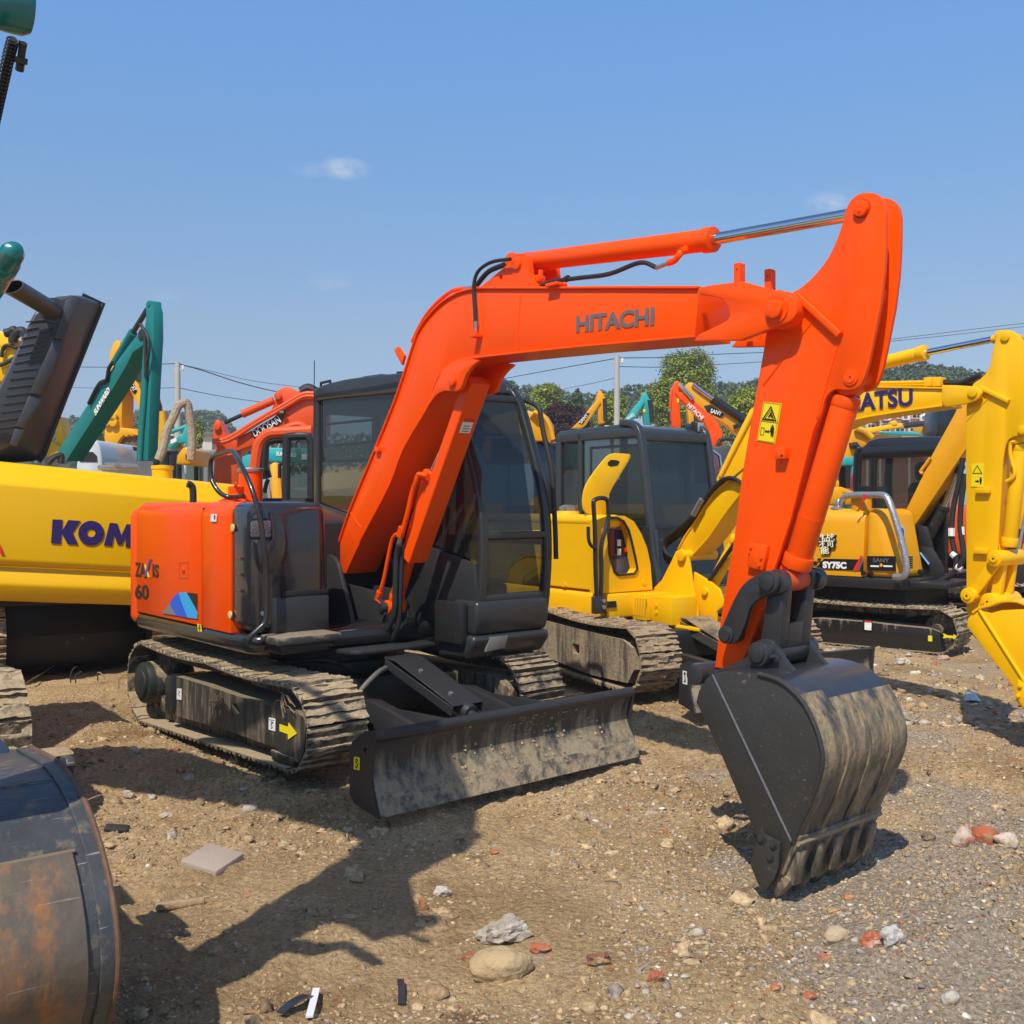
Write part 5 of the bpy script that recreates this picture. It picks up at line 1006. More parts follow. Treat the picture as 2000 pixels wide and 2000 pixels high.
# cab of the yellow machine's neighbour etc. sit further back
# ================================================================== teal excavator, mostly outside the frame on the left
TF = Fr(-5.16, 7.45, -53)
tm = thing('excavator', TF, 'teal excavator reaching in from the left edge, scratched grey bucket in the lower left corner', 'excavator')
tb0 = set(bpy.data.objects)
for yy in (-1.0, .50): add_track(tm, (-1.0, .42, .33, 1.35, .46, .32, .02), yy, .42, TRACKM, FRAMEM, mud=1.8, seed=8, pitch=.15)
obj('undercarriage_frame', box(-.9, .9, -.7, .7, .35, .7, .03), BLACK, tm); obj('slew_ring', cyl((0, 0, .6), (0, 0, .9), .5, 30), BLACK, tm)
for o in [o for o in bpy.data.objects if o not in tb0 and o.parent == tm]: o.matrix_basis = Matrix.Translation((1.75, -.1, 0)) @ o.matrix_basis
obj('upper_body', prism_z([(.3, -1.1), (2.3, -1.1), (2.3, .35), (1.9, .5), (.3, .5)], .9, 1.7, .08), TEAL, tm)
obj('cab', box(1.0, 2.2, -.2, .45, .9, 2.6, .08), TEAL, tm)
TBY = -.10
tb = smooth([(2.0, 1.5), (2.7, 2.25), (3.4, 2.95), (4.3, 3.5), (5.3, 4.0), (6.38, 4.25)], 3); tb2 = smooth([(6.35, 3.95), (5.3, 3.62), (4.4, 3.1), (3.6, 2.5), (2.9, 1.9), (2.3, 1.3)], 3)
obj('boom', prism(tb+tb2, TBY-.15, TBY+.15, .01, ang=50), TEAL, tm)
obj('arm', prism([(5.75, 4.75), (5.95, 4.85), (6.2, 4.6), (6.42, 4.1), (6.12, 1.4), (5.9, 1.32), (5.98, 3.4), (5.8, 4.2)], TBY-.11, TBY+.11, .012), TEAL, tm)
obj('cylinder_barrel', cyl((3.6, TBY, 3.7), (4.9, TBY, 4.4), .065, 20), TEAL, tm); obj('cylinder_rod', cyl((4.8, TBY, 4.35), (5.7, TBY, 4.78), .035, 16), CHROME, tm)
obj('cylinder_barrel', cyl((6.2, TBY, 4.0), (6.25, TBY, 2.7), .06, 20), TEAL, tm); obj('cylinder_rod', cyl((6.25, TBY, 2.8), (6.2, TBY, 1.75), .03, 16), CHROME, tm)
obj('boom_pipe', tube([(2.6, TBY-.2, 2.3), (3.3, TBY-.22, 3.1), (4.4, TBY-.22, 3.75), (5.2, TBY-.25, 4.25), (5.9, TBY-.3, 4.6), (6.1, TBY-.28, 4.2), (6.05, TBY-.2, 3.6)], .03, 8, 4), RUBBER, tm)
# parts of the arm that hang into the picture
ax_, az_ = TF.yp(27, 12, .12); TG = mat('teal_gloss', (.006, .165, .165), .25, coat=.5, var=.2)
obj('arm_boss', join(lathe([(0, 0), (.05, .0), (.058, .012), (.058, .10), (.05, .115), (0, .115)], (ax_, .04, az_), 'y', 30), lathe([(0, 0), (.035, 0), (.04, .01), (.04, .04), (.0, .04)], (ax_, .005, az_), 'y', 30)), TG, tm)
obj('arm_bracket', prism([(6.0, az_+.75), (6.1, az_-.25), (ax_-.06, az_-.055), (ax_+.03, az_-.045), (ax_+.05, az_+.03), (ax_-.02, az_+.12)], -.12, .06, .008), TG, tm); obj('bracket_pin', cyl((6.05, -.1, az_+.1), (6.05, .07, az_+.1), .05, 16), TG, tm)
tubep(tm, TF, 'grease_bolt', [(46,84),(43,100),(41,115)], .12, .008, BLACK, 0); tubep(tm, TF, 'grease_bolt', [(41,112),(40,124)], .12, .0145, BLACK, 0, 6); tubep(tm, TF, 'grease_bolt', [(40,124),(38,138)], .12, .009, BLACK, 0)
hh = []
h0 = [TF.yp(a, b_, .10) for a, b_ in ((26, 76), (18, 105), (9, 145), (-1, 190), (-14, 250))]; hp = smooth([(a[0], .10, a[1]) for a in h0], 6)
obj('hydraulic_hose', tube(hp, .0075, 8), RUBBER, tm)
hx_ = []; P_ = [Vector(p) for p in hp]; tot = sum((P_[i+1]-P_[i]).length for i in range(len(P_)-1)); turns = 24; ns = turns*10
for k in range(ns):
    s_ = k/ns*tot; i = 0
    while i < len(P_)-2 and s_ > (P_[i+1]-P_[i]).length: s_ -= (P_[i+1]-P_[i]).length; i += 1
    d_ = (P_[i+1]-P_[i]).normalized(); c = P_[i]+d_*s_; u_, w_ = _basis(d_); a = 2*math.pi*k/10; hx_.append(tuple(c+(u_*math.cos(a)+w_*math.sin(a))*.0115))
obj('spiral_guard', tube(hx_, .0022, 5), RUBBER, tm)
c0 = TF.yp(-8, 555, .12); c1 = TF.yp(24, 494, .12); v0, v1 = Vector((c0[0], .12, c0[1])), Vector((c1[0], .12, c1[1])); dd = (v1-v0).normalized()
obj('cylinder_bracket', tube([(6.05, -.05, c0[1]-.16), (c0[0]-.1, .06, c0[1]-.09), (c0[0], .12, c0[1])], [.05, .04, .026], 12), TG, tm); obj('capped_cylinder', join(tube([v0, v0.lerp(v1, .6), v1, v1+dd*.018, v1+dd*.026, v1+dd*.028], [.026, .026, .026, .02, .009, .001], 22)), TG, tm); obj('cylinder_collar', cyl(v0.lerp(v1, .38), v0.lerp(v1, .72), .0285, 22, .002), TG, tm)
# the scratched bucket
BY = .45; GR = mat('scratched_grey_steel', (.06, .062, .066), .42, metal=.1, var=.4, vscale=9, dust=.46, dscale=12, dcol=(.20, .15, .10), bump=.3, bscale=40, scr=.6)
RU = mat('rusty_wear_plate', (.12, .095, .07), .5, metal=.1, var=.55, vscale=7, dust=.5, dscale=8, streak=True, dcol=(.30, .13, .045), bump=.3, bscale=30, scr=.35)
bp_ = [TF.yp(a, b_, BY) for a, b_ in ((58,1468),(96,1488),(120,1505),(150,1545),(180,1612),(206,1702),(222,1790),(228,1870),(222,1935),(205,1995),(190,2050),(165,2130),(130,2220))]
bp_ = smooth(bp_, 2)
obj('bucket_shell', strip(bp_, .016, -.55, BY, 0), GR, tm)
obj('bucket_side', prism(bp_+[(bp_[-1][0]-.5, .2), (bp_[0][0]-.35, .55)], BY-.02, BY-.002, .004), GR, tm); obj('bucket_side', prism(bp_+[(bp_[-1][0]-.5, .2), (bp_[0][0]-.35, .55)], -.55, -.53, .004), GR, tm)
obj('edge_strip', strip(off(bp_, .012), .012, BY-.045, BY+.006, .003), GR, tm); obj('edge_bead', tube([(p[0], BY, p[1]) for p in off(bp_, .018)], .008, 8), mat('rust_edge', (.13, .07, .04), .8, var=.5, vscale=30), tm)
obj('wear_plate', strip(off(bp_, .014)[9:], .016, .05, BY-.075, .004), RU, tm); obj('wear_plate', strip(off(bp_, .014)[9:], .016, -.42, -.02, .004), RU, tm)
obj('bucket_top_plate', strip([(bp_[0][0]-.4, bp_[0][1]+.02), (bp_[0][0]-.05, bp_[0][1]+.012), bp_[0]], .014, -.55, BY-.06, .002), mat('bucket_top_blue', (.03, .045, .07), .35, metal=.3), tm)
s0 = bp_[5]; obj('weld_bead', tube([(s0[0]+.004, y, s0[1]+.006) for y in (-.5, -.2, .1, BY-.05)], .007, 6), GR, tm); 
s0 = bp_[9]; obj('weld_bead', tube([(s0[0]+.016, y, s0[1]+.01) for y in (-.42, -.2, .1, BY-.07)], .006, 6), mat('muddy_weld', (.2, .15, .09), .8), tm)
obj('bucket_ear', prism([(bp_[0][0]-.34, bp_[0][1]-.01), (bp_[0][0]-.02, bp_[0][1]-.0), (bp_[0][0]-.08, bp_[0][1]+.09), (bp_[0][0]-.12, bp_[0][1]+.5), (bp_[0][0]-.3, bp_[0][1]+.5)], .14, .17, .004), GR, tm)
obj('bucket_ear', prism([(bp_[0][0]-.34, bp_[0][1]-.01), (bp_[0][0]-.02, bp_[0][1]-.0), (bp_[0][0]-.08, bp_[0][1]+.05), (bp_[0][0]-.12, bp_[0][1]+.5), (bp_[0][0]-.3, bp_[0][1]+.5)], -.36, -.33, .004), GR, tm)
sc2 = rx(TF, BY+.1, q('M',(310,255),(440,238),(470,250),(478,300),(462,385),(430,355),(400,300),(340,285))); obj('side_cutter', prism(sc2, BY+.07, BY+.10, .006), GR, tm)
sc3 = rx(TF, BY+.12, q('M',(360,240),(362,195),(400,182),(450,205),(470,235),(420,250))); obj('mud_lump', prism(smooth(sc3, 2, True), BY+.0, BY+.12, .02), MUD, tm)
# ================================================================== amber excavator on the right
SF = Fr(4.36, 12.95, -42)
sm_ = thing('excavator', SF, 'amber excavator with black track frames and silver handrail, parked right behind the big bucket', 'excavator')
BKF = mat('black_track_frame', (.016, .015, .014), .32, coat=.15, var=.2, dust=.2, dscale=14, streak=True, dtop=1.6, dcol=(.25, .19, .12))
add_track(sm_, (-2.0, .27, .245, 1.35, .28, .235, .02), -1.1, .45, TRACKM, BKF, mud=1.0, seed=11, pitch=.15, frame_poly=rx(SF, -1.065, [(1566,1209),(1600,1207),(1690,1214),(1760,1222),(1822,1228),(1836,1234),(1838,1272),(1830,1281),(1700,1272),(1640,1262),(1575,1252)]))
add_track(sm_, (-2.0, .27, .245, 1.35, .28, .235, .02), .65, .45, TRACKB, BKF, mud=.8, seed=12, pitch=.15, detailed=False)
obj('undercarriage_frame', box(-.9, .9, -.7, .7, .35, .7, .03), BLACK, sm_); obj('slew_ring', cyl((0, -.1, .6), (0, -.1, .85), .55, 30), BLACK, sm_)
for px, py, w_ in ((1582, 1226, 0), (1817, 1247, 0)): decal2(sm_, SF, 'hook_label', [(px-4,py-6),(px+4,py-5),(px+4,py+6),(px-4,py+5)], YELP, -1.066)
obj('label_backing', prism(rx(SF, -1.066, [(1686,1209),(1704,1211),(1704,1232),(1686,1230)]), -1.08, -1.067, 0), BLACKP, sm_)
decal2(sm_, SF, 'white_label', [(1689,1212),(1703,1213),(1702,1231),(1689,1230)], WHITE, -1.078); decal2(sm_, SF, 'label_stripe', [(1689,1212),(1703,1213),(1703,1216),(1689,1215)], REDP, -1.081)
decal2(sm_, SF, 'arrow_mark', q('O',(1318,1302),(1340,1308),(1352,1316),(1400,1320),(1402,1308),(1436,1330),(1400,1348),(1398,1338),(1350,1334),(1335,1338),(1320,1338),(1330,1320)), YELP, -1.066)
YB2 = -1.05
x0 = SF.yp(1400, 1100, YB2)[0]; x1 = SF.yp(1687, 1100, YB2)[0]; x2 = SF.yp(1755, 1100, YB2)[0]
def spanel(x0, x1, z0, z1, r=.16, y1=-.4, nm='side_panel'):
    pr = [(y1, z0), (YB2, z0)]+[(YB2+.06+r-r*math.cos(math.radians(a)), z1-r+r*math.sin(math.radians(a))) for a in range(0, 91, 15)]+[(y1, z1)]
    return obj(nm, prism_x(pr, x0, x1, .015, None, 2, 50), YEL_AMBER, sm_)
spanel(x0, x1-.012, .83, 1.62, nm='engine_cover')
fcs = [(x1, YB2)]+[(x2+.0-.14+.16*math.sin(math.radians(a)), YB2+.16-.16*math.cos(math.radians(a))) for a in range(0, 91, 15)]+[(x2+.12, -.5), (x1, -.5)]
# front cover narrows upwards
v, f = prism_z(fcs, .83, 1.62, 0); v = [(x-(z > 1.2)*(.16 if x > x1+.1 else 0), y+(z > 1.2)*.06, z) for x, y, z in v]; obj('front_cover', bevelled(v, f, .09, 4, 40), YEL_AMBER, sm_)
obj('counterweight', prism_z([(x0+.1, -1.04), (-1.5, -1.0), (-1.75, -.5), (-1.8, 0), (-1.75, .5), (-1.5, 1.0), (-.9, 1.05), (x0+.1, .4)] if x0 > -1.5 else [(-1.5, -1.0), (-1.75, -.5), (-1.75, .5), (-1.5, 1.0), (-.9, 1.05), (-.9, -.9)], .83, 1.6, .06), YEL_AMBER, sm_)
obj('frame_skirt', prism_z([(-1.7, -.9), (-1.5, -1.04), (1.0, -1.04), (1.12, -.9), (1.12, 1.0), (-1.5, 1.04), (-1.7, .9)], .70, .83, .02), BLACK, sm_)
decal2(sm_, SF, 'panel_stripe', q('O',(425,738),(720,745),(722,830),(355,815)), BLACKP, YB2)
for c_ in ([(380,735),(405,737),(395,755),(370,752)], [(350,758),(378,760),(365,785),(338,782)], [(318,788),(345,790),(332,813),(305,810)]): decal2(sm_, SF, 'checker_mark', q('O', *c_), BLACKP, YB2)
on_side('lettering', 'SY75C', *q('O', (413, 806))[0], *q('O', (592, 812))[0], 11.5, WHITE, YB2-.008, root=sm_, fr=SF, bold=.06)
decal2(sm_, SF, 'red_stripe', q('O',(640,828),(672,828),(718,716),(700,716)), REDP, YB2-.002); decal2(sm_, SF, 'grey_stripe', q('O',(674,828),(690,828),(724,745),(720,722)), STEEL, YB2-.002)
decal2(sm_, SF, 'panel_plate', q('O',(748,718),(965,720),(968,833),(750,826)), BLACKP, YB2-.001)
on_side('lettering', 'SANY', *q('O', (792, 764))[0], *q('O', (915, 766))[0], 7.5, STEEL, YB2-.012, root=sm_, fr=SF, bold=.02)
on_side('lettering', '一 · 二', *q('O', (775, 802))[0], *q('O', (845, 804))[0], 4, WHITE, YB2-.012, root=sm_, fr=SF, bold=.02) if False else None
for a, b_ in ((775, 838), (872, 940)): decal2(sm_, SF, 'small_print', q('O', (a, 788), (b_, 790), (b_, 802), (a, 800)), WHITE, YB2-.006)
decal2(sm_, SF, 'small_mark', q('O',(845,777),(858,774),(868,786),(860,800),(846,799)), mat('orange_dot', (.8, .35, .02), .5), YB2-.006)
try:
    for i, (ch, a, b_, c_, h_) in enumerate((('挑战', 362, 503, 606, 11), ('不可', 385, 500, 652, 10), ('能', 398, 462, 700, 11))):
        decal2(sm_, SF, 'lettering_shadow', q('O', (a+8, c_-h_*3.6), (b_+20, c_-h_*4.2), (b_+6, c_+4), (a+10, c_+5)), BLACKP, YB2-.0)
        on_side('lettering', ch, *q('O', (a, c_))[0], *q('O', (b_, c_-6))[0], h_, mat('cream_print', (.85, .80, .55), .5), YB2-.008, root=sm_, fr=SF, bold=.02)
except Exception as e: print('cjk', e)
dv = [SF.yp(a, b_, YB2) for a, b_ in [(q('O', (1025+37*math.cos(t*math.pi/10), 550+72*math.sin(t*math.pi/10)))[0]) for t in range(20)]]
yq, zq = SF.xp(*q('O', (1025, 550))[0], x2+.0); 
for r_, m_, o_ in ((.10, WHITE, 0), (.068, BLUEP, .003), (.04, mat('green_print', (.02, .25, .12), .4), .006)):
    obj('round_badge', cyl((x2-.03+o_, yq, zq), (x2-.024+o_, yq, zq), r_, 24), m_, sm_)
for k in range(6): pass
for a in ((295, 828), (718, 848), (775, 850), (1147, 838)): pin(sm_, SF, *q('O', a)[0], YB2-.01, YB2, .03, BLACKP, 'cover_button')
SR = mat('silver_wrap', (.42, .42, .44), .3, metal=.6, var=.4, vscale=60, bump=.8, bscale=60)
rl = [(640,360),(585,372),(562,345),(558,300),(590,268),(660,258),(780,258),(860,258),(900,280),(930,350),(965,460),(1000,580),(1030,700),(1045,800),(1035,860),(1000,878),(955,876)]
ys = [YB2+.25]*3+[YB2+.2, YB2+.15, YB2+.1, YB2+.0, YB2-.08, YB2-.12]+[YB2-.14]*6+[YB2-.12, YB2-.08]
tubep(sm_, SF, 'handrail', q('O', *rl), ys, .038, SR, 3, 10)
RB = mat('red_ribbon', (.6, .01, .02), .6)
poly(sm_, SF, 'ribbon', q('O',(712,255),(735,255),(738,285),(728,300),(700,340),(680,385),(668,380),(705,320),(715,290)), YB2-.03, YB2-.02, RB, 0)
a = SF.yp(*q('O', (705, 370))[0], -.8); obj('filler_cap', lathe([(0, 0), (.12, 0), (.12, .14), (.13, .15), (.13, .18), (0, .19)], (a[0], -.8, 1.60)), YEL_AMBER, sm_)
a = SF.yp(*q('O', (535, 350))[0], -.8); obj('filler_cap', lathe([(0, 0), (.11, 0), (.08, .03), (.05, .04), (.05, .09), (.03, .12), (0, .12)], (a[0], -.8, 1.61)), STEEL, sm_)
for k in range(6): yy, zz = SF.xp(*q('O', (1062, 725+k*16))[0], x2+.1); obj('vent_slot', box(x2+.09, x2+.125, yy-.05, yy+.06, zz-.012, zz+.004, 0), DARKIN, sm_)
# cab
SC = mat('black_cab_paint', (.012, .012, .013), .25, coat=.4, var=.1)
sy = -.05
def sp(a, y): x, z = SF.yp(*q('E', a)[0], y); return (x, y, z)
cb_ = [sp(p, sy) for p in ((680,1720),(672,1500),(680,1300),(700,1260),(760,1200),(830,1180),(1000,1172),(1320,1165))]
x_f = sp((1330, 1300), sy)[0]
obj('cab_roof', prism([(c[0], c[2]) for c in cb_[3:]]+[(x_f+.1, sp((1320,1165), sy)[2]-.12), (cb_[3][0], cb_[3][2]-.08)], sy, sy+1.0, .03, None, 2, 50), SC, sm_)
obj('cab_pillar', bar([cb_[0], cb_[1], cb_[2], cb_[3]], .09, .08), SC, sm_); obj('cab_pillar', bar([(c[0], sy+1.0, c[2]) for c in cb_[:4]], .09, .08), SC, sm_)
obj('cab_pillar', bar([sp((790,1700), sy), sp((800,1320), sy)], .07, .07), SC, sm_)
obj('cab_pillar', bar([(x_f, sy, .85), (x_f, sy, cb_[-1][2]-.1)], .08, .08), SC, sm_); obj('cab_pillar', bar([(x_f, sy+1.0, .85), (x_f, sy+1.0, cb_[-1][2]-.1)], .08, .08), SC, sm_)
obj('side_header', bar([sp((700,1300), sy), sp((1320,1260), sy)], .07, .16), SC, sm_)
quad_pane(sm_, 'side_window', [(cb_[0][0], sy+.02, 1.4), (x_f, sy+.02, 1.2), (x_f, sy+.02, cb_[-1][2]-.15), (cb_[0][0], sy+.02, cb_[-1][2]-.15)], GLASS_D)
obj('cab_side_wall', box(cb_[0][0], x_f, sy, sy+.03, .85, 1.45, .01), SC, sm_); obj('cab_rear_wall', box(cb_[0][0]-.02, cb_[0][0]+.02, sy, sy+1, .85, 1.9, .01), SC, sm_)
obj('wrapped_seat', join(box(cb_[0][0]+.5, cb_[0][0]+.9, .2, .7, 1.2, 1.95, .1, 4), box(cb_[0][0]+.55, cb_[0][0]+.8, .3, .6, 1.95, 2.2, .08, 4)), mat('plastic_wrap', (.05, .06, .06), .12, coat=.6, var=.5, vscale=20, bump=1, bscale=12), sm_)
obj('body_filler', box(-1.5, x1+.1, -.6, .95, .83, 1.5, .02), DARKIN, sm_)
# boom
sb = .0
poly(sm_, SF, 'boom', q('E',(1040,1722),(1130,1540),(1240,1300),(1400,1010),(1430,950),(1480,870),(1540,800),(1640,760),(1760,800),(1740,900),(1640,960),(1495,1262),(1090,1868)), -.34, -.06, YEL_AMBER, .012)
cyl2(sm_, SF, q('E', (1200, 1950))[0], q('E', (1330, 1700))[0], q('E', (1450, 1400))[0], -.2, .06, .035, BLACK, CHROME)
for k, (p) in enumerate(([(1470,1330),(1440,1520),(1400,1700),(1385,1900),(1400,2000),(1420,2100),(1400,2200),(1300,2260)], [(1490,1450),(1460,1650),(1450,1850),(1470,2000),(1475,2080),(1440,2160)])):
    tubep(sm_, SF, 'hydraulic_hose', q('E', *p), -.42-.03*k, .032, RUBBER)
for a, b_ in (((1385, 1860), (1385, 1920)), ((1455, 1850), (1458, 1910)), ((1385, 2050), (1412, 2075)), ((1420, 2150), (1462, 2170))): tubep(sm_, SF, 'hose_sleeve', q('E', a, b_), -.44, .038, WHITE, 0)
poly(sm_, SF, 'boom_pedestal', q('O',(1150,640),(1240,660),(1300,760),(1330,820),(1320,900),(1150,900)), -.40, -.36, BLACK); poly(sm_, SF, 'boom_pedestal', q('O',(1120,480),(1200,500),(1250,700),(1150,720)), -.36, -.3, BLACK)
tubep(sm_, SF, 'chrome_rod', q('O',(1148,695),(1215,782)), -.45, .018, CHROME, 0)
obj('front_step', box(1.0, 1.45, -1.0, -.1, .74, .80, .01), BLACK, sm_)
tubep(sm_, SF, 'boom_rail', q('E',(1170,1445),(1150,1435),(1190,1380),(1225,1330)), -.36, .02, YEL_AMBER, 2)
# its arm and bucket are behind the other machine's arm
poly(sm_, SF, 'arm', q('E',(1700,760),(1780,740),(1800,900),(1830,1400),(1780,1900),(1740,1900),(1720,1400),(1690,900)), -.32, -.08, YEL_AMBER, .01)
# ------------------------------------------------------------------ second amber excavator, a sliver at the right edge
EF = at_depth(2090, 12.2, -20)
em = thing('excavator', EF, 'amber excavator with a black and red stripe, cut off by the right edge', 'excavator')
obj('side_panel', prism(rx(EF, 0, [(1984,985),(2000,960),(2300,940),(2300,1095),(1984,1085)]), 0, 1.5, .04), YEL_AMBER, em)
decal2(em, EF, 'panel_stripe', [(1986,1033),(2100,1030),(2100,1062),(1986,1060)], BLACKP, 0); decal2(em, EF, 'red_stripe', [(1988,1062),(1998,1062),(2010,1032),(2001,1032)], REDP, -.002)
for yy in (-.3, 1.1): add_track(em, (-.7, .38, .32, 1.6, .38, .32, .02), yy, .45, TRACKM, BKF, mud=.8, seed=14, pitch=.16, detailed=False)
obj('frame_skirt', box(-.6, 1.8, .0, 1.5, .68, 1.0, .02), BLACK, em); obj('undercarriage_frame', box(-.3, 1.2, .2, 1.2, .3, .7, .02), BLACK, em)
tubep(em, EF, 'handrail', [(1988,1085),(1994,1050),(2004,1000)], -.1, .02, SR, 2)
# ================================================================== machines further back
def F0(d, deg=0): return Fr(0, d, deg)
def base_under(root, fr, px, m, y=.3, w=1.1, zt=1.7, legs=True, deg=-45):
    """tracks, slew ring and housing of a far machine, standing on the ground below what shows of it"""
    x = fr.yp(px, 980, y)[0]
    b0 = set(bpy.data.objects)
    obj('body_housing', box(-1.3, 1.2, -w, w, .9, zt-.05, .1), m, root); obj('slew_ring', cyl((0, 0, .6), (0, 0, .92), .55, 24), BLACK, root)
    for s in (-1, 1):
        lp = loop_pts(-1.25, .36, .33, 1.25, .36, .33, .02); obj('crawler_track', prism(lp, s*.95-.22, s*.95+.22, .02), TRACKB, root)
    M = Matrix.Translation((x, y+1.2, 0)) @ Matrix.Rotation(math.radians(deg)-fr.th, 4, 'Z')
    for o in [o for o in bpy.data.objects if o not in b0 and o.parent == root]: o.matrix_basis = M @ o.matrix_basis
def far(name, fr, label, cat='excavator', group=None): return thing(name, fr, label, cat, group)
def cabbox(root, fr, x0p, x1p, ytop, ybot, y, dep, m, g=GLASS_D):
    """a simple framed cab: posts, roof, sills and panes"""
    (xa_, zt), (xb_, _) = fr.yp(x0p, ytop, y), fr.yp(x1p, ytop, y); zb_ = fr.yp(x0p, ybot, y)[1]; zb_ = min(zb_, 1.1)
    obj('cab_roof', box(xa_-.02, xb_+.02, y-.02, y+dep+.02, zt-.08, zt, .03), m, root)
    for xx in (xa_+.04, xb_-.04, (xa_*.45+xb_*.55)):
        obj('cab_pillar', bar([(xx, y, zb_), (xx, y, zt-.05)], .08, .07), m, root)
    for xx in (xa_+.04, xb_-.04): obj('cab_pillar', bar([(xx, y+dep, zb_), (xx, y+dep, zt-.05)], .08, .07), m, root)
    obj('cab_wall', box(xa_, xb_, y, y+.04, zb_-.3, zb_+.25, .01), m, root); obj('cab_wall', box(xa_, xb_, y+dep-.04, y+dep, zb_-.3, zb_+.25, .01), m, root)
    quad_pane(root, 'cab_window', [(xa_, y+.02, zb_+.2), (xb_, y+.02, zb_+.2), (xb_, y+.02, zt-.06), (xa_, y+.02, zt-.06)], g)
DO = mat('red_orange_paint', (.72, .085, .012), .42, coat=.1, spec=.35, var=.12, dust=.12, dscale=8)
DF_ = at_depth(480, 14, 0); dm = far('excavator', DF_, 'weathered red orange excavator with open cab door behind the bright orange one')
poly(dm, DF_, 'boom', q('B',(238,1085),(245,985),(330,940),(520,830),(600,750),(680,705),(820,688),(900,720),(900,960),(640,935),(560,945),(450,965),(400,1030)), 0, .5, DO, .01)
poly(dm, DF_, 'cylinder_bracket', q('B',(500,780),(530,700),(528,650),(545,628),(600,602),(622,595),(660,612),(700,632),(735,606),(770,620),(830,645),(830,710),(640,760)), .1, .4, DO, .01)
def t0(root, fr, nm, px, y, r, m, sm=0, n=10): return tubep(root, fr, nm, px, y, r, m, sm, n)
t0(dm, DF_, 'cylinder_barrel', q('B',(282,808),(520,703)), -.02, .055, DO, 0, 18); t0(dm, DF_, 'cylinder_rod', q('B',(150,872),(285,812)), -.02, .028, mat('dark_rod', (.06, .06, .07), .25, metal=.7))
poly(dm, DF_, 'arm', q('B',(58,1010),(66,900),(80,855),(100,848),(122,870),(140,930),(190,1000),(245,1010),(245,1090),(150,1080),(110,1100),(90,1060)), .1, .4, DO, .01)
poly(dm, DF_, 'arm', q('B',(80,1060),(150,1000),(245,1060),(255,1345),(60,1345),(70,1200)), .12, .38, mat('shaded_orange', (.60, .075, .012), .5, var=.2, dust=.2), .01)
pin(dm, DF_, *q('B', (88, 900))[0], .05, .45, .05, DO); pin(dm, DF_, *q('B', (548, 668))[0], .05, .45, .05, DO)
for dy in (0, 22): t0(dm, DF_, 'steel_pipe', q('B',(60,1010+dy*.3),(180,985+dy),(400,850+dy),(600,735+dy),(740,655+dy),(830,650+dy)), -.05, .03, DO, 3)
poly(dm, DF_, 'name_band', q('B',(345,935),(600,785),(585,870),(395,988),(372,992)), -.012, -.002, BLACKP, 0)
on_side('lettering', 'DOOSAN', *q('B', (378, 978))[0], *q('B', (578, 866))[0], 14, WHITE, -.025, root=dm, fr=DF_, bold=.008)
t0(dm, DF_, 'hydraulic_hose', q('B',(730,640),(780,612),(840,640)), .1, .07, RUBBER, 3); t0(dm, DF_, 'boom_lamp', q('B',(570,800),(600,800)), -.1, .05, BLACK)
t0(dm, DF_, 'arch_pipe', q('B',(570,940),(640,900),(710,885),(760,910),(775,945)), -.05, .05, DO, 3)
cbm = DO; cp = [(372,1265),(385,1180),(402,1060),(428,1003),(480,958),(560,948),(640,945),(810,935)]
t0(dm, DF_, 'cab_frame', q('B', *cp), -.3, .08, DO, 2); t0(dm, DF_, 'cab_frame', q('B',(445,1230),(452,1110),(472,1015),(610,990)), -.28, .06, BLACK, 2)
t0(dm, DF_, 'cab_door_frame', q('B',(612,1455),(615,1200),(618,1000),(640,978),(760,972),(795,1000),(806,1080),(803,1445)), -.5, .055, BLACK, 2)
P = [(*(lambda a: (a[0], -.5, a[1]))(DF_.yp(*q('B', p)[0], -.5)),) for p in ((618,1000),(640,980),(790,990),(803,1100),(803,1445),(618,1450))]
quad_pane(dm, 'door_glass', P, GLASS_D)
t0(dm, DF_, 'cab_frame', q('B',(470,1290),(455,1240),(440,1200)), -.2, .07, BLACK, 2); t0(dm, DF_, 'control_lever', q('B',(450,1400),(465,1330),(480,1300)), 0, .03, BLACK, 2)
t0(dm, DF_, 'mirror_stay', q('B',(565,1290),(565,1190),(575,1180),(605,1180),(610,1195)), -.4, .025, BLACK, 1)
obj('cab_floor_box', box(DF_.yp(505, 980, 0)[0], DF_.yp(640, 980, 0)[0], 0, 1.0, .9, 1.75, .03), DARKIN, dm)
base_under(dm, DF_, 560, DO, .6, deg=160)
# teal excavator seen through the open cab door
T2 = at_depth(560, 17.5, 0); t2 = far('excavator', T2, 'turquoise excavator seen through the open cab of the red orange one')
poly(t2, T2, 'body_panel', q('B',(250,1135),(390,1095),(470,1060),(800,1062),(805,1185),(600,1165),(380,1160),(365,1345),(250,1345)), 0, .4, TEAL_LT, .02)
on_side('lettering', 'SUNWARD', *q('B', (538, 1118))[0], *q('B', (690, 1130))[0], 7, WHITE, -.01, root=t2, fr=T2, bold=.04)
poly(t2, T2, 'white_label', q('B',(730,1110),(770,1110),(770,1150),(730,1150)), -.01, -.004, WHITE, 0)
wd = mat('timber', (.42, .26, .08), .7, var=.3); base_under(t2, T2, 560, TEAL_LT, .6)
T3 = at_depth(540, 16.2, 0); t3 = far('excavator', T3, 'excavator with a worn amber arm standing upright behind the open cab door')
poly(t3, T3, 'arm', q('B',(490,1190),(520,1170),(550,1180),(565,1250),(590,1480),(590,1700),(500,1700),(500,1480)), 0, .25, YEL_WORN, .02); poly(t3, T3, 'side_rod', q('B',(455,1210),(470,1200),(500,1480),(500,1700),(490,1700),(480,1480)), -.05, .0, mat('grey_rod', (.3, .3, .3), .4), .004)
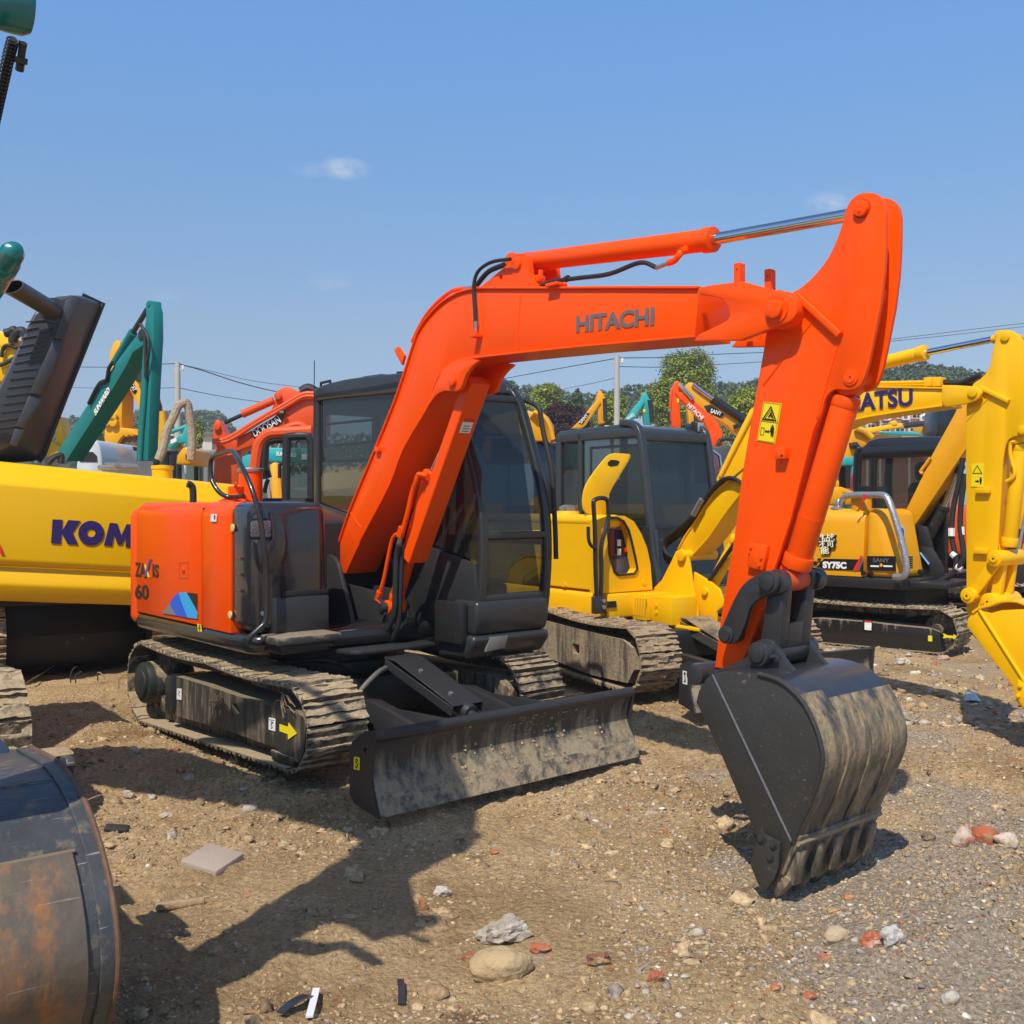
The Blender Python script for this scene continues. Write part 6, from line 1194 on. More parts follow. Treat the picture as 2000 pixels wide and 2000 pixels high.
# teal folded boom and arm on the left
SW = at_depth(250, 13.5, -42); sw = far('excavator', SW, 'teal excavator with folded boom and upright arm behind the yellow tail')
TW = mat('teal_matt', (.012, .19, .185), .5, spec=.3, var=.12, dust=.10, dscale=7)
poly(sw, SW, 'boom', q('A',(480,1790),(640,1540),(800,1300),(880,1185),(960,1075),(1030,985),(1065,975),(1092,1000),(1080,1060),(1000,1115),(960,1200),(860,1370),(700,1620),(500,1932),(380,1932)), -.17, .07, TW, .01)
poly(sw, SW, 'arm', q('A',(1098,745),(1112,727),(1135,735),(1155,800),(1158,1000),(1135,1400),(1112,1932),(1025,1932),(1045,1600),(1070,1200),(1082,1000),(1100,850)), -.16, -.02, TW, .012)
pin(sw, SW, *q('A', (1060, 980))[0], -.185, .05, .07, BLACK); pin(sw, SW, *q('A', (1118, 745))[0], -.17, -.01, .04, TW)
t0(sw, SW, 'cylinder_barrel', q('A',(868,1195),(1005,962)), 0, .06, TW, 0, 14); t0(sw, SW, 'cylinder_rod', q('A',(1005,962),(1112,790)), 0, .035, mat('dark_rod_steel', (.08, .085, .09), .25, metal=.8), 0, 12)
t0(sw, SW, 'hydraulic_hose', q('A',(670,1500),(720,1400),(760,1340),(805,1320),(820,1240),(850,1190)), -.2, .025, RUBBER, 3); t0(sw, SW, 'hydraulic_hose', q('A',(1060,900),(1085,950),(1095,1050),(1100,1200),(1100,1300)), -.2, .022, RUBBER, 3); t0(sw, SW, 'hydraulic_hose', q('A',(1085,940),(1115,1000),(1125,1100),(1105,1210)), -.22, .018, RUBBER, 3)
t0(sw, SW, 'steel_pipe', q('A',(1100,1300),(1090,1500),(1070,1750),(1060,1930)), -.18, .03, TW, 2)
on_side('lettering', 'SUNWARD', *q('A', (720, 1592))[0], *q('A', (830, 1405))[0], 12, WHITE, -.19, root=sw, fr=SW, bold=.04)
base_under(sw, SW, 130, TW, .3, deg=-42)
# yellow excavators behind on the left
CA = at_depth(240, 21, -15); ca = far('excavator', CA, 'amber yellow excavator with raised arm and hanging toothed bucket behind the teal boom')
CY = mat('machine_yellow', (.75, .37, .012), .45, spec=.35, var=.1, dust=.1)
poly(ca, CA, 'boom', q('A',(955,1350),(985,1300),(1020,1255),(1062,1305),(1120,1500),(1150,1800),(1040,1800),(1050,1540)), .1, .6, CY, .02)
poly(ca, CA, 'arm', q('A',(823,1215),(826,1120),(856,1040),(882,1019),(905,1032),(918,1090),(925,1200),(922,1420),(918,1680),(838,1680),(832,1500),(826,1300)), 0, .4, CY, .02)
t0(ca, CA, 'cylinder_rod', q('A',(892,1040),(980,1180)), .2, .05, CHROME); t0(ca, CA, 'hydraulic_hose', q('A',(1010,1240),(1055,1290),(1062,1330)), .05, .09, RUBBER, 2)
poly(ca, CA, 'logo_plate', q('A',(975,1330),(1000,1330),(1030,1400),(1020,1425),(1000,1420),(978,1360)), .08, .095, BLACKP, 0)
on_side('lettering', 'CAT', *q('A', (982, 1362))[0], *q('A', (1008, 1410))[0], 8, WHITE, .06, root=ca, fr=CA, bold=.02)
bkt = q('A',(787,1700),(800,1672),(850,1660),(920,1680),(1000,1690),(1038,1742),(1010,1735),(990,1750),(970,1735),(950,1755),(930,1740),(905,1765),(870,1820),(830,1842),(800,1838),(785,1760))
poly(ca, CA, 'bucket', bkt, 0, .9, CY, .02); poly(ca, CA, 'bucket_inside', q('A',(905,1765),(930,1745),(1010,1742),(1036,1760),(1034,1832),(860,1836)), .1, .85, mat('worn_steel', (.14, .09, .05), .6, var=.3), .02)
for p in ((845,1600),(850,1640),(800,1635)): pin(ca, CA, *q('A', p)[0], -.1, .5, .09, CY, 'link_pin')
poly(ca, CA, 'bucket_link', q('A',(790,1640),(840,1590),(860,1610),(850,1650),(870,1680),(830,1680),(820,1650)), -.05, .0, CY, .01)
base_under(ca, CA, 310, CY, .8, deg=160)
CB = at_depth(310, 18, 0); cb2 = far('excavator', CB, 'amber yellow excavator arm with parallel hoses just right of the teal arm')
for k in range(4): t0(cb2, CB, 'steel_pipe', q('A',(1180+k*15,1560),(1185+k*17,1650),(1178+k*18,1750),(1160+k*20,1845)), 0, .055, CY, 2)
poly(cb2, CB, 'arm', q('A',(1168,1560),(1180,1545),(1222,1570),(1230,1700),(1222,1900),(1150,1900),(1155,1700)), .1, .4, CY, .02); t0(cb2, CB, 'hydraulic_hose', q('A',(1185,1490),(1195,1530),(1190,1560)), .1, .06, RUBBER, 2)
base_under(cb2, CB, 330, CY, .6)
YL = at_depth(10, 13.8, 0); yl = far('excavator', YL, 'yellow excavator boom top with looping black hoses at the left edge behind the raised hood')
poly(yl, YL, 'boom', q('A',(-200,1400),(-120,1000),(0,950),(60,980),(100,1000),(140,1030),(160,1060),(120,1170),(70,1260),(35,1335),(-40,1335),(-60,1932),(-300,1932)), 0, .4, YEL, .02)
t0(yl, YL, 'hydraulic_hose', q('A',(40,970),(80,960),(105,945),(115,970),(100,1010),(95,1035)), -.05, .06, RUBBER, 3); t0(yl, YL, 'hydraulic_hose', q('A',(110,990),(140,960),(165,950),(180,975),(175,1000)), -.05, .06, RUBBER, 3)
t0(yl, YL, 'hydraulic_hose', q('A',(-10,1210),(30,1200),(110,1160),(135,1165)), -.05, .03, RUBBER, 3); t0(yl, YL, 'hydraulic_hose', q('A',(10,1150),(25,1080),(60,1060),(130,1080)), -.05, .025, RUBBER, 3); poly(yl, YL, 'boom_fitting', q('A',(-20,1035),(60,1020),(90,1040),(70,1070),(0,1080)), -.03, -.005, YEL, .01)
base_under(yl, YL, -120, YEL, .5)
YM = at_depth(115, 14.6, 0); ym = far('excavator', YM, 'yellow excavator boom foot between the raised hood and the teal boom')
poly(ym, YM, 'boom', q('A',(430,1600),(448,1596),(490,1790),(495,1875),(440,1870),(420,1760)), 0, .3, YEL, .01); poly(ym, YM, 'pedestal', q('A',(360,1800),(380,1775),(470,1840),(470,1900),(350,1900)), -.1, .2, YEL_WORN, .01)
obj('body_housing', box(YM.yp(80, 980, .3)[0], YM.yp(128, 980, .3)[0], .3, 1.5, .3, 2.0, .04), BLACK, ym)
VN = at_depth(175, 16.5, 0); vn_ = far('parked_van', VN, 'silver white van with a dark rear window parked among the excavators', 'van')
VM = mat('silver_white_paint', (.62, .64, .66), .25, metal=.2, coat=.5, var=.03)
vb_ = smooth(rx(VN, 0, q('A',(570,1960),(590,1880),(640,1800),(700,1775),(740,1790),(762,1850),(775,1960))), 3); x0_, x1_ = vb_[0][0], vb_[-1][0]
obj('body', prism(vb_+[(x1_, .35), (x0_, .35)], 0, 4.2, .06, ang=40), VM, vn_); poly(vn_, VN, 'rear_window', q('A',(605,1890),(650,1862),(700,1866),(730,1895),(735,1940),(600,1940)), -.012, .0, DARKIN, .0)
for xx in (x0_+.2, x1_-.2):
    for yy in (.5, 3.3): w_ = obj('wheel', cyl((xx-.1, yy, .32), (xx+.1, yy, .32), .32, 20, .03), RUBBER, vn_)
lg_ = [('dark excavator cab with black roof between the van and the teal arm', 198, 262, 872, 18), ('black excavator cab right of the teal arm', 300, 345, 878, 17), ('pale grey excavator cab left of the red orange excavator', 382, 420, 878, 19.5)]
for (lb_, a, b_, yt, d_) in lg_:
    fr_ = at_depth((a+b_)/2, d_, 0); r_ = far('excavator', fr_, lb_); cm = SC if 'pale' not in lb_ else mat('pale_grey_cab', (.22, .23, .24), .4)
    cabbox(r_, fr_, a, b_, yt, 940, 0, 1.2, cm); base_under(r_, fr_, (a+b_)/2, YEL_AMBER, .4, .8, 1.35)
SL = at_depth(355, 15.6, 0); sl = far('excavator', SL, 'rounded amber excavator hood behind the wrapped handrail')
poly(sl, SL, 'hood', q('A',(1325,1960),(1335,1890),(1370,1840),(1400,1825),(1432,1840),(1440,1960)), 0, 1.2, YEL_AMBER, .04); poly(sl, SL, 'name_plate', q('A',(1400,1880),(1432,1890),(1430,1925),(1400,1920)), -.01, -.002, BLACKP, 0); poly(sl, SL, 'name_mark', q('A',(1410,1892),(1418,1894),(1417,1915),(1410,1914)), -.015, -.011, WHITE, 0)
base_under(sl, SL, 350, YEL_AMBER, .2, .7, 1.6)
TS = at_depth(345, 23, 0); ts = far('excavator', TS, 'small turquoise excavator boom beneath the left utility pole')
poly(ts, TS, 'boom', q('A',(1240,1840),(1280,1790),(1370,1735),(1395,1680),(1415,1665),(1428,1690),(1440,1900),(1395,1900),(1395,1790),(1330,1800),(1280,1840)), 0, .4, TEAL_LT, .01); t0(ts, TS, 'cylinder_rod', q('A',(1235,1735),(1330,1700),(1412,1672)), .1, .05, TEAL_LT)
poly(ts, TS, 'white_label', q('A',(1285,1775),(1330,1755),(1333,1785),(1290,1805)), -.01, -.003, WHITE, 0); poly(ts, TS, 'amber_panel', q('A',(1250,1830),(1300,1805),(1370,1810),(1380,1860),(1250,1860)), .4, .8, YEL_AMBER, .02); base_under(ts, TS, 355, TEAL_LT, .6)
# yellow excavator behind the dark cab
YC2 = at_depth(1045, 14, -20); yc = far('excavator', YC2, 'amber excavator with a rounded boom and curving pipes behind the dark cabs')
poly(yc, YC2, 'boom', q('C',(550,880),(640,820),(780,780),(880,778),(960,800),(1010,880),(1015,1010),(920,1010),(880,960),(560,960)), 0, .5, YEL_AMBER, .02)
for k in range(5): t0(yc, YC2, 'steel_pipe', q('C',(940-k*8,790+k*10),(1010-k*6,820+k*14),(1060-k*5,900+k*10),(1085-k*4,1000+k*6)), -.1+.03*k, .03, YEL_AMBER, 3)
obj('cab', box(YC2.yp(1040, 980, .2)[0], YC2.yp(1092, 980, .2)[0], .2, 1.4, 1.2, YC2.yp(1060, 862, .2)[1], .05), SC, yc); poly(yc, YC2, 'body_panel', q('C',(540,1010),(860,960),(900,1140),(560,1180)), .3, 1.4, YEL_AMBER, .03)
base_under(yc, YC2, 1050, YEL_AMBER, .8)
# distant booms above the small yellow excavator's cab
def fboom(px, d, label, m, polys, rods=(), txt=None, deg=0, under=None, grp=None):
    fr = at_depth(px, d, deg); r_ = far('excavator', fr, label, group=grp)
    for nm, pp, y0, y1, mm in polys: poly(r_, fr, nm, pp, y0, y1, mm or m, .02)
    for nm, pp, rr, mm in rods: t0(r_, fr, nm, pp, -.05, rr, mm, 0, 10)
    if txt:
        for (s, a, b_, h, mm) in txt: on_side('lettering', s, *a, *b_, h, mm, -.04, root=r_, fr=fr, bold=.02)
    base_under(r_, fr, under or px, m, 1.0); return r_, fr
fboom(1150, 30, 'amber excavator boom folded beside the centre utility pole', YEL_AMBER,
  [('boom', q('C',(1225,910),(1290,850),(1405,705),(1425,690),(1445,720),(1330,890),(1300,910)), 0, .4, None), ('arm', q('C',(1405,690),(1425,635),(1445,627),(1475,680),(1480,870),(1425,880),(1418,720)), .05, .35, None), ('name_band', q('C',(1275,880),(1330,795),(1360,800),(1305,885)), -.015, -.003, BLACKP)],
  [('hydraulic_hose', q('C',(1472,690),(1475,780),(1478,860)), .06, RUBBER)], [('SANY', q('C',(1295,880))[0], q('C',(1350,815))[0], 6, WHITE)], under=1110)
fboom(1245, 30, 'turquoise excavator boom folded right of the centre utility pole', TEAL_LT,
  [('boom', q('C',(1615,855),(1660,800),(1740,700),(1760,690),(1775,720),(1690,855),(1680,900),(1600,900)), 0, .4, None), ('arm', q('C',(1742,695),(1765,645),(1785,640),(1812,695),(1832,885),(1770,885),(1758,720)), .05, .35, None), ('yellow_mark', q('C',(1762,770),(1780,770),(1780,795),(1762,795)), .03, .045, YELP)],
  [('hydraulic_hose', q('C',(1812,700),(1825,790),(1832,870)), .07, RUBBER)], [('WARD', q('C',(1648,855))[0], q('C',(1700,815))[0], 6, WHITE)], under=1235)
fboom(1360, 26, 'distant orange excavator with boom sloping down to the right before the big tree', ORANGE,
  [('arm', q('D',(433,900),(428,640),(445,590),(470,555),(490,558),(505,620),(492,700),(502,880),(500,920)), .05, .35, None), ('boom', q('D',(455,640),(520,640),(600,700),(700,790),(790,880),(818,950),(815,1050),(725,1050),(722,960),(680,870),(600,780),(500,700)), 0, .4, None), ('arm_plate', q('D',(410,760),(425,620),(440,610),(430,760)), .0, .04, None), ('yellow_mark', q('D',(473,690),(490,690),(488,722),(471,722)), .03, .045, YELP)],
  [('cylinder_rod', q('D',(488,575),(545,640),(590,690)), .05, CHROME), ('hydraulic_hose', q('D',(410,790),(408,850),(425,880)), .03, RUBBER), ('hydraulic_hose', q('D',(775,1045),(800,1000),(850,990),(900,1000)), .05, RUBBER)], [('HITACHI', q('D',(545,745))[0], q('D',(655,850))[0], 9, WHITE)], under=1420)
fboom(1400, 28, 'distant amber excavator with black cylinder, its boom sloping right below the big tree', YEL_AMBER,
  [('boom', q('D',(530,605),(560,568),(590,566),(640,650),(780,730),(930,830),(1000,870),(1000,1000),(930,960),(850,890),(700,800),(610,740),(600,690),(545,640)), 0, .4, None), ('arm', q('D',(550,760),(570,740),(600,780),(600,900),(565,900)), .2, .5, None), ('name_band', q('D',(675,745),(720,735),(832,810),(800,838),(700,790)), -.015, -.003, BLACKP), ('red_stripe', q('D',(805,838),(833,812),(838,815),(812,840)), -.02, -.016, REDP)],
  [('cylinder_rod', q('D',(590,580),(660,635),(740,690)), .06, CHROME), ('cylinder_barrel', q('D',(740,690),(860,770),(985,850)), .12, BLACK), ('boom_lamp', q('D',(925,880),(935,910)), .12, BLACK)], [('SANY', q('D',(722,795))[0], q('D',(805,818))[0], 8, WHITE)], under=1480)
WY, wf = fboom(1440, 14.5, 'yellow excavator boom leaning up behind the hoses of the small yellow one', YEL,
  [('boom', q('D',(765,1295),(880,1050),(1020,770),(1060,745),(1200,600),(1240,640),(1130,900),(1000,1300),(980,1500),(830,1500)), 0, .35, None)], deg=-40, under=1420)
for a, b_ in (((800,1275),(1045,800)),): t0(WY, wf, 'steel_pipe', q('D', a, b_), -.02, .03, YEL)
cnt = far('container', at_depth(1410, 17, 0), 'dark grey equipment box standing behind the small yellow excavator cab', 'container')
cfr = at_depth(1410, 17, 0); poly(cnt, cfr, 'box_body', q('D',(725,1050),(910,1050),(910,1320),(725,1320)), 0, 1.5, mat('slate_grey', (.05, .055, .065), .5), .03)
obj('box_legs', box(cfr.yp(1390, 980, 0)[0], cfr.yp(1432, 980, 0)[0], .2, 1.3, 0, 1.2, .02), BLACK, cnt)
rb2 = far('tarpaulin', at_depth(1392, 15.5, 0), 'pink red cloth hanging beside a silver rail behind the yellow excavator cab', 'cloth'); rfr = at_depth(1392, 15.5, 0)
poly(rb2, rfr, 'cloth', q('D',(722,1065),(745,1080),(760,1180),(770,1255),(748,1260),(735,1180)), 0, .05, mat('pink_red_cloth', (.75, .03, .10), .7), .01); t0(rb2, rfr, 'support_rail', q('D',(740,1085),(790,1125),(800,1200),(795,1240)), .02, .03, CHROME, 1); t0(rb2, rfr, 'stand', [(1392, 925), (1392, 1215)], .1, .04, BLACK)
# right side between the orange arm and the yellow arm
fboom(1670, 16, 'amber excavator with a big rounded boom behind the black cab on the right', YEL_AMBER,
  [('boom', q('E',(560,1300),(600,1240),(605,1150),(640,1100),(700,1092),(760,1130),(792,1190),(760,1230),(700,1250),(680,1320),(600,1420)), 0, .5, None)],
  [('hydraulic_hose', q('E',(620,1240),(660,1230),(680,1260)), .05, RUBBER), ('steel_pipe', q('E',(660,1105),(730,1130),(785,1180)), .05, YEL_WORN)], under=1640)
fboom(1735, 24, 'row of yellow excavator booms lying low before the brick building', YEL_WORN,
  [('boom', q('E',(740,1120),(760,1105),(900,1080),(1000,1072),(1030,1085),(1025,1100),(900,1115),(780,1145)), 0, .4, YEL), ('lower_boom', q('E',(780,1160),(1000,1150),(1180,1160),(1180,1200),(780,1200)), .3, .8, YEL_AMBER), ('bucket', q('E',(1175,1160),(1180,1090),(1200,1048),(1262,1100),(1265,1165)), 0, .7, YEL_WORN), ('boom_lug', q('E',(930,1060),(960,1045),(980,1060),(975,1085),(935,1085)), -.02, .2, YEL)],
  [('cylinder_rod', q('E',(1030,1088),(1100,1078),(1190,1070)), .07, CHAR)], under=1730)
fboom(1755, 21, 'turquoise excavator boom lying low before the brick building', TEAL_LT, [('boom', q('E',(855,1135),(1000,1128),(1100,1135),(1172,1150),(1172,1162),(1000,1158),(880,1150)), 0, .3, None)], under=1735)
fboom(1648, 15, 'turquoise excavator cab with a red ribbon beside the amber boom', TEAL_LT,
  [('cab_roof', q('E',(560,1330),(600,1322),(672,1325),(672,1385),(560,1388)), 0, .8, None), ('cab_pillar', q('E',(638,1388),(660,1388),(655,1590),(635,1590)), 0, .1, None), ('cab_back', q('E',(545,1388),(640,1388),(636,1560),(545,1560)), .6, .7, DARKIN), ('ribbon', q('E',(628,1470),(645,1440),(642,1500),(632,1560),(640,1570),(622,1575),(630,1530)), -.05, -.02, RB), ('panel', q('E',(515,1500),(540,1500),(540,1560),(515,1560)), 0, .3, YEL_AMBER)],
  [('mirror_stay', q('E',(600,1390),(598,1470),(604,1560)), .03, BLACK)], under=1660)
hf = at_depth(1650, 14.2, 0); hm = far('excavator', hf, 'amber engine hood with slots just behind the amber excavator tail')
poly(hm, hf, 'hood', q('E',(420,1640),(500,1550),(560,1548),(640,1580),(700,1600),(720,1690),(420,1690)), 0, 1.4, YEL_AMBER, .04)
for k in range(8): poly(hm, hf, 'vent_slot', q('E',(560+k*14,1578+k*4),(569+k*14,1579+k*4),(573+k*14,1592+k*4),(564+k*14,1591+k*4)), -.01, -.002, YEL_WORN, 0)
base_under(hm, hf, 1640, YEL_AMBER, .5, .8, 1.6)
bx_ = far('excavator', at_depth(1850, 15.5, 0), 'excavator with a tall black hood panel tipped up behind the amber boom'); bfr = at_depth(1850, 15.5, 0)
poly(bx_, bfr, 'raised_hood', q('E',(1300,980),(1310,960),(1420,950),(1440,980),(1400,1090),(1345,1180),(1275,1175)), 0, .6, SC, .03); base_under(bx_, bfr, 1880, YEL_AMBER, .6)
oe = far('excavator', at_depth(1972, 14.5, 0), 'pale orange arm showing between the yellow arm and its cylinder'); ofr = at_depth(1972, 14.5, 0)
poly(oe, ofr, 'arm', q('E',(1780,1560),(1800,1500),(1840,1500),(1810,1640),(1815,1720),(1780,1700)), 0, .3, mat('pale_orange', (.75, .25, .05), .5), .02); poly(oe, ofr, 'arm_tip', q('E',(1785,1400),(1830,1400),(1835,1480),(1790,1480)), 0, .3, mat('white_grey', (.4, .4, .42), .5), .02); base_under(oe, ofr, 1960, DO, .6)
# ================================================================== brick building, poles and wires
BF2 = at_depth(1760, 95, 6); bd = far('brick_building', BF2, 'long red brick building with rows of windows and air conditioners behind the yellow booms', 'building')
BR = mat('brick_wall', (.33, .115, .085), .85, var=.15, vscale=2); CN = mat('window_surround', (.55, .50, .42), .8)
xl, zt_ = BF2.yp(1660, 790, 0); xr_, _ = BF2.yp(1880, 790, 0); zt_ -= 3.2; obj('wall', box(xl, xr_, 0, 12, 0, zt_+4, 0), BR, bd); obj('roof_slab', box(xl-.4, xr_+.4, -.4, 12.4, zt_+4, zt_+4.4, .05), CN, bd)
rows = [(800, 816), (829, 842)]; 
for ri, (ya, yb_) in enumerate(rows):
    for k in range(9):
        pa = 1668+k*28.5-(ri*4); a = BF2.yp(pa, ya, 0); b_ = BF2.yp(pa+15, yb_, 0)
        fw = obj('window', box(a[0]-.12, b_[0]+.12, -.08, -.01, b_[1]-.12, a[1]+.12, 0), CN, bd)
        obj('pane', box(a[0], b_[0], -.10, -.081, b_[1], a[1], 0), DARKIN, fw); obj('window_bar', box((a[0]+b_[0])/2-.03, (a[0]+b_[0])/2+.03, -.115, -.101, b_[1], a[1], 0), CN, fw); obj('window_bar', box(a[0], b_[0], -.115, -.101, (a[1]+b_[1])/2-.03, (a[1]+b_[1])/2+.03, 0), CN, fw)
for pa, py in ((1708, 817), (1729, 816), (1766, 815), (1801, 817), (1807, 812)):
    a = BF2.yp(pa, py, 0); ac = obj('air_conditioner', box(a[0]-.35, a[0]+.35, -.45, -.12, a[1]-.28, a[1]+.28, .03), WHITE, bd); obj('fan_grille', cyl((a[0]-.08, -.46, a[1]), (a[0]-.08, -.45, a[1]), .2, 14), GREYP, ac)
for pa in (1694, 1719, 1776): a = BF2.yp(pa, 860, -.1); obj('drain_pipe', cyl((a[0], -.1, 0), (a[0], -.1, zt_+4), .12, 8), CN, bd)
hs_ = far('farm_house', at_depth(402, 85, 0), 'small house with a pitched roof at the foot of the wooded hill', 'house'); hfr = at_depth(402, 85, 0)
poly(hs_, hfr, 'wall', [(396,847),(414,847),(414,985),(396,985)], 0, 6, CN, 0); poly(hs_, hfr, 'roof', [(393,849),(405,842),(417,849)], -.4, 6.4, mat('roof_tile', (.16, .12, .10), .8), 0)
PM = mat('concrete_pole', (.42, .40, .37), .8, var=.1, vscale=3)
def pole(px, ytop, d, label, cams=True, r=.15):
    fr = at_depth(px, d, 0); t_ = far('utility_pole', fr, label, 'pole', 'concrete utility poles in the yard'); z = CAMZ+(HOR-ytop)/FPX*d
    obj('pole_shaft', cyl((0, 0, 0), (0, 0, z), r*1.25, 16, 0, r*.72), PM, t_)
    obj('insulator', box(-.22, .25, -.04, .04, z-.36, z-.28, 0), PM, t_); obj('insulator', cyl((.24, 0, z-.3), (.24, 0, z-.12), .045, 8), WHITE, t_)
    if cams:
        zc = z-3.2*d/45
        for s in (-1, 1): obj('security_camera', join(box(s*.15-.02+min(0, s*.3), s*.15+max(0, s*.3), -.05, .05, zc, zc+.04, 0), box(s*.42-.12, s*.42+.12, -.09, .09, zc-.03, zc+.11, .02)), WHITE, t_)
        obj('control_cabinet', box(.16, .36, -.1, .1, zc-1.7, zc-1.15, .02), WHITE, t_)
    return fr, z
pf1, pz1 = pole(347, 708, 45, 'concrete utility pole with cameras above the wrapped handrail')
pf2, pz2 = pole(1205, 694, 45, 'tall concrete utility pole with cameras left of the big tree')
pole(1086, 808, 60, 'short pale pole in front of the purple shrubs', True, .09)
WM = mat('cable', (.05, .05, .055), .6)
def wire(pts, d0, d1, r, label):
    P = []; n = len(pts)
    for i, (px, py) in enumerate(pts): d = d0+(d1-d0)*i/(n-1); P.append(((px-1000)/FPX*d, d, CAMZ+(HOR-py)/FPX*d))
    o = obj('overhead_cable', tube(P, r, 5, 4), WM); return tag(o, label, 'cable', 'overhead cables')
wire([(-60, 707), (100, 715), (210, 717), (300, 712), (345, 710)], 70, 45, .022, 'overhead cable running left from the left pole top')
wire([(347, 710), (400, 725), (460, 745), (530, 763), (600, 775), (700, 783)], 45, 70, .030, 'thick overhead cable sagging right from the left pole top')
wire([(347, 711), (400, 722), (500, 745), (620, 759), (700, 764)], 45, 70, .014, 'thin overhead cable running right from the left pole top')
wire([(-60, 748), (120, 756), (250, 759), (345, 757)], 70, 45, .014, 'lower overhead cable left of the left pole')
wire([(347, 757), (420, 772), (500, 784), (600, 795)], 45, 65, .018, 'lower overhead cable right of the left pole')
wire([(860, 762), (965, 743), (1080, 722), (1203, 700)], 70, 45, .022, 'overhead cable climbing to the centre pole top')
wire([(1205, 699), (1300, 698), (1400, 692), (1500, 688)], 45, 60, .022, 'overhead cable right of the centre pole top')
wire([(1080, 765), (1115, 757), (1160, 748), (1203, 738)], 60, 45, .014, 'lower overhead cable climbing to the centre pole')
wire([(1205, 716), (1300, 717), (1400, 712), (1500, 706)], 45, 60, .018, 'lower overhead cable right of the centre pole')
wire([(1500, 690), (1650, 674), (1738, 663), (1860, 648), (2060, 624)], 60, 75, .020, 'upper overhead cable crossing behind the big orange arm')
wire([(1500, 695), (1650, 680), (1738, 667), (1860, 654), (2060, 631)], 60, 75, .020, 'second overhead cable crossing behind the big orange arm')
# ================================================================== trees
def leafmat(name, c1, c2, rough=.65):
    m = bpy.data.materials.new(name); m.use_nodes = True; t = m.node_tree; L = t.links.new; p = t.nodes['Principled BSDF']
    a = N(t, 'ShaderNodeAttribute'); a.attribute_name = 'leafvar'; mx_ = N(t, 'ShaderNodeMix', data_type='RGBA'); L(a.outputs['Fac'], mx_.inputs[0]); mx_.inputs[6].default_value = (*c1, 1); mx_.inputs[7].default_value = (*c2, 1); L(mx_.outputs[2], p.inputs['Base Color'])
    p.inputs['Roughness'].default_value = rough; p.inputs['Specular IOR Level'].default_value = .25; return m
def leaves(name, centers, radii, nclump, nleaf, size, m, parent, seed, flat=.8, up=.55):
    """leaf-sized faces gathered into clumps spread over the outer part of several lobes"""
    r = np.random.default_rng(seed); C = np.array(centers); R = np.array(radii); w = (R.prod(1))**.66; w /= w.sum()
    k = r.choice(len(C), nclump, p=w); d = r.normal(size=(nclump, 3)); d /= np.linalg.norm(d, axis=1)[:, None]; rad = r.uniform(.55, 1.05, nclump)**.6
    cc = C[k]+d*R[k]*rad[:, None]; var = np.clip(r.normal(.5, .28, nclump), 0, 1)
    cs = (R[k].mean(1)*.15)[:, None]
    P = np.repeat(cc, nleaf, 0)+r.normal(size=(nclump*nleaf, 3))*np.repeat(cs, nleaf, 0); n = len(P)
    nn = r.normal(size=(n, 3)); nn[:, 2] = np.abs(nn[:, 2])+up; nn += (P-np.repeat(C[k], nleaf, 0))/np.repeat(R[k], nleaf, 0)*1.0; nn /= np.linalg.norm(nn, axis=1)[:, None]
    t_ = r.normal(size=(n, 3)); t_ -= nn*(t_*nn).sum(1)[:, None]; t_ /= np.linalg.norm(t_, axis=1)[:, None]; b = np.cross(nn, t_); s = (size*r.uniform(.6, 1.3, n))[:, None]
    V = np.stack([P-t_*s, P+b*s*.55, P+t_*s, P-b*s*.55], 1).reshape(-1, 3); me = bpy.data.meshes.new(name)
    me.vertices.add(4*n); me.vertices.foreach_set('co', V.ravel()); me.loops.add(4*n); me.loops.foreach_set('vertex_index', np.arange(4*n)); me.polygons.add(n); me.polygons.foreach_set('loop_start', np.arange(0, 4*n, 4)); me.polygons.foreach_set('loop_total', np.full(n, 4))
    at = me.attributes.new('leafvar', 'FLOAT', 'FACE'); at.data.foreach_set('value', np.clip(np.repeat(var, nleaf)+r.normal(0, .12, n), 0, 1)); me.update(); me.validate(); me.materials.append(m)
    o = bpy.data.objects.new(name, me); COL.objects.link(o); o.parent = parent; return o
BARK = mat('bark', (.10, .075, .05), .9, var=.3, bump=.6, bscale=8)
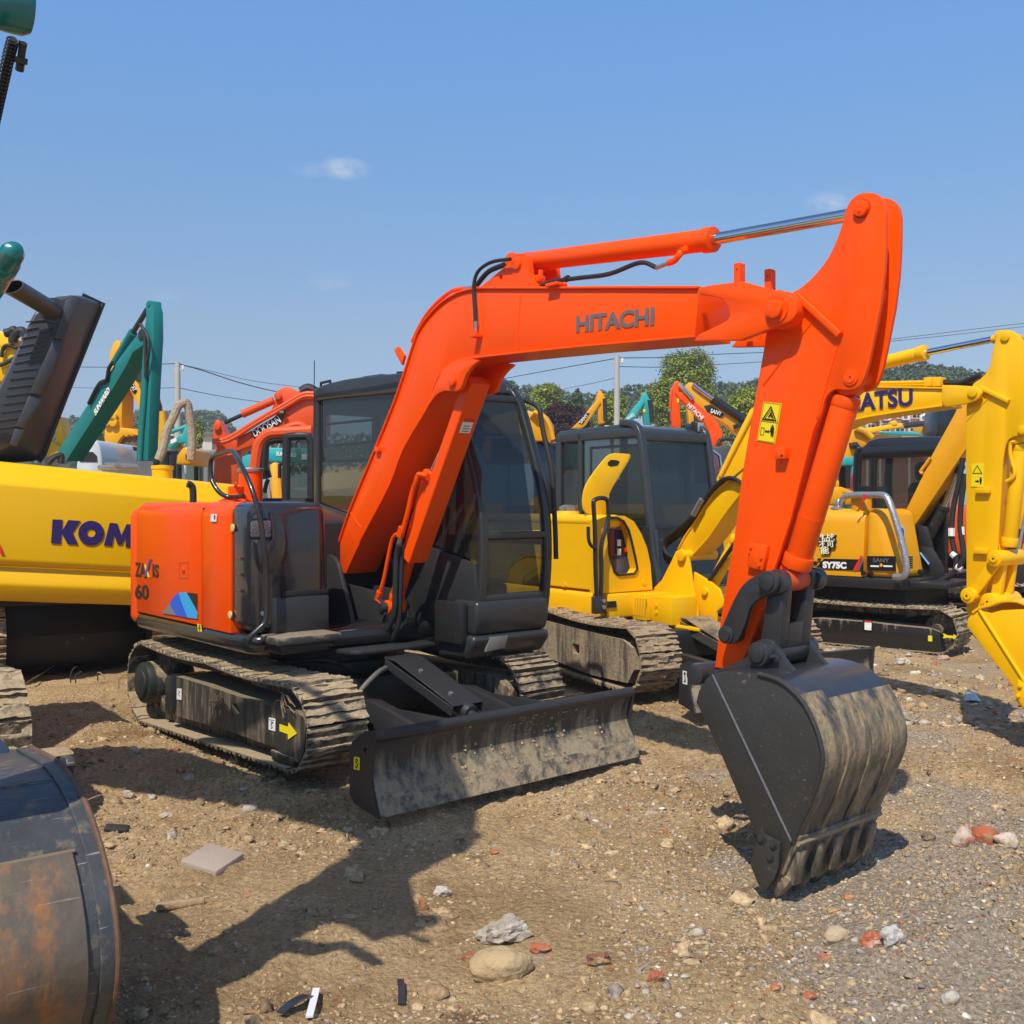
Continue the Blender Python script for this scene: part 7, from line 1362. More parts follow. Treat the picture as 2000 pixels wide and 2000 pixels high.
def tree(label, px0, px1, ytop, ybot, d, m, nclump, nleaf=22, size=None, seed=1, lobes=7, grp=None, shape='round', core=None):
    fr = at_depth((px0+px1)/2, d, 0); t_ = far('tree', fr, label, 'tree', grp); w = (px1-px0)/FPX*d/2*1.08; nclump = int(nclump*2.3); nleaf = int(nleaf*1.5); zt = CAMZ+(HOR-ytop)/FPX*d; zb = CAMZ+(HOR-ybot)/FPX*d; h = (zt-zb)/2
    r = random.Random(seed); cs, rs = [], []
    if shape == 'round': cs.append((0, 0, zb+h*.95)); rs.append((w*.62, w*.6, h*.78))
    for i in range(lobes):
        a = 2*math.pi*i/lobes+r.uniform(-.3, .3); zf = r.uniform(.25, 1.45) if i % 3 else 1.62; k = .58 if zf < 1.2 else .38
        cs.append((w*k*math.cos(a)*(1 if zf < 1.4 else .7), w*k*math.sin(a), zb+h*zf)); rr = r.uniform(.36, .50)*(1 if zf < 1.2 else .9); rs.append((w*rr, w*rr, h*rr*r.uniform(.7, 1.0)))
    leaves('crown', cs, rs, nclump, nleaf, size or 2.5/FPX*d, m, t_, seed)
    tr_ = [tube([(0, 0, -.2), (w*.03, 0, zb*.5), (0, 0, zb+h*.6)], [w*.10, w*.075, w*.04], 9)]
    obj('trunk', tr_[0], BARK, t_)
    for i in range(min(5, lobes)): c = cs[i+1 if shape == 'round' else i]; obj('branch', tube([(0, 0, max(.3, zb*.8)), (c[0]*.5, c[1]*.5, (zb+c[2])*.5), c], [w*.04, w*.03, w*.012], 6, 2), BARK, t_)
    return t_
G1 = leafmat('leaf_mid_green', (.13, .17, .016), (.32, .37, .04)); G2 = leafmat('leaf_bright_green', (.15, .20, .012), (.36, .40, .04)); G3 = leafmat('leaf_dark_green', (.055, .09, .025), (.14, .19, .05)); G4 = leafmat('leaf_blue_green', (.09, .135, .075), (.17, .225, .115)); PU = leafmat('leaf_purple', (.03, .014, .018), (.10, .045, .045))
tree('large leafy green tree, the tallest, right of the centre pole', 1262, 1418, 684, 920, 62, G1, 620, 24, seed=3, lobes=11)
tree('bright green tree half hidden by the big orange arm', 1395, 1500, 756, 900, 56, G2, 260, 24, seed=5, lobes=8)
tree('yellow green bushy tree at the foot of the centre pole', 1160, 1232, 770, 850, 50, G2, 180, 22, seed=6, lobes=6)
tree('broad light green tree left of the centre pole', 1018, 1118, 750, 830, 75, G1, 260, 24, seed=7, lobes=8)
tree('dark green tree beside the cab roof, left of the broad one', 968, 1018, 743, 830, 80, G3, 110, 20, seed=8, lobes=5)
tree('narrow dark tree right of the broad light green tree', 1112, 1142, 758, 830, 78, G3, 70, 20, seed=9, lobes=4)
tree('dark purple leaved shrub mass behind the centre cab', 1050, 1160, 790, 880, 48, PU, 300, 24, seed=10, lobes=9)
tree('green tree behind the hanging amber bucket', 184, 272, 800, 900, 60, G1, 260, 22, seed=12, lobes=8)
tree('small green tree right of the left pole', 372, 400, 824, 880, 60, G1, 60, 20, seed=13, lobes=4)
tree('feathery dark tree above the bright green one beside the arm', 1440, 1492, 738, 860, 100, G4, 90, 22, seed=14, lobes=5)
tree('feathery dark tree right of the large green tree', 1415, 1448, 741, 860, 100, G4, 60, 22, seed=15, lobes=5)
def wood(name, label, prof, d, m, n, seed, step=6, sz=2.1, thick=14):
    """a far wood that reads as one mass: many small crowns following the tree line"""
    r = random.Random(seed); cs, rs = [], []; x = prof[0][0]
    def yt(x):
        for (a, b), (c, e) in zip(prof, prof[1:]):
            if a <= x <= c: return b+(e-b)*(x-a)/(c-a)
        return prof[-1][1]
    while x < prof[-1][0]:
        for row in range(3):
            dd = d-row*thick*.3+r.uniform(-2, 2); y = yt(x)+row*16+r.uniform(-2, 5); rw = r.uniform(5, 9)/FPX*dd; z = CAMZ+(HOR-y)/FPX*dd
            cs.append(((x-1000)/FPX*dd, dd, z-rw*.9)); rs.append((rw, rw, rw*r.uniform(.9, 1.3)))
            cs.append(((x-1000)/FPX*dd, dd+1, z-rw*3.0)); rs.append((rw*1.2, rw, rw*1.7))
        x += step*r.uniform(.7, 1.3)
    w_ = leaves(name, cs, rs, int(n*2.2), 16, sz/FPX*d, m, None, seed); return tag(w_, label, 'wood', None, 'stuff')
wood('wooded_hill', 'wooded hill on the far left skyline', [(60,850),(115,838),(140,815),(200,812),(250,806),(300,803),(420,802),(436,808),(448,826),(470,860)], 190, G4, 5200, 21)
wood('far_wood', 'line of trees behind the centre of the yard', [(940,752),(1000,750),(1100,765),(1160,772),(1190,760),(1260,748),(1300,752),(1420,748),(1500,742),(1560,735)], 125, G4, 4200, 22)
wood('far_wood', 'tall line of trees on the right skyline', [(1560,735),(1640,722),(1700,714),(1760,712),(1800,706),(1850,714),(1900,724),(1960,728),(2050,722)], 120, G4, 4200, 23)
wood('hedge', 'low green hedge and trees behind the left machines', [(430,862),(480,858),(600,850),(740,846),(860,840),(960,800)], 90, G3, 1800, 24)
# hill ground under the woods
hp_ = [(-160, 150, 0), (-40, 150, 0), (-20, 220, 0), (-190, 230, 0)]
hv = [(-150,170,-.5),(-40,170,-.5),(-42,215,-.5),(-160,215,-.5),(-120,188,13),(-60,188,12),(-66,200,13),(-118,200,14)]
hl_ = obj('hill', (hv, [[0,1,2,3],[0,4,5,1],[1,5,6,2],[2,6,7,3],[3,7,4,0],[4,7,6,5]]), mat('hill_green', (.03, .05, .015), .95, var=.4, vscale=.2)); hl_['kind'] = 'structure'
# ================================================================== churned dirt ground
def vnoise(x, y, f, seed):
    x = np.asarray(x)*f; y = np.asarray(y)*f; xi = np.floor(x).astype(np.int64); yi = np.floor(y).astype(np.int64); fx_ = x-xi; fy_ = y-yi
    u = fx_*fx_*(3-2*fx_); v = fy_*fy_*(3-2*fy_)
    def h(a, b): n = (a*374761393+b*668265263+seed*1442695041) & 0xffffffff; n = ((n ^ (n >> 13))*1274126177) & 0xffffffff; n = (n ^ (n >> 16)) & 0xffff; return n/65535.0
    return (h(xi, yi)*(1-u)+h(xi+1, yi)*u)*(1-v)+(h(xi, yi+1)*(1-u)+h(xi+1, yi+1)*u)*v
def fbm(x, y, f, o, seed, g=.5):
    a, s, t_ = 1.0, 0, 0
    for i in range(o): s = s+a*vnoise(x+i*7.3, y-i*3.1, f, seed+i); t_ += a; a *= g; f *= 2.07
    return s/t_-.5
def bump_at(x, y, cx, cy, rx_, ry, h, rot=0):
    c, s = math.cos(rot), math.sin(rot); dx, dy = x-cx, y-cy; a = (dx*c+dy*s)/rx_; b = (-dx*s+dy*c)/ry; return h*np.exp(-(a*a+b*b))
def gh(x, y, fine=True):
    x = np.asarray(x, float); y = np.asarray(y, float)
    near = np.exp(-np.maximum(0, y-9)/6)
    z = .10*fbm(x, y, .35, 2, 11)+.11*near*fbm(x, y, 1.1, 3, 23)
    # mounds
    z = z+bump_at(x, y, -3.35, 7.3, .9, .30, .14, .15)+bump_at(x, y, -4.3, 7.9, .6, .3, .10)+bump_at(x, y, -2.3, 6.6, .7, .35, .09, -.5)
    z = z+bump_at(x, y, 1.9, 4.0, .8, .30, .07, .5)+bump_at(x, y, 2.2, 8.3, 1.2, .5, .07)+bump_at(x, y, .6, 3.7, .5, .25, .045)+bump_at(x, y, 2.9, 7.2, .9, .35, .06)
    z = z+bump_at(x, y, -1.15, 6.0, .6, .5, .05)+bump_at(x, y, 1.9, 8.2, .5, .5, .06)
    # flattened tracks
    for ox, oy, a, w in ((-.3, 4.6, .35, .35), (2.4, 6.0, .25, .4), (-1.9, 4.3, -.5, .3)):
        d = -(x-ox)*math.sin(a)+(y-oy)*math.cos(a); k = np.exp(-(d/w)**4); z = z*(1-.55*k)-.015*k+.006*k*np.sin(((x-ox)*math.cos(a)+(y-oy)*math.sin(a))*2*math.pi/.14)*np.clip(vnoise(x, y, 1.5, 77)*2-.6, 0, 1)
    if fine:
        rough = np.clip(.35+1.5*vnoise(x, y, .9, 91)+.5*(x > 1)*vnoise(x, y, .5, 3)-.4, .25, 1.5)
        r1 = 1-np.abs(2*vnoise(x, y, 9, 41)-1); r2 = 1-np.abs(2*vnoise(x+3.3, y, 21, 42)-1)
        z = z+near*rough*(.078*fbm(x, y, 4.5, 5, 31, .60)+.040*(r1-.5)*vnoise(x, y, 2.7, 8)+.020*np.abs(fbm(x, y, 13, 3, 71))+.016*(r2-.5)*(.4+vnoise(x, y, 3, 12))+.014*fbm(x, y, 34, 2, 55, .7))
    # keep the soil below the tracks, blade and bucket
    return z
def keep(x, y, z):
    for fr, x0, x1, y0, y1, zt in ((HF, -1.55, .95, -1.05, -.55, -.01), (HF, -1.55, .95, .55, 1.05, -.01), (HF, 1.5, 1.95, -1.05, 1.0, .05), (HF, -1.2, 1.5, -.6, .6, .10), (HF, lip1.x-.25, lip1.x+.2, KN-.1, .60, -.015)):
        lx = (x-fr.o[0])*fr.f[0]+(y-fr.o[1])*fr.f[1]; ly = (x-fr.o[0])*fr.l[0]+(y-fr.o[1])*fr.l[1]
        d = np.maximum(np.maximum(x0-lx, lx-x1), np.maximum(y0-ly, ly-y1)); k = 1/(1+np.exp(np.clip(d/.05, -30, 30))); lim = zt+np.maximum(0, d)*.35
        z = np.where(z > lim, z*(1-k)+np.minimum(z, lim)*k, z)
    return z
def graded(a, b, step, lo, hi, gr):
    c = list(np.arange(a, b+1e-6, step)); s = step
    while c[-1] < hi: s *= gr; c.append(c[-1]+s)
    s = step
    while c[0] > lo: s *= gr; c.insert(0, c[0]-s)
    return np.array(c)
gx = graded(-4.0, 4.2, .0165, -700, 700, 1.07); gy = graded(2.6, 7.6, .0155, -60, 900, 1.028)
GX, GY = np.meshgrid(gx, gy); GZ = keep(GX, GY, gh(GX, GY)); nx_, ny_ = len(gx), len(gy)
gm = bpy.data.meshes.new('ground'); gm.vertices.add(nx_*ny_); gm.vertices.foreach_set('co', np.stack([GX, GY, GZ], -1).ravel())
I_ = (np.arange(ny_-1)[:, None]*nx_+np.arange(nx_-1)[None, :]).ravel(); F_ = np.stack([I_, I_+1, I_+1+nx_, I_+nx_], 1); nf_ = len(F_)
gm.loops.add(nf_*4); gm.loops.foreach_set('vertex_index', F_.ravel()); gm.polygons.add(nf_); gm.polygons.foreach_set('loop_start', np.arange(0, nf_*4, 4)); gm.polygons.foreach_set('loop_total', np.full(nf_, 4)); gm.update(); gm.validate(); gm.shade_smooth()
m = bpy.data.materials.new('churned_clay'); m.use_nodes = True; t = m.node_tree; L = t.links.new; p = t.nodes['Principled BSDF']; p.inputs['Roughness'].default_value = .93; p.inputs['Specular IOR Level'].default_value = .25
gpos = N(t, 'ShaderNodeNewGeometry')
def noise(sc, det, rough=.6, dist=0): n = N(t, 'ShaderNodeTexNoise'); n.inputs['Scale'].default_value = sc; n.inputs['Detail'].default_value = det; n.inputs['Roughness'].default_value = rough; n.inputs['Distortion'].default_value = dist; L(gpos.outputs['Position'], n.inputs['Vector']); return n.outputs[0]
def ramp(fac, stops):
    r = N(t, 'ShaderNodeValToRGB'); L(fac, r.inputs[0]); e = r.color_ramp.elements
    while len(e) < len(stops): e.new(.5)
    for a, (p_, c) in zip(e, stops): a.position = p_; a.color = (*c, 1) if isinstance(c, tuple) else (c, c, c, 1)
    return r.outputs[0]
def mixc(f, a, b, mode='MIX'):
    n = N(t, 'ShaderNodeMix', data_type='RGBA', blend_type=mode); 
    if isinstance(f, float): n.inputs[0].default_value = f
    else: L(f, n.inputs[0])
    for i, v in ((6, a), (7, b)):
        if isinstance(v, tuple): n.inputs[i].default_value = (*v, 1)
        else: L(v, n.inputs[i])
    return n.outputs[2]
base = ramp(noise(1.3, 10, .62), [(.30, (.34, .215, .10)), (.45, (.50, .345, .18)), (.58, (.62, .44, .24)), (.75, (.72, .53, .31))])
fine = ramp(noise(42, 7, .75), [(.32, (.50, .45, .40)), (.47, (.90, .88, .86)), (.70, (1.3, 1.27, 1.22))])
c1 = mixc(1.0, base, fine, 'MULTIPLY')
# grey gravelly soil, mostly right of the bucket
sep = N(t, 'ShaderNodeSeparateXYZ'); L(gpos.outputs['Position'], sep.inputs[0])
gxr = N(t, 'ShaderNodeMapRange'); L(sep.outputs['X'], gxr.inputs[0]); [setattr(gxr.inputs[i], 'default_value', v) for i, v in ((1, .1), (2, 1.5), (3, -.14), (4, .16))]
gyr = N(t, 'ShaderNodeMapRange'); L(sep.outputs['Y'], gyr.inputs[0]); [setattr(gyr.inputs[i], 'default_value', v) for i, v in ((1, 4.4), (2, 6.2), (3, .0), (4, -.16))]
ad1 = N(t, 'ShaderNodeMath', operation='ADD'); L(noise(.9, 7, .6), ad1.inputs[0]); L(gxr.outputs[0], ad1.inputs[1]); ad2 = N(t, 'ShaderNodeMath', operation='ADD'); L(ad1.outputs[0], ad2.inputs[0]); L(gyr.outputs[0], ad2.inputs[1])
gmask = ramp(ad2.outputs[0], [(.50, 0.0), (.60, 1.0)])
grey = mixc(1.0, ramp(noise(60, 4, .7), [(.35, (.27, .21, .155)), (.5, (.44, .36, .28)), (.66, (.62, .52, .42))]), (1.0, .96, .90), 'MULTIPLY')
c2 = mixc(gmask, c1, grey)
wh = ramp(noise(2.1, 9, .66, .6), [(.635, 0.0), (.675, .8)]); c3 = mixc(wh, c2, (.55, .50, .43))
dk = ramp(noise(1.7, 8, .6, .3), [(.30, 1.0), (.36, 0.0)]); c4 = mixc(dk, c3, (.24, .155, .085))
vor = N(t, 'ShaderNodeTexVoronoi'); vor.inputs['Scale'].default_value = 46; L(gpos.outputs['Position'], vor.inputs['Vector']); vr = N(t, 'ShaderNodeSeparateColor'); L(vor.outputs['Color'], vr.inputs[0])
sp1 = ramp(vr.outputs[0], [(.972, 0.0), (.976, 1.0)]); vd = ramp(vor.outputs['Distance'], [(.32, 1.0), (.42, 0.0)]); ms = N(t, 'ShaderNodeMath', operation='MULTIPLY'); L(sp1, ms.inputs[0]); L(vd, ms.inputs[1])
c5 = mixc(ms.outputs[0], c4, (.66, .60, .50)); sp2 = ramp(vr.outputs[1], [(.988, 0.0), (.991, 1.0)]); ms2 = N(t, 'ShaderNodeMath', operation='MULTIPLY'); L(sp2, ms2.inputs[0]); L(vd, ms2.inputs[1]); c6 = mixc(ms2.outputs[0], c5, (.50, .12, .05))
L(c6, p.inputs['Base Color'])
hsum = N(t, 'ShaderNodeMath', operation='MULTIPLY_ADD'); L(noise(38, 8, .72), hsum.inputs[0]); hsum.inputs[1].default_value = 1.1; L(noise(130, 4, .7), hsum.inputs[2])
vo2 = N(t, 'ShaderNodeTexVoronoi'); vo2.inputs['Scale'].default_value = 34; vo2.inputs['Randomness'].default_value = 1; dsp = N(t, 'ShaderNodeVectorMath', operation='SCALE'); dn = N(t, 'ShaderNodeTexNoise'); dn.inputs['Scale'].default_value = 20; L(gpos.outputs['Position'], dn.inputs['Vector']); L(dn.outputs['Color'], dsp.inputs[0]); dsp.inputs['Scale'].default_value = .05; dad = N(t, 'ShaderNodeVectorMath', operation='ADD'); L(gpos.outputs['Position'], dad.inputs[0]); L(dsp.outputs[0], dad.inputs[1]); L(dad.outputs[0], vo2.inputs['Vector'])
hs2 = N(t, 'ShaderNodeMath', operation='MULTIPLY_ADD'); L(vo2.outputs['Distance'], hs2.inputs[0]); hs2.inputs[1].default_value = -.9; L(hsum.outputs[0], hs2.inputs[2]); hsum = hs2
bp = N(t, 'ShaderNodeBump'); bp.inputs['Strength'].default_value = 1.0; bp.inputs['Distance'].default_value = .018; L(hsum.outputs[0], bp.inputs['Height']); L(bp.outputs[0], p.inputs['Normal'])
gm.materials.append(m); go_ = bpy.data.objects.new('ground', gm); COL.objects.link(go_); go_['kind'] = 'structure'
# ------------------------------------------------------------------ stones
ICO = []
for sub in (1, 2):
    bm = bmesh.new(); bmesh.ops.create_icosphere(bm, subdivisions=sub, radius=1); bm.verts.ensure_lookup_table(); ICO.append((np.array([v.co[:] for v in bm.verts]), np.array([[v.index for v in f.verts] for f in bm.faces]))); bm.free()
def stonemat():
    m = bpy.data.materials.new('stone_mix'); m.use_nodes = True; t = m.node_tree; p = t.nodes['Principled BSDF']; a = N(t, 'ShaderNodeAttribute'); a.attribute_name = 'stonecol'
    n = N(t, 'ShaderNodeTexNoise'); n.inputs['Scale'].default_value = 60; n.inputs['Detail'].default_value = 6; g = N(t, 'ShaderNodeNewGeometry'); t.links.new(g.outputs['Position'], n.inputs['Vector'])
    r = N(t, 'ShaderNodeMapRange'); t.links.new(n.outputs[0], r.inputs[0]); [setattr(r.inputs[i], 'default_value', v) for i, v in ((1, .3), (2, .7), (3, .6), (4, 1.3))]
    x = N(t, 'ShaderNodeVectorMath', operation='SCALE'); t.links.new(a.outputs['Color'], x.inputs[0]); t.links.new(r.outputs[0], x.inputs['Scale']); t.links.new(x.outputs[0], p.inputs['Base Color']); p.inputs['Roughness'].default_value = .9
    b = N(t, 'ShaderNodeBump'); b.inputs['Strength'].default_value = .6; b.inputs['Distance'].default_value = .006; t.links.new(n.outputs[0], b.inputs['Height']); t.links.new(b.outputs[0], p.inputs['Normal']); return m
STM = stonemat(); rg = np.random.default_rng(5)
PAL = np.array([(.43, .30, .165), (.48, .345, .195), (.37, .255, .138), (.34, .28, .22), (.42, .36, .29), (.60, .54, .44), (.44, .13, .055), (.26, .17, .09)])
def scatter(name, label, n, smin, smax, sub, region, weights, sink=.35, bias=None):
    x0, x1, y0, y1 = region; X = rg.uniform(x0, x1, n*3); Y = y0+(y1-y0)*rg.uniform(0, 1, n*3)**1.5
    dens = vnoise(X, Y, 1.3, 61)*.8+vnoise(X, Y, 4, 62)*.5+(.35*(X > .4) if bias else 0); k = dens+rg.uniform(0, .5, n*3) > (.70 if n > 40000 else .78); X, Y = X[k][:n], Y[k][:n]; n = len(X)
    V0, F0_ = ICO[sub]; s = smin*(smax/smin)**(rg.uniform(0, 1, n)**2.2); V = (V0[None]*(1+rg.normal(0, .10, (n, len(V0), 1)))+rg.normal(0, .20, (n, len(V0), 3)))*s[:, None, None]*rg.uniform(.45, 1.45, (n, 1, 3))
    a = rg.uniform(0, 6.28, n); c, s_ = np.cos(a), np.sin(a); V = np.stack([V[..., 0]*c[:, None]-V[..., 1]*s_[:, None], V[..., 0]*s_[:, None]+V[..., 1]*c[:, None], V[..., 2]*.62], -1)
    Z = keep(X, Y, gh(X, Y)); V = V+np.stack([X, Y, Z+s*(.5-sink)], -1)[:, None]; F = (F0_[None]+(np.arange(n)*len(V0))[:, None, None]).reshape(-1, 3)
    me = bpy.data.meshes.new(name); me.vertices.add(n*len(V0)); me.vertices.foreach_set('co', V.ravel()); nf = len(F); me.loops.add(nf*3); me.loops.foreach_set('vertex_index', F.ravel()); me.polygons.add(nf); me.polygons.foreach_set('loop_start', np.arange(0, nf*3, 3)); me.polygons.foreach_set('loop_total', np.full(nf, 3))
    w = np.array(weights, float); w /= w.sum(); col = PAL[rg.choice(len(PAL), n, p=w)]*rg.uniform(.75, 1.2, (n, 1)); col = np.repeat(np.concatenate([col, np.ones((n, 1))], 1), len(V0), 0)
    ca = me.color_attributes.new('stonecol', 'FLOAT_COLOR', 'POINT'); ca.data.foreach_set('color', col.ravel().astype(np.float32)); me.update(); me.validate(); me.materials.append(STM)
    o = bpy.data.objects.new(name, me); COL.objects.link(o); return tag(o, label, 'gravel', None, 'stuff')
scatter('soil_crumbs', 'small crumbs of clay soil strewn over the yard', 64000, .0035, .015, 0, (-3.3, 3.7, 2.9, 9.0), (8, 6, 7, .4, .15, .03, .02, 3.5), sink=.62)
scatter('gravel', 'grey and white gravel mixed with bits of brick, right of the yard', 13000, .005, .017, 0, (.2, 4.0, 2.9, 6.6), (3, 2.5, 2, 5, 3, .9, .3, 1.2), sink=.5, bias=True)
scatter('clods', 'clods of clay and small stones over the yard', 3300, .012, .050, 1, (-3.6, 4.2, 2.9, 11), (8, 7, 5, .6, .4, .12, .05, 4), sink=.60)
scatter('far_rubble', 'rubble strip in front of the amber excavator', 1700, .015, .055, 0, (2.0, 7.5, 7.6, 12), (3, 3, 2, 2, 3, 1.6, .7, 1), bias=True)
# ------------------------------------------------------------------ stones and debris one can pick out
def gpt(px, py):
    r = (px-1000)/FPX; Y = (CAMZ)/((py-HOR)/FPX)
    for _ in range(6): z = float(keep(np.array(r*Y), np.array(Y), gh(r*Y, Y))); Y = (CAMZ-z)/((py-HOR)/FPX)
    return r*Y, Y, float(keep(np.array(r*Y), np.array(Y), gh(r*Y, Y)))
def rock(name, label, cat, px, py, wpx, hpx, col, seed, flat=.7, rough_=.2, sub=3, group=None, sink=.25, second=None):
    X, Y, Z = gpt(px, py+hpx*.3); w = wpx/FPX*Y/2; h = hpx/FPX*Y/2
    bm = bmesh.new(); bmesh.ops.create_icosphere(bm, subdivisions=sub, radius=1); r = random.Random(seed); off_ = Vector((r.uniform(0, 50), r.uniform(0, 50), 0))
    for v in bm.verts:
        n = v.co.normalized(); v.co = n*(1+rough_*(mnoise.noise(n*1.3+off_)*1.6+mnoise.noise(n*3.5+off_)*.8+mnoise.noise(n*9+off_)*.25)); v.co.x *= w; v.co.y *= w*.62; v.co.z *= h*.85*flat
    me = bpy.data.meshes.new(name); bm.to_mesh(me); bm.free(); me.shade_smooth()
    if rough_ > .25: me.set_sharp_from_angle(angle=math.radians(25))
    me.materials.append(mat(name+'_surface', col, .88, var=.25, vscale=7/ w*.1 if w > 0 else 8, bump=.7, bscale=60, dust=.55, dscale=14, dcol=second or (.36, .26, .15)))
    o = bpy.data.objects.new(name, me); COL.objects.link(o); o.location = (X, Y, Z+h*.55*(1-sink)*flat); o.rotation_euler = (r.uniform(-.15, .15), r.uniform(-.15, .15), r.uniform(-.35, .35)); return tag(o, label, cat, group)
rock('boulder', 'rounded sandy boulder at the bottom centre, the biggest stone in view', 'boulder', 975, 1880, 122, 84, (.44, .32, .17), 1, 1.0, .12, 4, sink=.2)
rock('rock', 'rough grey and white rock just behind the sandy boulder', 'rock', 985, 1815, 92, 58, (.34, .285, .22), 2, 1.0, .34, 4, second=(.5, .46, .40))
BRK = (.42, .11, .045)
rock('brick_fragment', 'orange brick fragment touching the right side of the grey white rock', 'brick piece', 1056, 1852, 40, 26, BRK, 3, 1, .35, second=(.25, .2, .16))
rock('brick_fragment', 'dark brown brick fragment right of the sandy boulder', 'brick piece', 1170, 1872, 46, 36, (.22, .09, .05), 4, 1, .35)
rock('brick_fragment', 'small round brick fragment beside a grey splinter, right of the dark brown one', 'brick piece', 1280, 1905, 28, 32, (.40, .10, .045), 5, 1, .3)
rock('brick_fragment', 'brick piece half hidden at the left side of the sandy boulder', 'brick piece', 922, 1868, 36, 30, (.28, .10, .05), 6, 1, .3)
rock('brick_fragment', 'upright brick fragment lower right of the broad dark shadow', 'brick piece', 826, 1768, 18, 34, (.33, .13, .06), 7, 1.1, .3)
rock('stone', 'small white stone lying in front of the blade right of centre', 'stone', 1162, 1594, 17, 12, (.62, .58, .50), 8, 1, .25, sub=2)
rock('stone', 'sandy stone under the cutting edge of the black blade', 'stone', 1003, 1538, 36, 26, (.50, .36, .20), 9, 1, .25)
rock('stone', 'white crumbling stone at the end of the dark shadow', 'stone', 862, 1740, 32, 28, (.48, .44, .40), 10, 1, .35)
rock('stone', 'half white stone with orange side, left of three big pieces at the right', 'stone', 1882, 1642, 46, 52, (.52, .42, .32), 11, 1, .25, second=(.50, .11, .04))
rock('brick_fragment', 'large rounded orange brick fragment, middle of three big pieces at the right', 'brick piece', 1922, 1632, 50, 50, (.42, .10, .04), 12, 1, .2)
rock('stone', 'pale pink stone, rightmost of three big pieces at the right', 'stone', 1966, 1640, 44, 38, (.58, .47, .38), 13, 1, .25)
rock('stone', 'small dark stone left of the three big pieces at the right', 'stone', 1812, 1637, 26, 24, (.16, .11, .08), 14, 1, .3)
rock('stone', 'tan pebbly stone in the gravel below the big bucket', 'stone', 1634, 1823, 56, 38, (.46, .35, .22), 15, 1, .22)
rock('brick_fragment', 'flat orange brick fragment right of the tan stone below the big bucket', 'brick piece', 1705, 1832, 50, 44, BRK, 16, .8, .35, second=(.45, .38, .32))
rock('stone', 'white chunk of concrete right of the flat orange brick fragment', 'stone', 1745, 1825, 44, 50, (.46, .43, .40), 17, 1, .35, second=(.6, .57, .53))
rock('stone', 'grey round stone near the bottom right corner', 'stone', 1857, 1948, 34, 34, (.44, .41, .35), 18, 1, .18)
rock('brick_fragment', 'orange brick crumb below the big bucket teeth', 'brick piece', 1660, 1752, 20, 18, (.55, .2, .1), 19, 1, .3, sub=2)
rock('brick_fragment', 'orange brick crumb at the bottom, left of the grey round stone', 'brick piece', 1580, 1943, 28, 22, BRK, 20, 1, .3, sub=2)
rock('brick_fragment', 'small orange brick crumb at the bottom beneath the tan stone', 'brick piece', 1514, 1938, 20, 16, (.42, .12, .06), 21, 1, .3, sub=2)
rock('brick_fragment', 'brown red brick crumb on the gravel at bottom right of centre', 'brick piece', 1611, 1870, 26, 26, (.36, .13, .07), 22, 1, .3, sub=2)
rock('brick_fragment', 'orange brick crumb beside the tip of the dark shadow', 'brick piece', 966, 1664, 18, 14, BRK, 23, 1, .3, sub=2)
rock('brick_fragment', 'red brick piece pressed into the shaded soil before the left track', 'brick piece', 352, 1512, 18, 24, (.34, .09, .045), 24, .6, .3, sub=2)
rock('brick_fragment', 'red brick crumb in the lit soil beside the left track', 'brick piece', 340, 1464, 22, 12, (.38, .11, .05), 25, 1, .3, sub=2)
rock('stone', 'small stone with a dark shadow above the grey paving block', 'stone', 250, 1550, 26, 20, (.42, .36, .28), 26, 1, .3)
rock('stone', 'flat pale stone above and right of the scratched grey bucket', 'stone', 322, 1590, 28, 14, (.42, .36, .30), 27, .8, .3)
rock('stone', 'white rough stone at the edge of the shadow near the left track', 'stone', 262, 1466, 28, 20, (.46, .40, .33), 28, 1, .35)
rock('stone', 'brown rounded stone in shade at the bottom left', 'stone', 310, 1972, 40, 26, (.24, .17, .09), 29, 1, .2)
rock('stone', 'white stone in the rubble before the amber excavator', 'stone', 1762, 1292, 28, 20, (.50, .46, .40), 30, 1, .35)
rock('stone', 'pink stone in the rubble before the amber excavator', 'stone', 1842, 1284, 22, 14, (.48, .30, .24), 31, 1, .3)
# concrete paving block
X, Y, Z = gpt(415, 1690); pb = bpy.data.objects.new('paving_block', mesh('paving_block', box(-.105, .105, -.10, .10, 0, .055, .008), mat('paving_concrete', (.36, .29, .235), .85, var=.12, vscale=14, bump=.4, bscale=90, dust=.2))); COL.objects.link(pb)
pb.location = (X, Y, Z-.01); pb.rotation_euler = (.12, .10, -.42); tag(pb, 'square grey paving block lying on the dirt at the left', 'block')
def slab(name, label, cat, px, py, L_, w, h, rot, m, tilt=(0, 0)):
    X, Y, Z = gpt(px, py); o = bpy.data.objects.new(name, mesh(name, box(-L_/2, L_/2, -w/2, w/2, 0, h, h*.3), m)); COL.objects.link(o); o.location = (X, Y, Z); o.rotation_euler = (tilt[0], tilt[1], rot); return tag(o, label, cat)
slab('wood_splinter', 'grey wood splinter beside a small brick fragment, bottom right of centre', 'wood', 1256, 1892, .085, .012, .008, .9, mat('grey_wood', (.30, .26, .21), .8, var=.3))
slab('dark_shard', 'dark flat shard by the edge of the scratched grey bucket', 'shard', 228, 1618, .12, .06, .02, .1, mat('dark_shard_surface', (.03, .028, .024), .6), (.2, .1))
slab('clod_ridge', 'long clod casting a dark line left of the centre foreground', 'clod', 352, 1772, .20, .035, .03, .35, MUD)
WH = mat('white_plastic', (.72, .73, .74), .3, var=.1); DKP = mat('dark_metal_strip', (.06, .065, .075), .25, metal=.5)
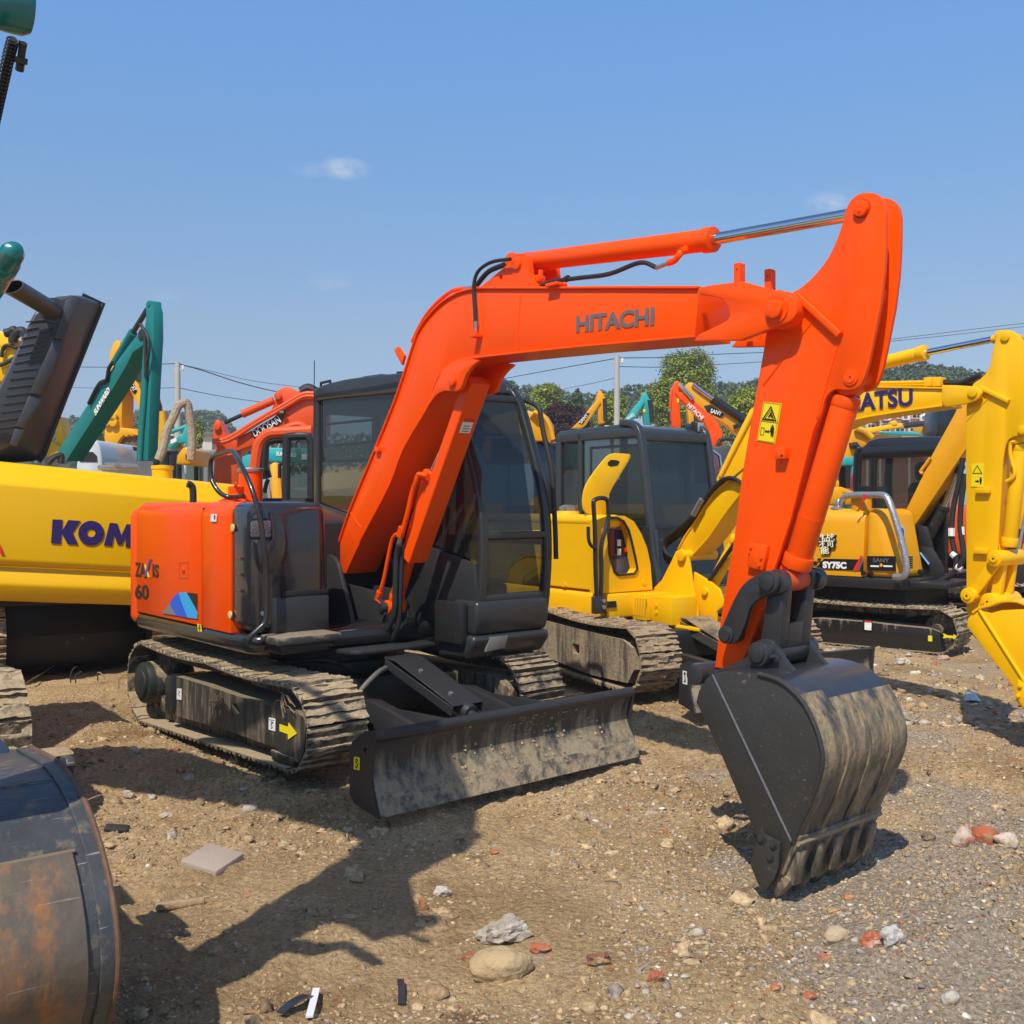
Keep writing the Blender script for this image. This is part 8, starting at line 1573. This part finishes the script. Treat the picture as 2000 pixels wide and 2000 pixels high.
def strip_obj(name, label, cat, pts, w, m, up=.02):
    P = [gpt(a, b) for a, b in pts]; P = smooth([(x, y, z+up+.015*math.sin(i)) for i, (x, y, z) in enumerate(P)], 4); o = bpy.data.objects.new(name, mesh(name, tube(P, 1, 4, 0, [(w, .003), (-w, .003), (-w, -.003), (w, -.003)]), m)); COL.objects.link(o); return tag(o, label, cat)
strip_obj('plastic_strip', 'white plastic scrap standing up at the bottom edge left of centre', 'scrap', [(604, 1998), (612, 1975), (618, 1950)], .012, WH)
strip_obj('metal_strip', 'dark curved metal strip beside the white scrap at the bottom edge', 'scrap', [(548, 1990), (570, 1978), (596, 1965), (612, 1958)], .016, DKP)
strip_obj('metal_strip', 'dark shard lying right of the white scrap at the bottom', 'scrap', [(784, 1966), (784, 1945), (782, 1926)], .012, DKP, .01)
pbx = gpt(1898, 1366); o = bpy.data.objects.new('plastic_bag', mesh('plastic_bag', ([(0, 0, 0), (.09, .02, .015), (.17, .0, .0), (.13, -.05, .01), (.05, -.05, .02), (.03, 0, .06), (.10, -.01, .075), (.08, -.04, .05)], [[0, 1, 6, 5], [1, 2, 6], [2, 3, 7, 6], [3, 4, 7], [4, 0, 5, 7], [5, 6, 7]]), mat('pale_plastic_bag', (.45, .55, .62), .3, var=.2))); COL.objects.link(o); o.location = (pbx[0]-.08, pbx[1], pbx[2]); tag(o, 'crumpled pale blue plastic bag in the shade of the yellow bucket', 'bag')
# grass blades and dry stalks by the dirt mound, roots caught on the left track
DRY = mat('dry_stalk', (.34, .25, .13), .8, var=.3)
def stalks(name, label, seeds, m, parent=None, r_=.0022):
    o = obj(name, join(*[tube(smooth(p, 4), r_, 5) for p in seeds]), m, parent)
    return o
r_ = random.Random(3); rt = []
cx_, cz_ = HF.yp(432, 1375, -.99)
for k in range(26):
    a = r_.uniform(0, 6.28); l_ = r_.uniform(.04, .13); b = (cx_+r_.uniform(-.05, .05), -.985, cz_+r_.uniform(-.05, .04)); rt.append([b, (b[0]+math.cos(a)*l_*.5+r_.uniform(-.02, .02), -.995-r_.uniform(0, .03), b[2]+math.sin(a)*l_*.5+.01), (b[0]+math.cos(a)*l_, -.99-r_.uniform(0, .05), b[2]+math.sin(a)*l_-.02)])
o = stalks('caught_roots', '', rt, mat('root_brown', (.12, .07, .04), .8), hero, .003); o['kind'] = 'stuff'
cx_, cz_ = HF.yp(556, 1372, -.99); rt = []
for k in range(14): a = r_.uniform(3.5, 6.2); l_ = r_.uniform(.04, .11); b = (cx_+r_.uniform(-.07, .03), -.98, cz_+r_.uniform(-.02, .05)); rt.append([b, (b[0]+math.cos(a)*l_*.5, -.99, b[2]+math.sin(a)*l_*.5+.015), (b[0]+math.cos(a)*l_, -.985, b[2]+math.sin(a)*l_)])
o = stalks('caught_roots', '', rt, mat('root_tan', (.28, .2, .12), .8), hero, .0025); o['kind'] = 'stuff'
for lb_, pts in (('dry stalk standing left on the dirt mound behind the bucket corner', ((138,1318),(142,1308),(148,1302))), ('dry stalk leaning right on the dirt mound', ((148,1319),(155,1314),(159,1311))), ('curved dry stalk near the rear of the left track', ((191,1314),(199,1317),(206,1327))), ('dry stalk beside the rear end of the left track', ((232,1330),(237,1322),(243,1317)))):
    fr_ = at_depth(pts[0][0], 7.6, 0); P = [(*(lambda a: (a[0]+fr_.o[0], 7.6, a[1]))(fr_.yp(a, b, 0)),) for a, b in pts]; P.insert(0, (P[0][0], 7.6, P[0][2]-.06)); o = obj('dry_stalk', tube(smooth(P, 3), .005, 5), DRY); tag(o, lb_, 'stalk')
rd = gpt(40, 1350); re_ = gpt(110, 1325); o = obj('iron_rod', tube([(rd[0], rd[1], rd[2]+.03), (re_[0], re_[1], re_[2]+.10)], .008, 6), mat('rusty_rod', (.15, .09, .05), .8)); tag(o, 'thin rusty rod lying up the dirt mound at the left', 'rod')
# ------------------------------------------------------------------ thin summer haze
hz_ = obj('haze', box(-330, 330, -25, 640, -4, 42, 0), mat('haze_air', (.8, .85, .9))); hz_['kind'] = 'stuff'; hz_['label'] = 'thin pale haze over the yard'; hz_['category'] = 'haze'
hm_ = bpy.data.materials.new('haze_volume'); hm_.use_nodes = True; ht = hm_.node_tree; ht.nodes.clear(); ho = N(ht, 'ShaderNodeOutputMaterial'); hv_ = N(ht, 'ShaderNodeVolumePrincipled'); hv_.inputs['Density'].default_value = .0010; hv_.inputs['Color'].default_value = (.86, .92, 1, 1); ht.links.new(hv_.outputs[0], ho.inputs['Volume']); hz_.data.materials.clear(); hz_.data.materials.append(hm_)
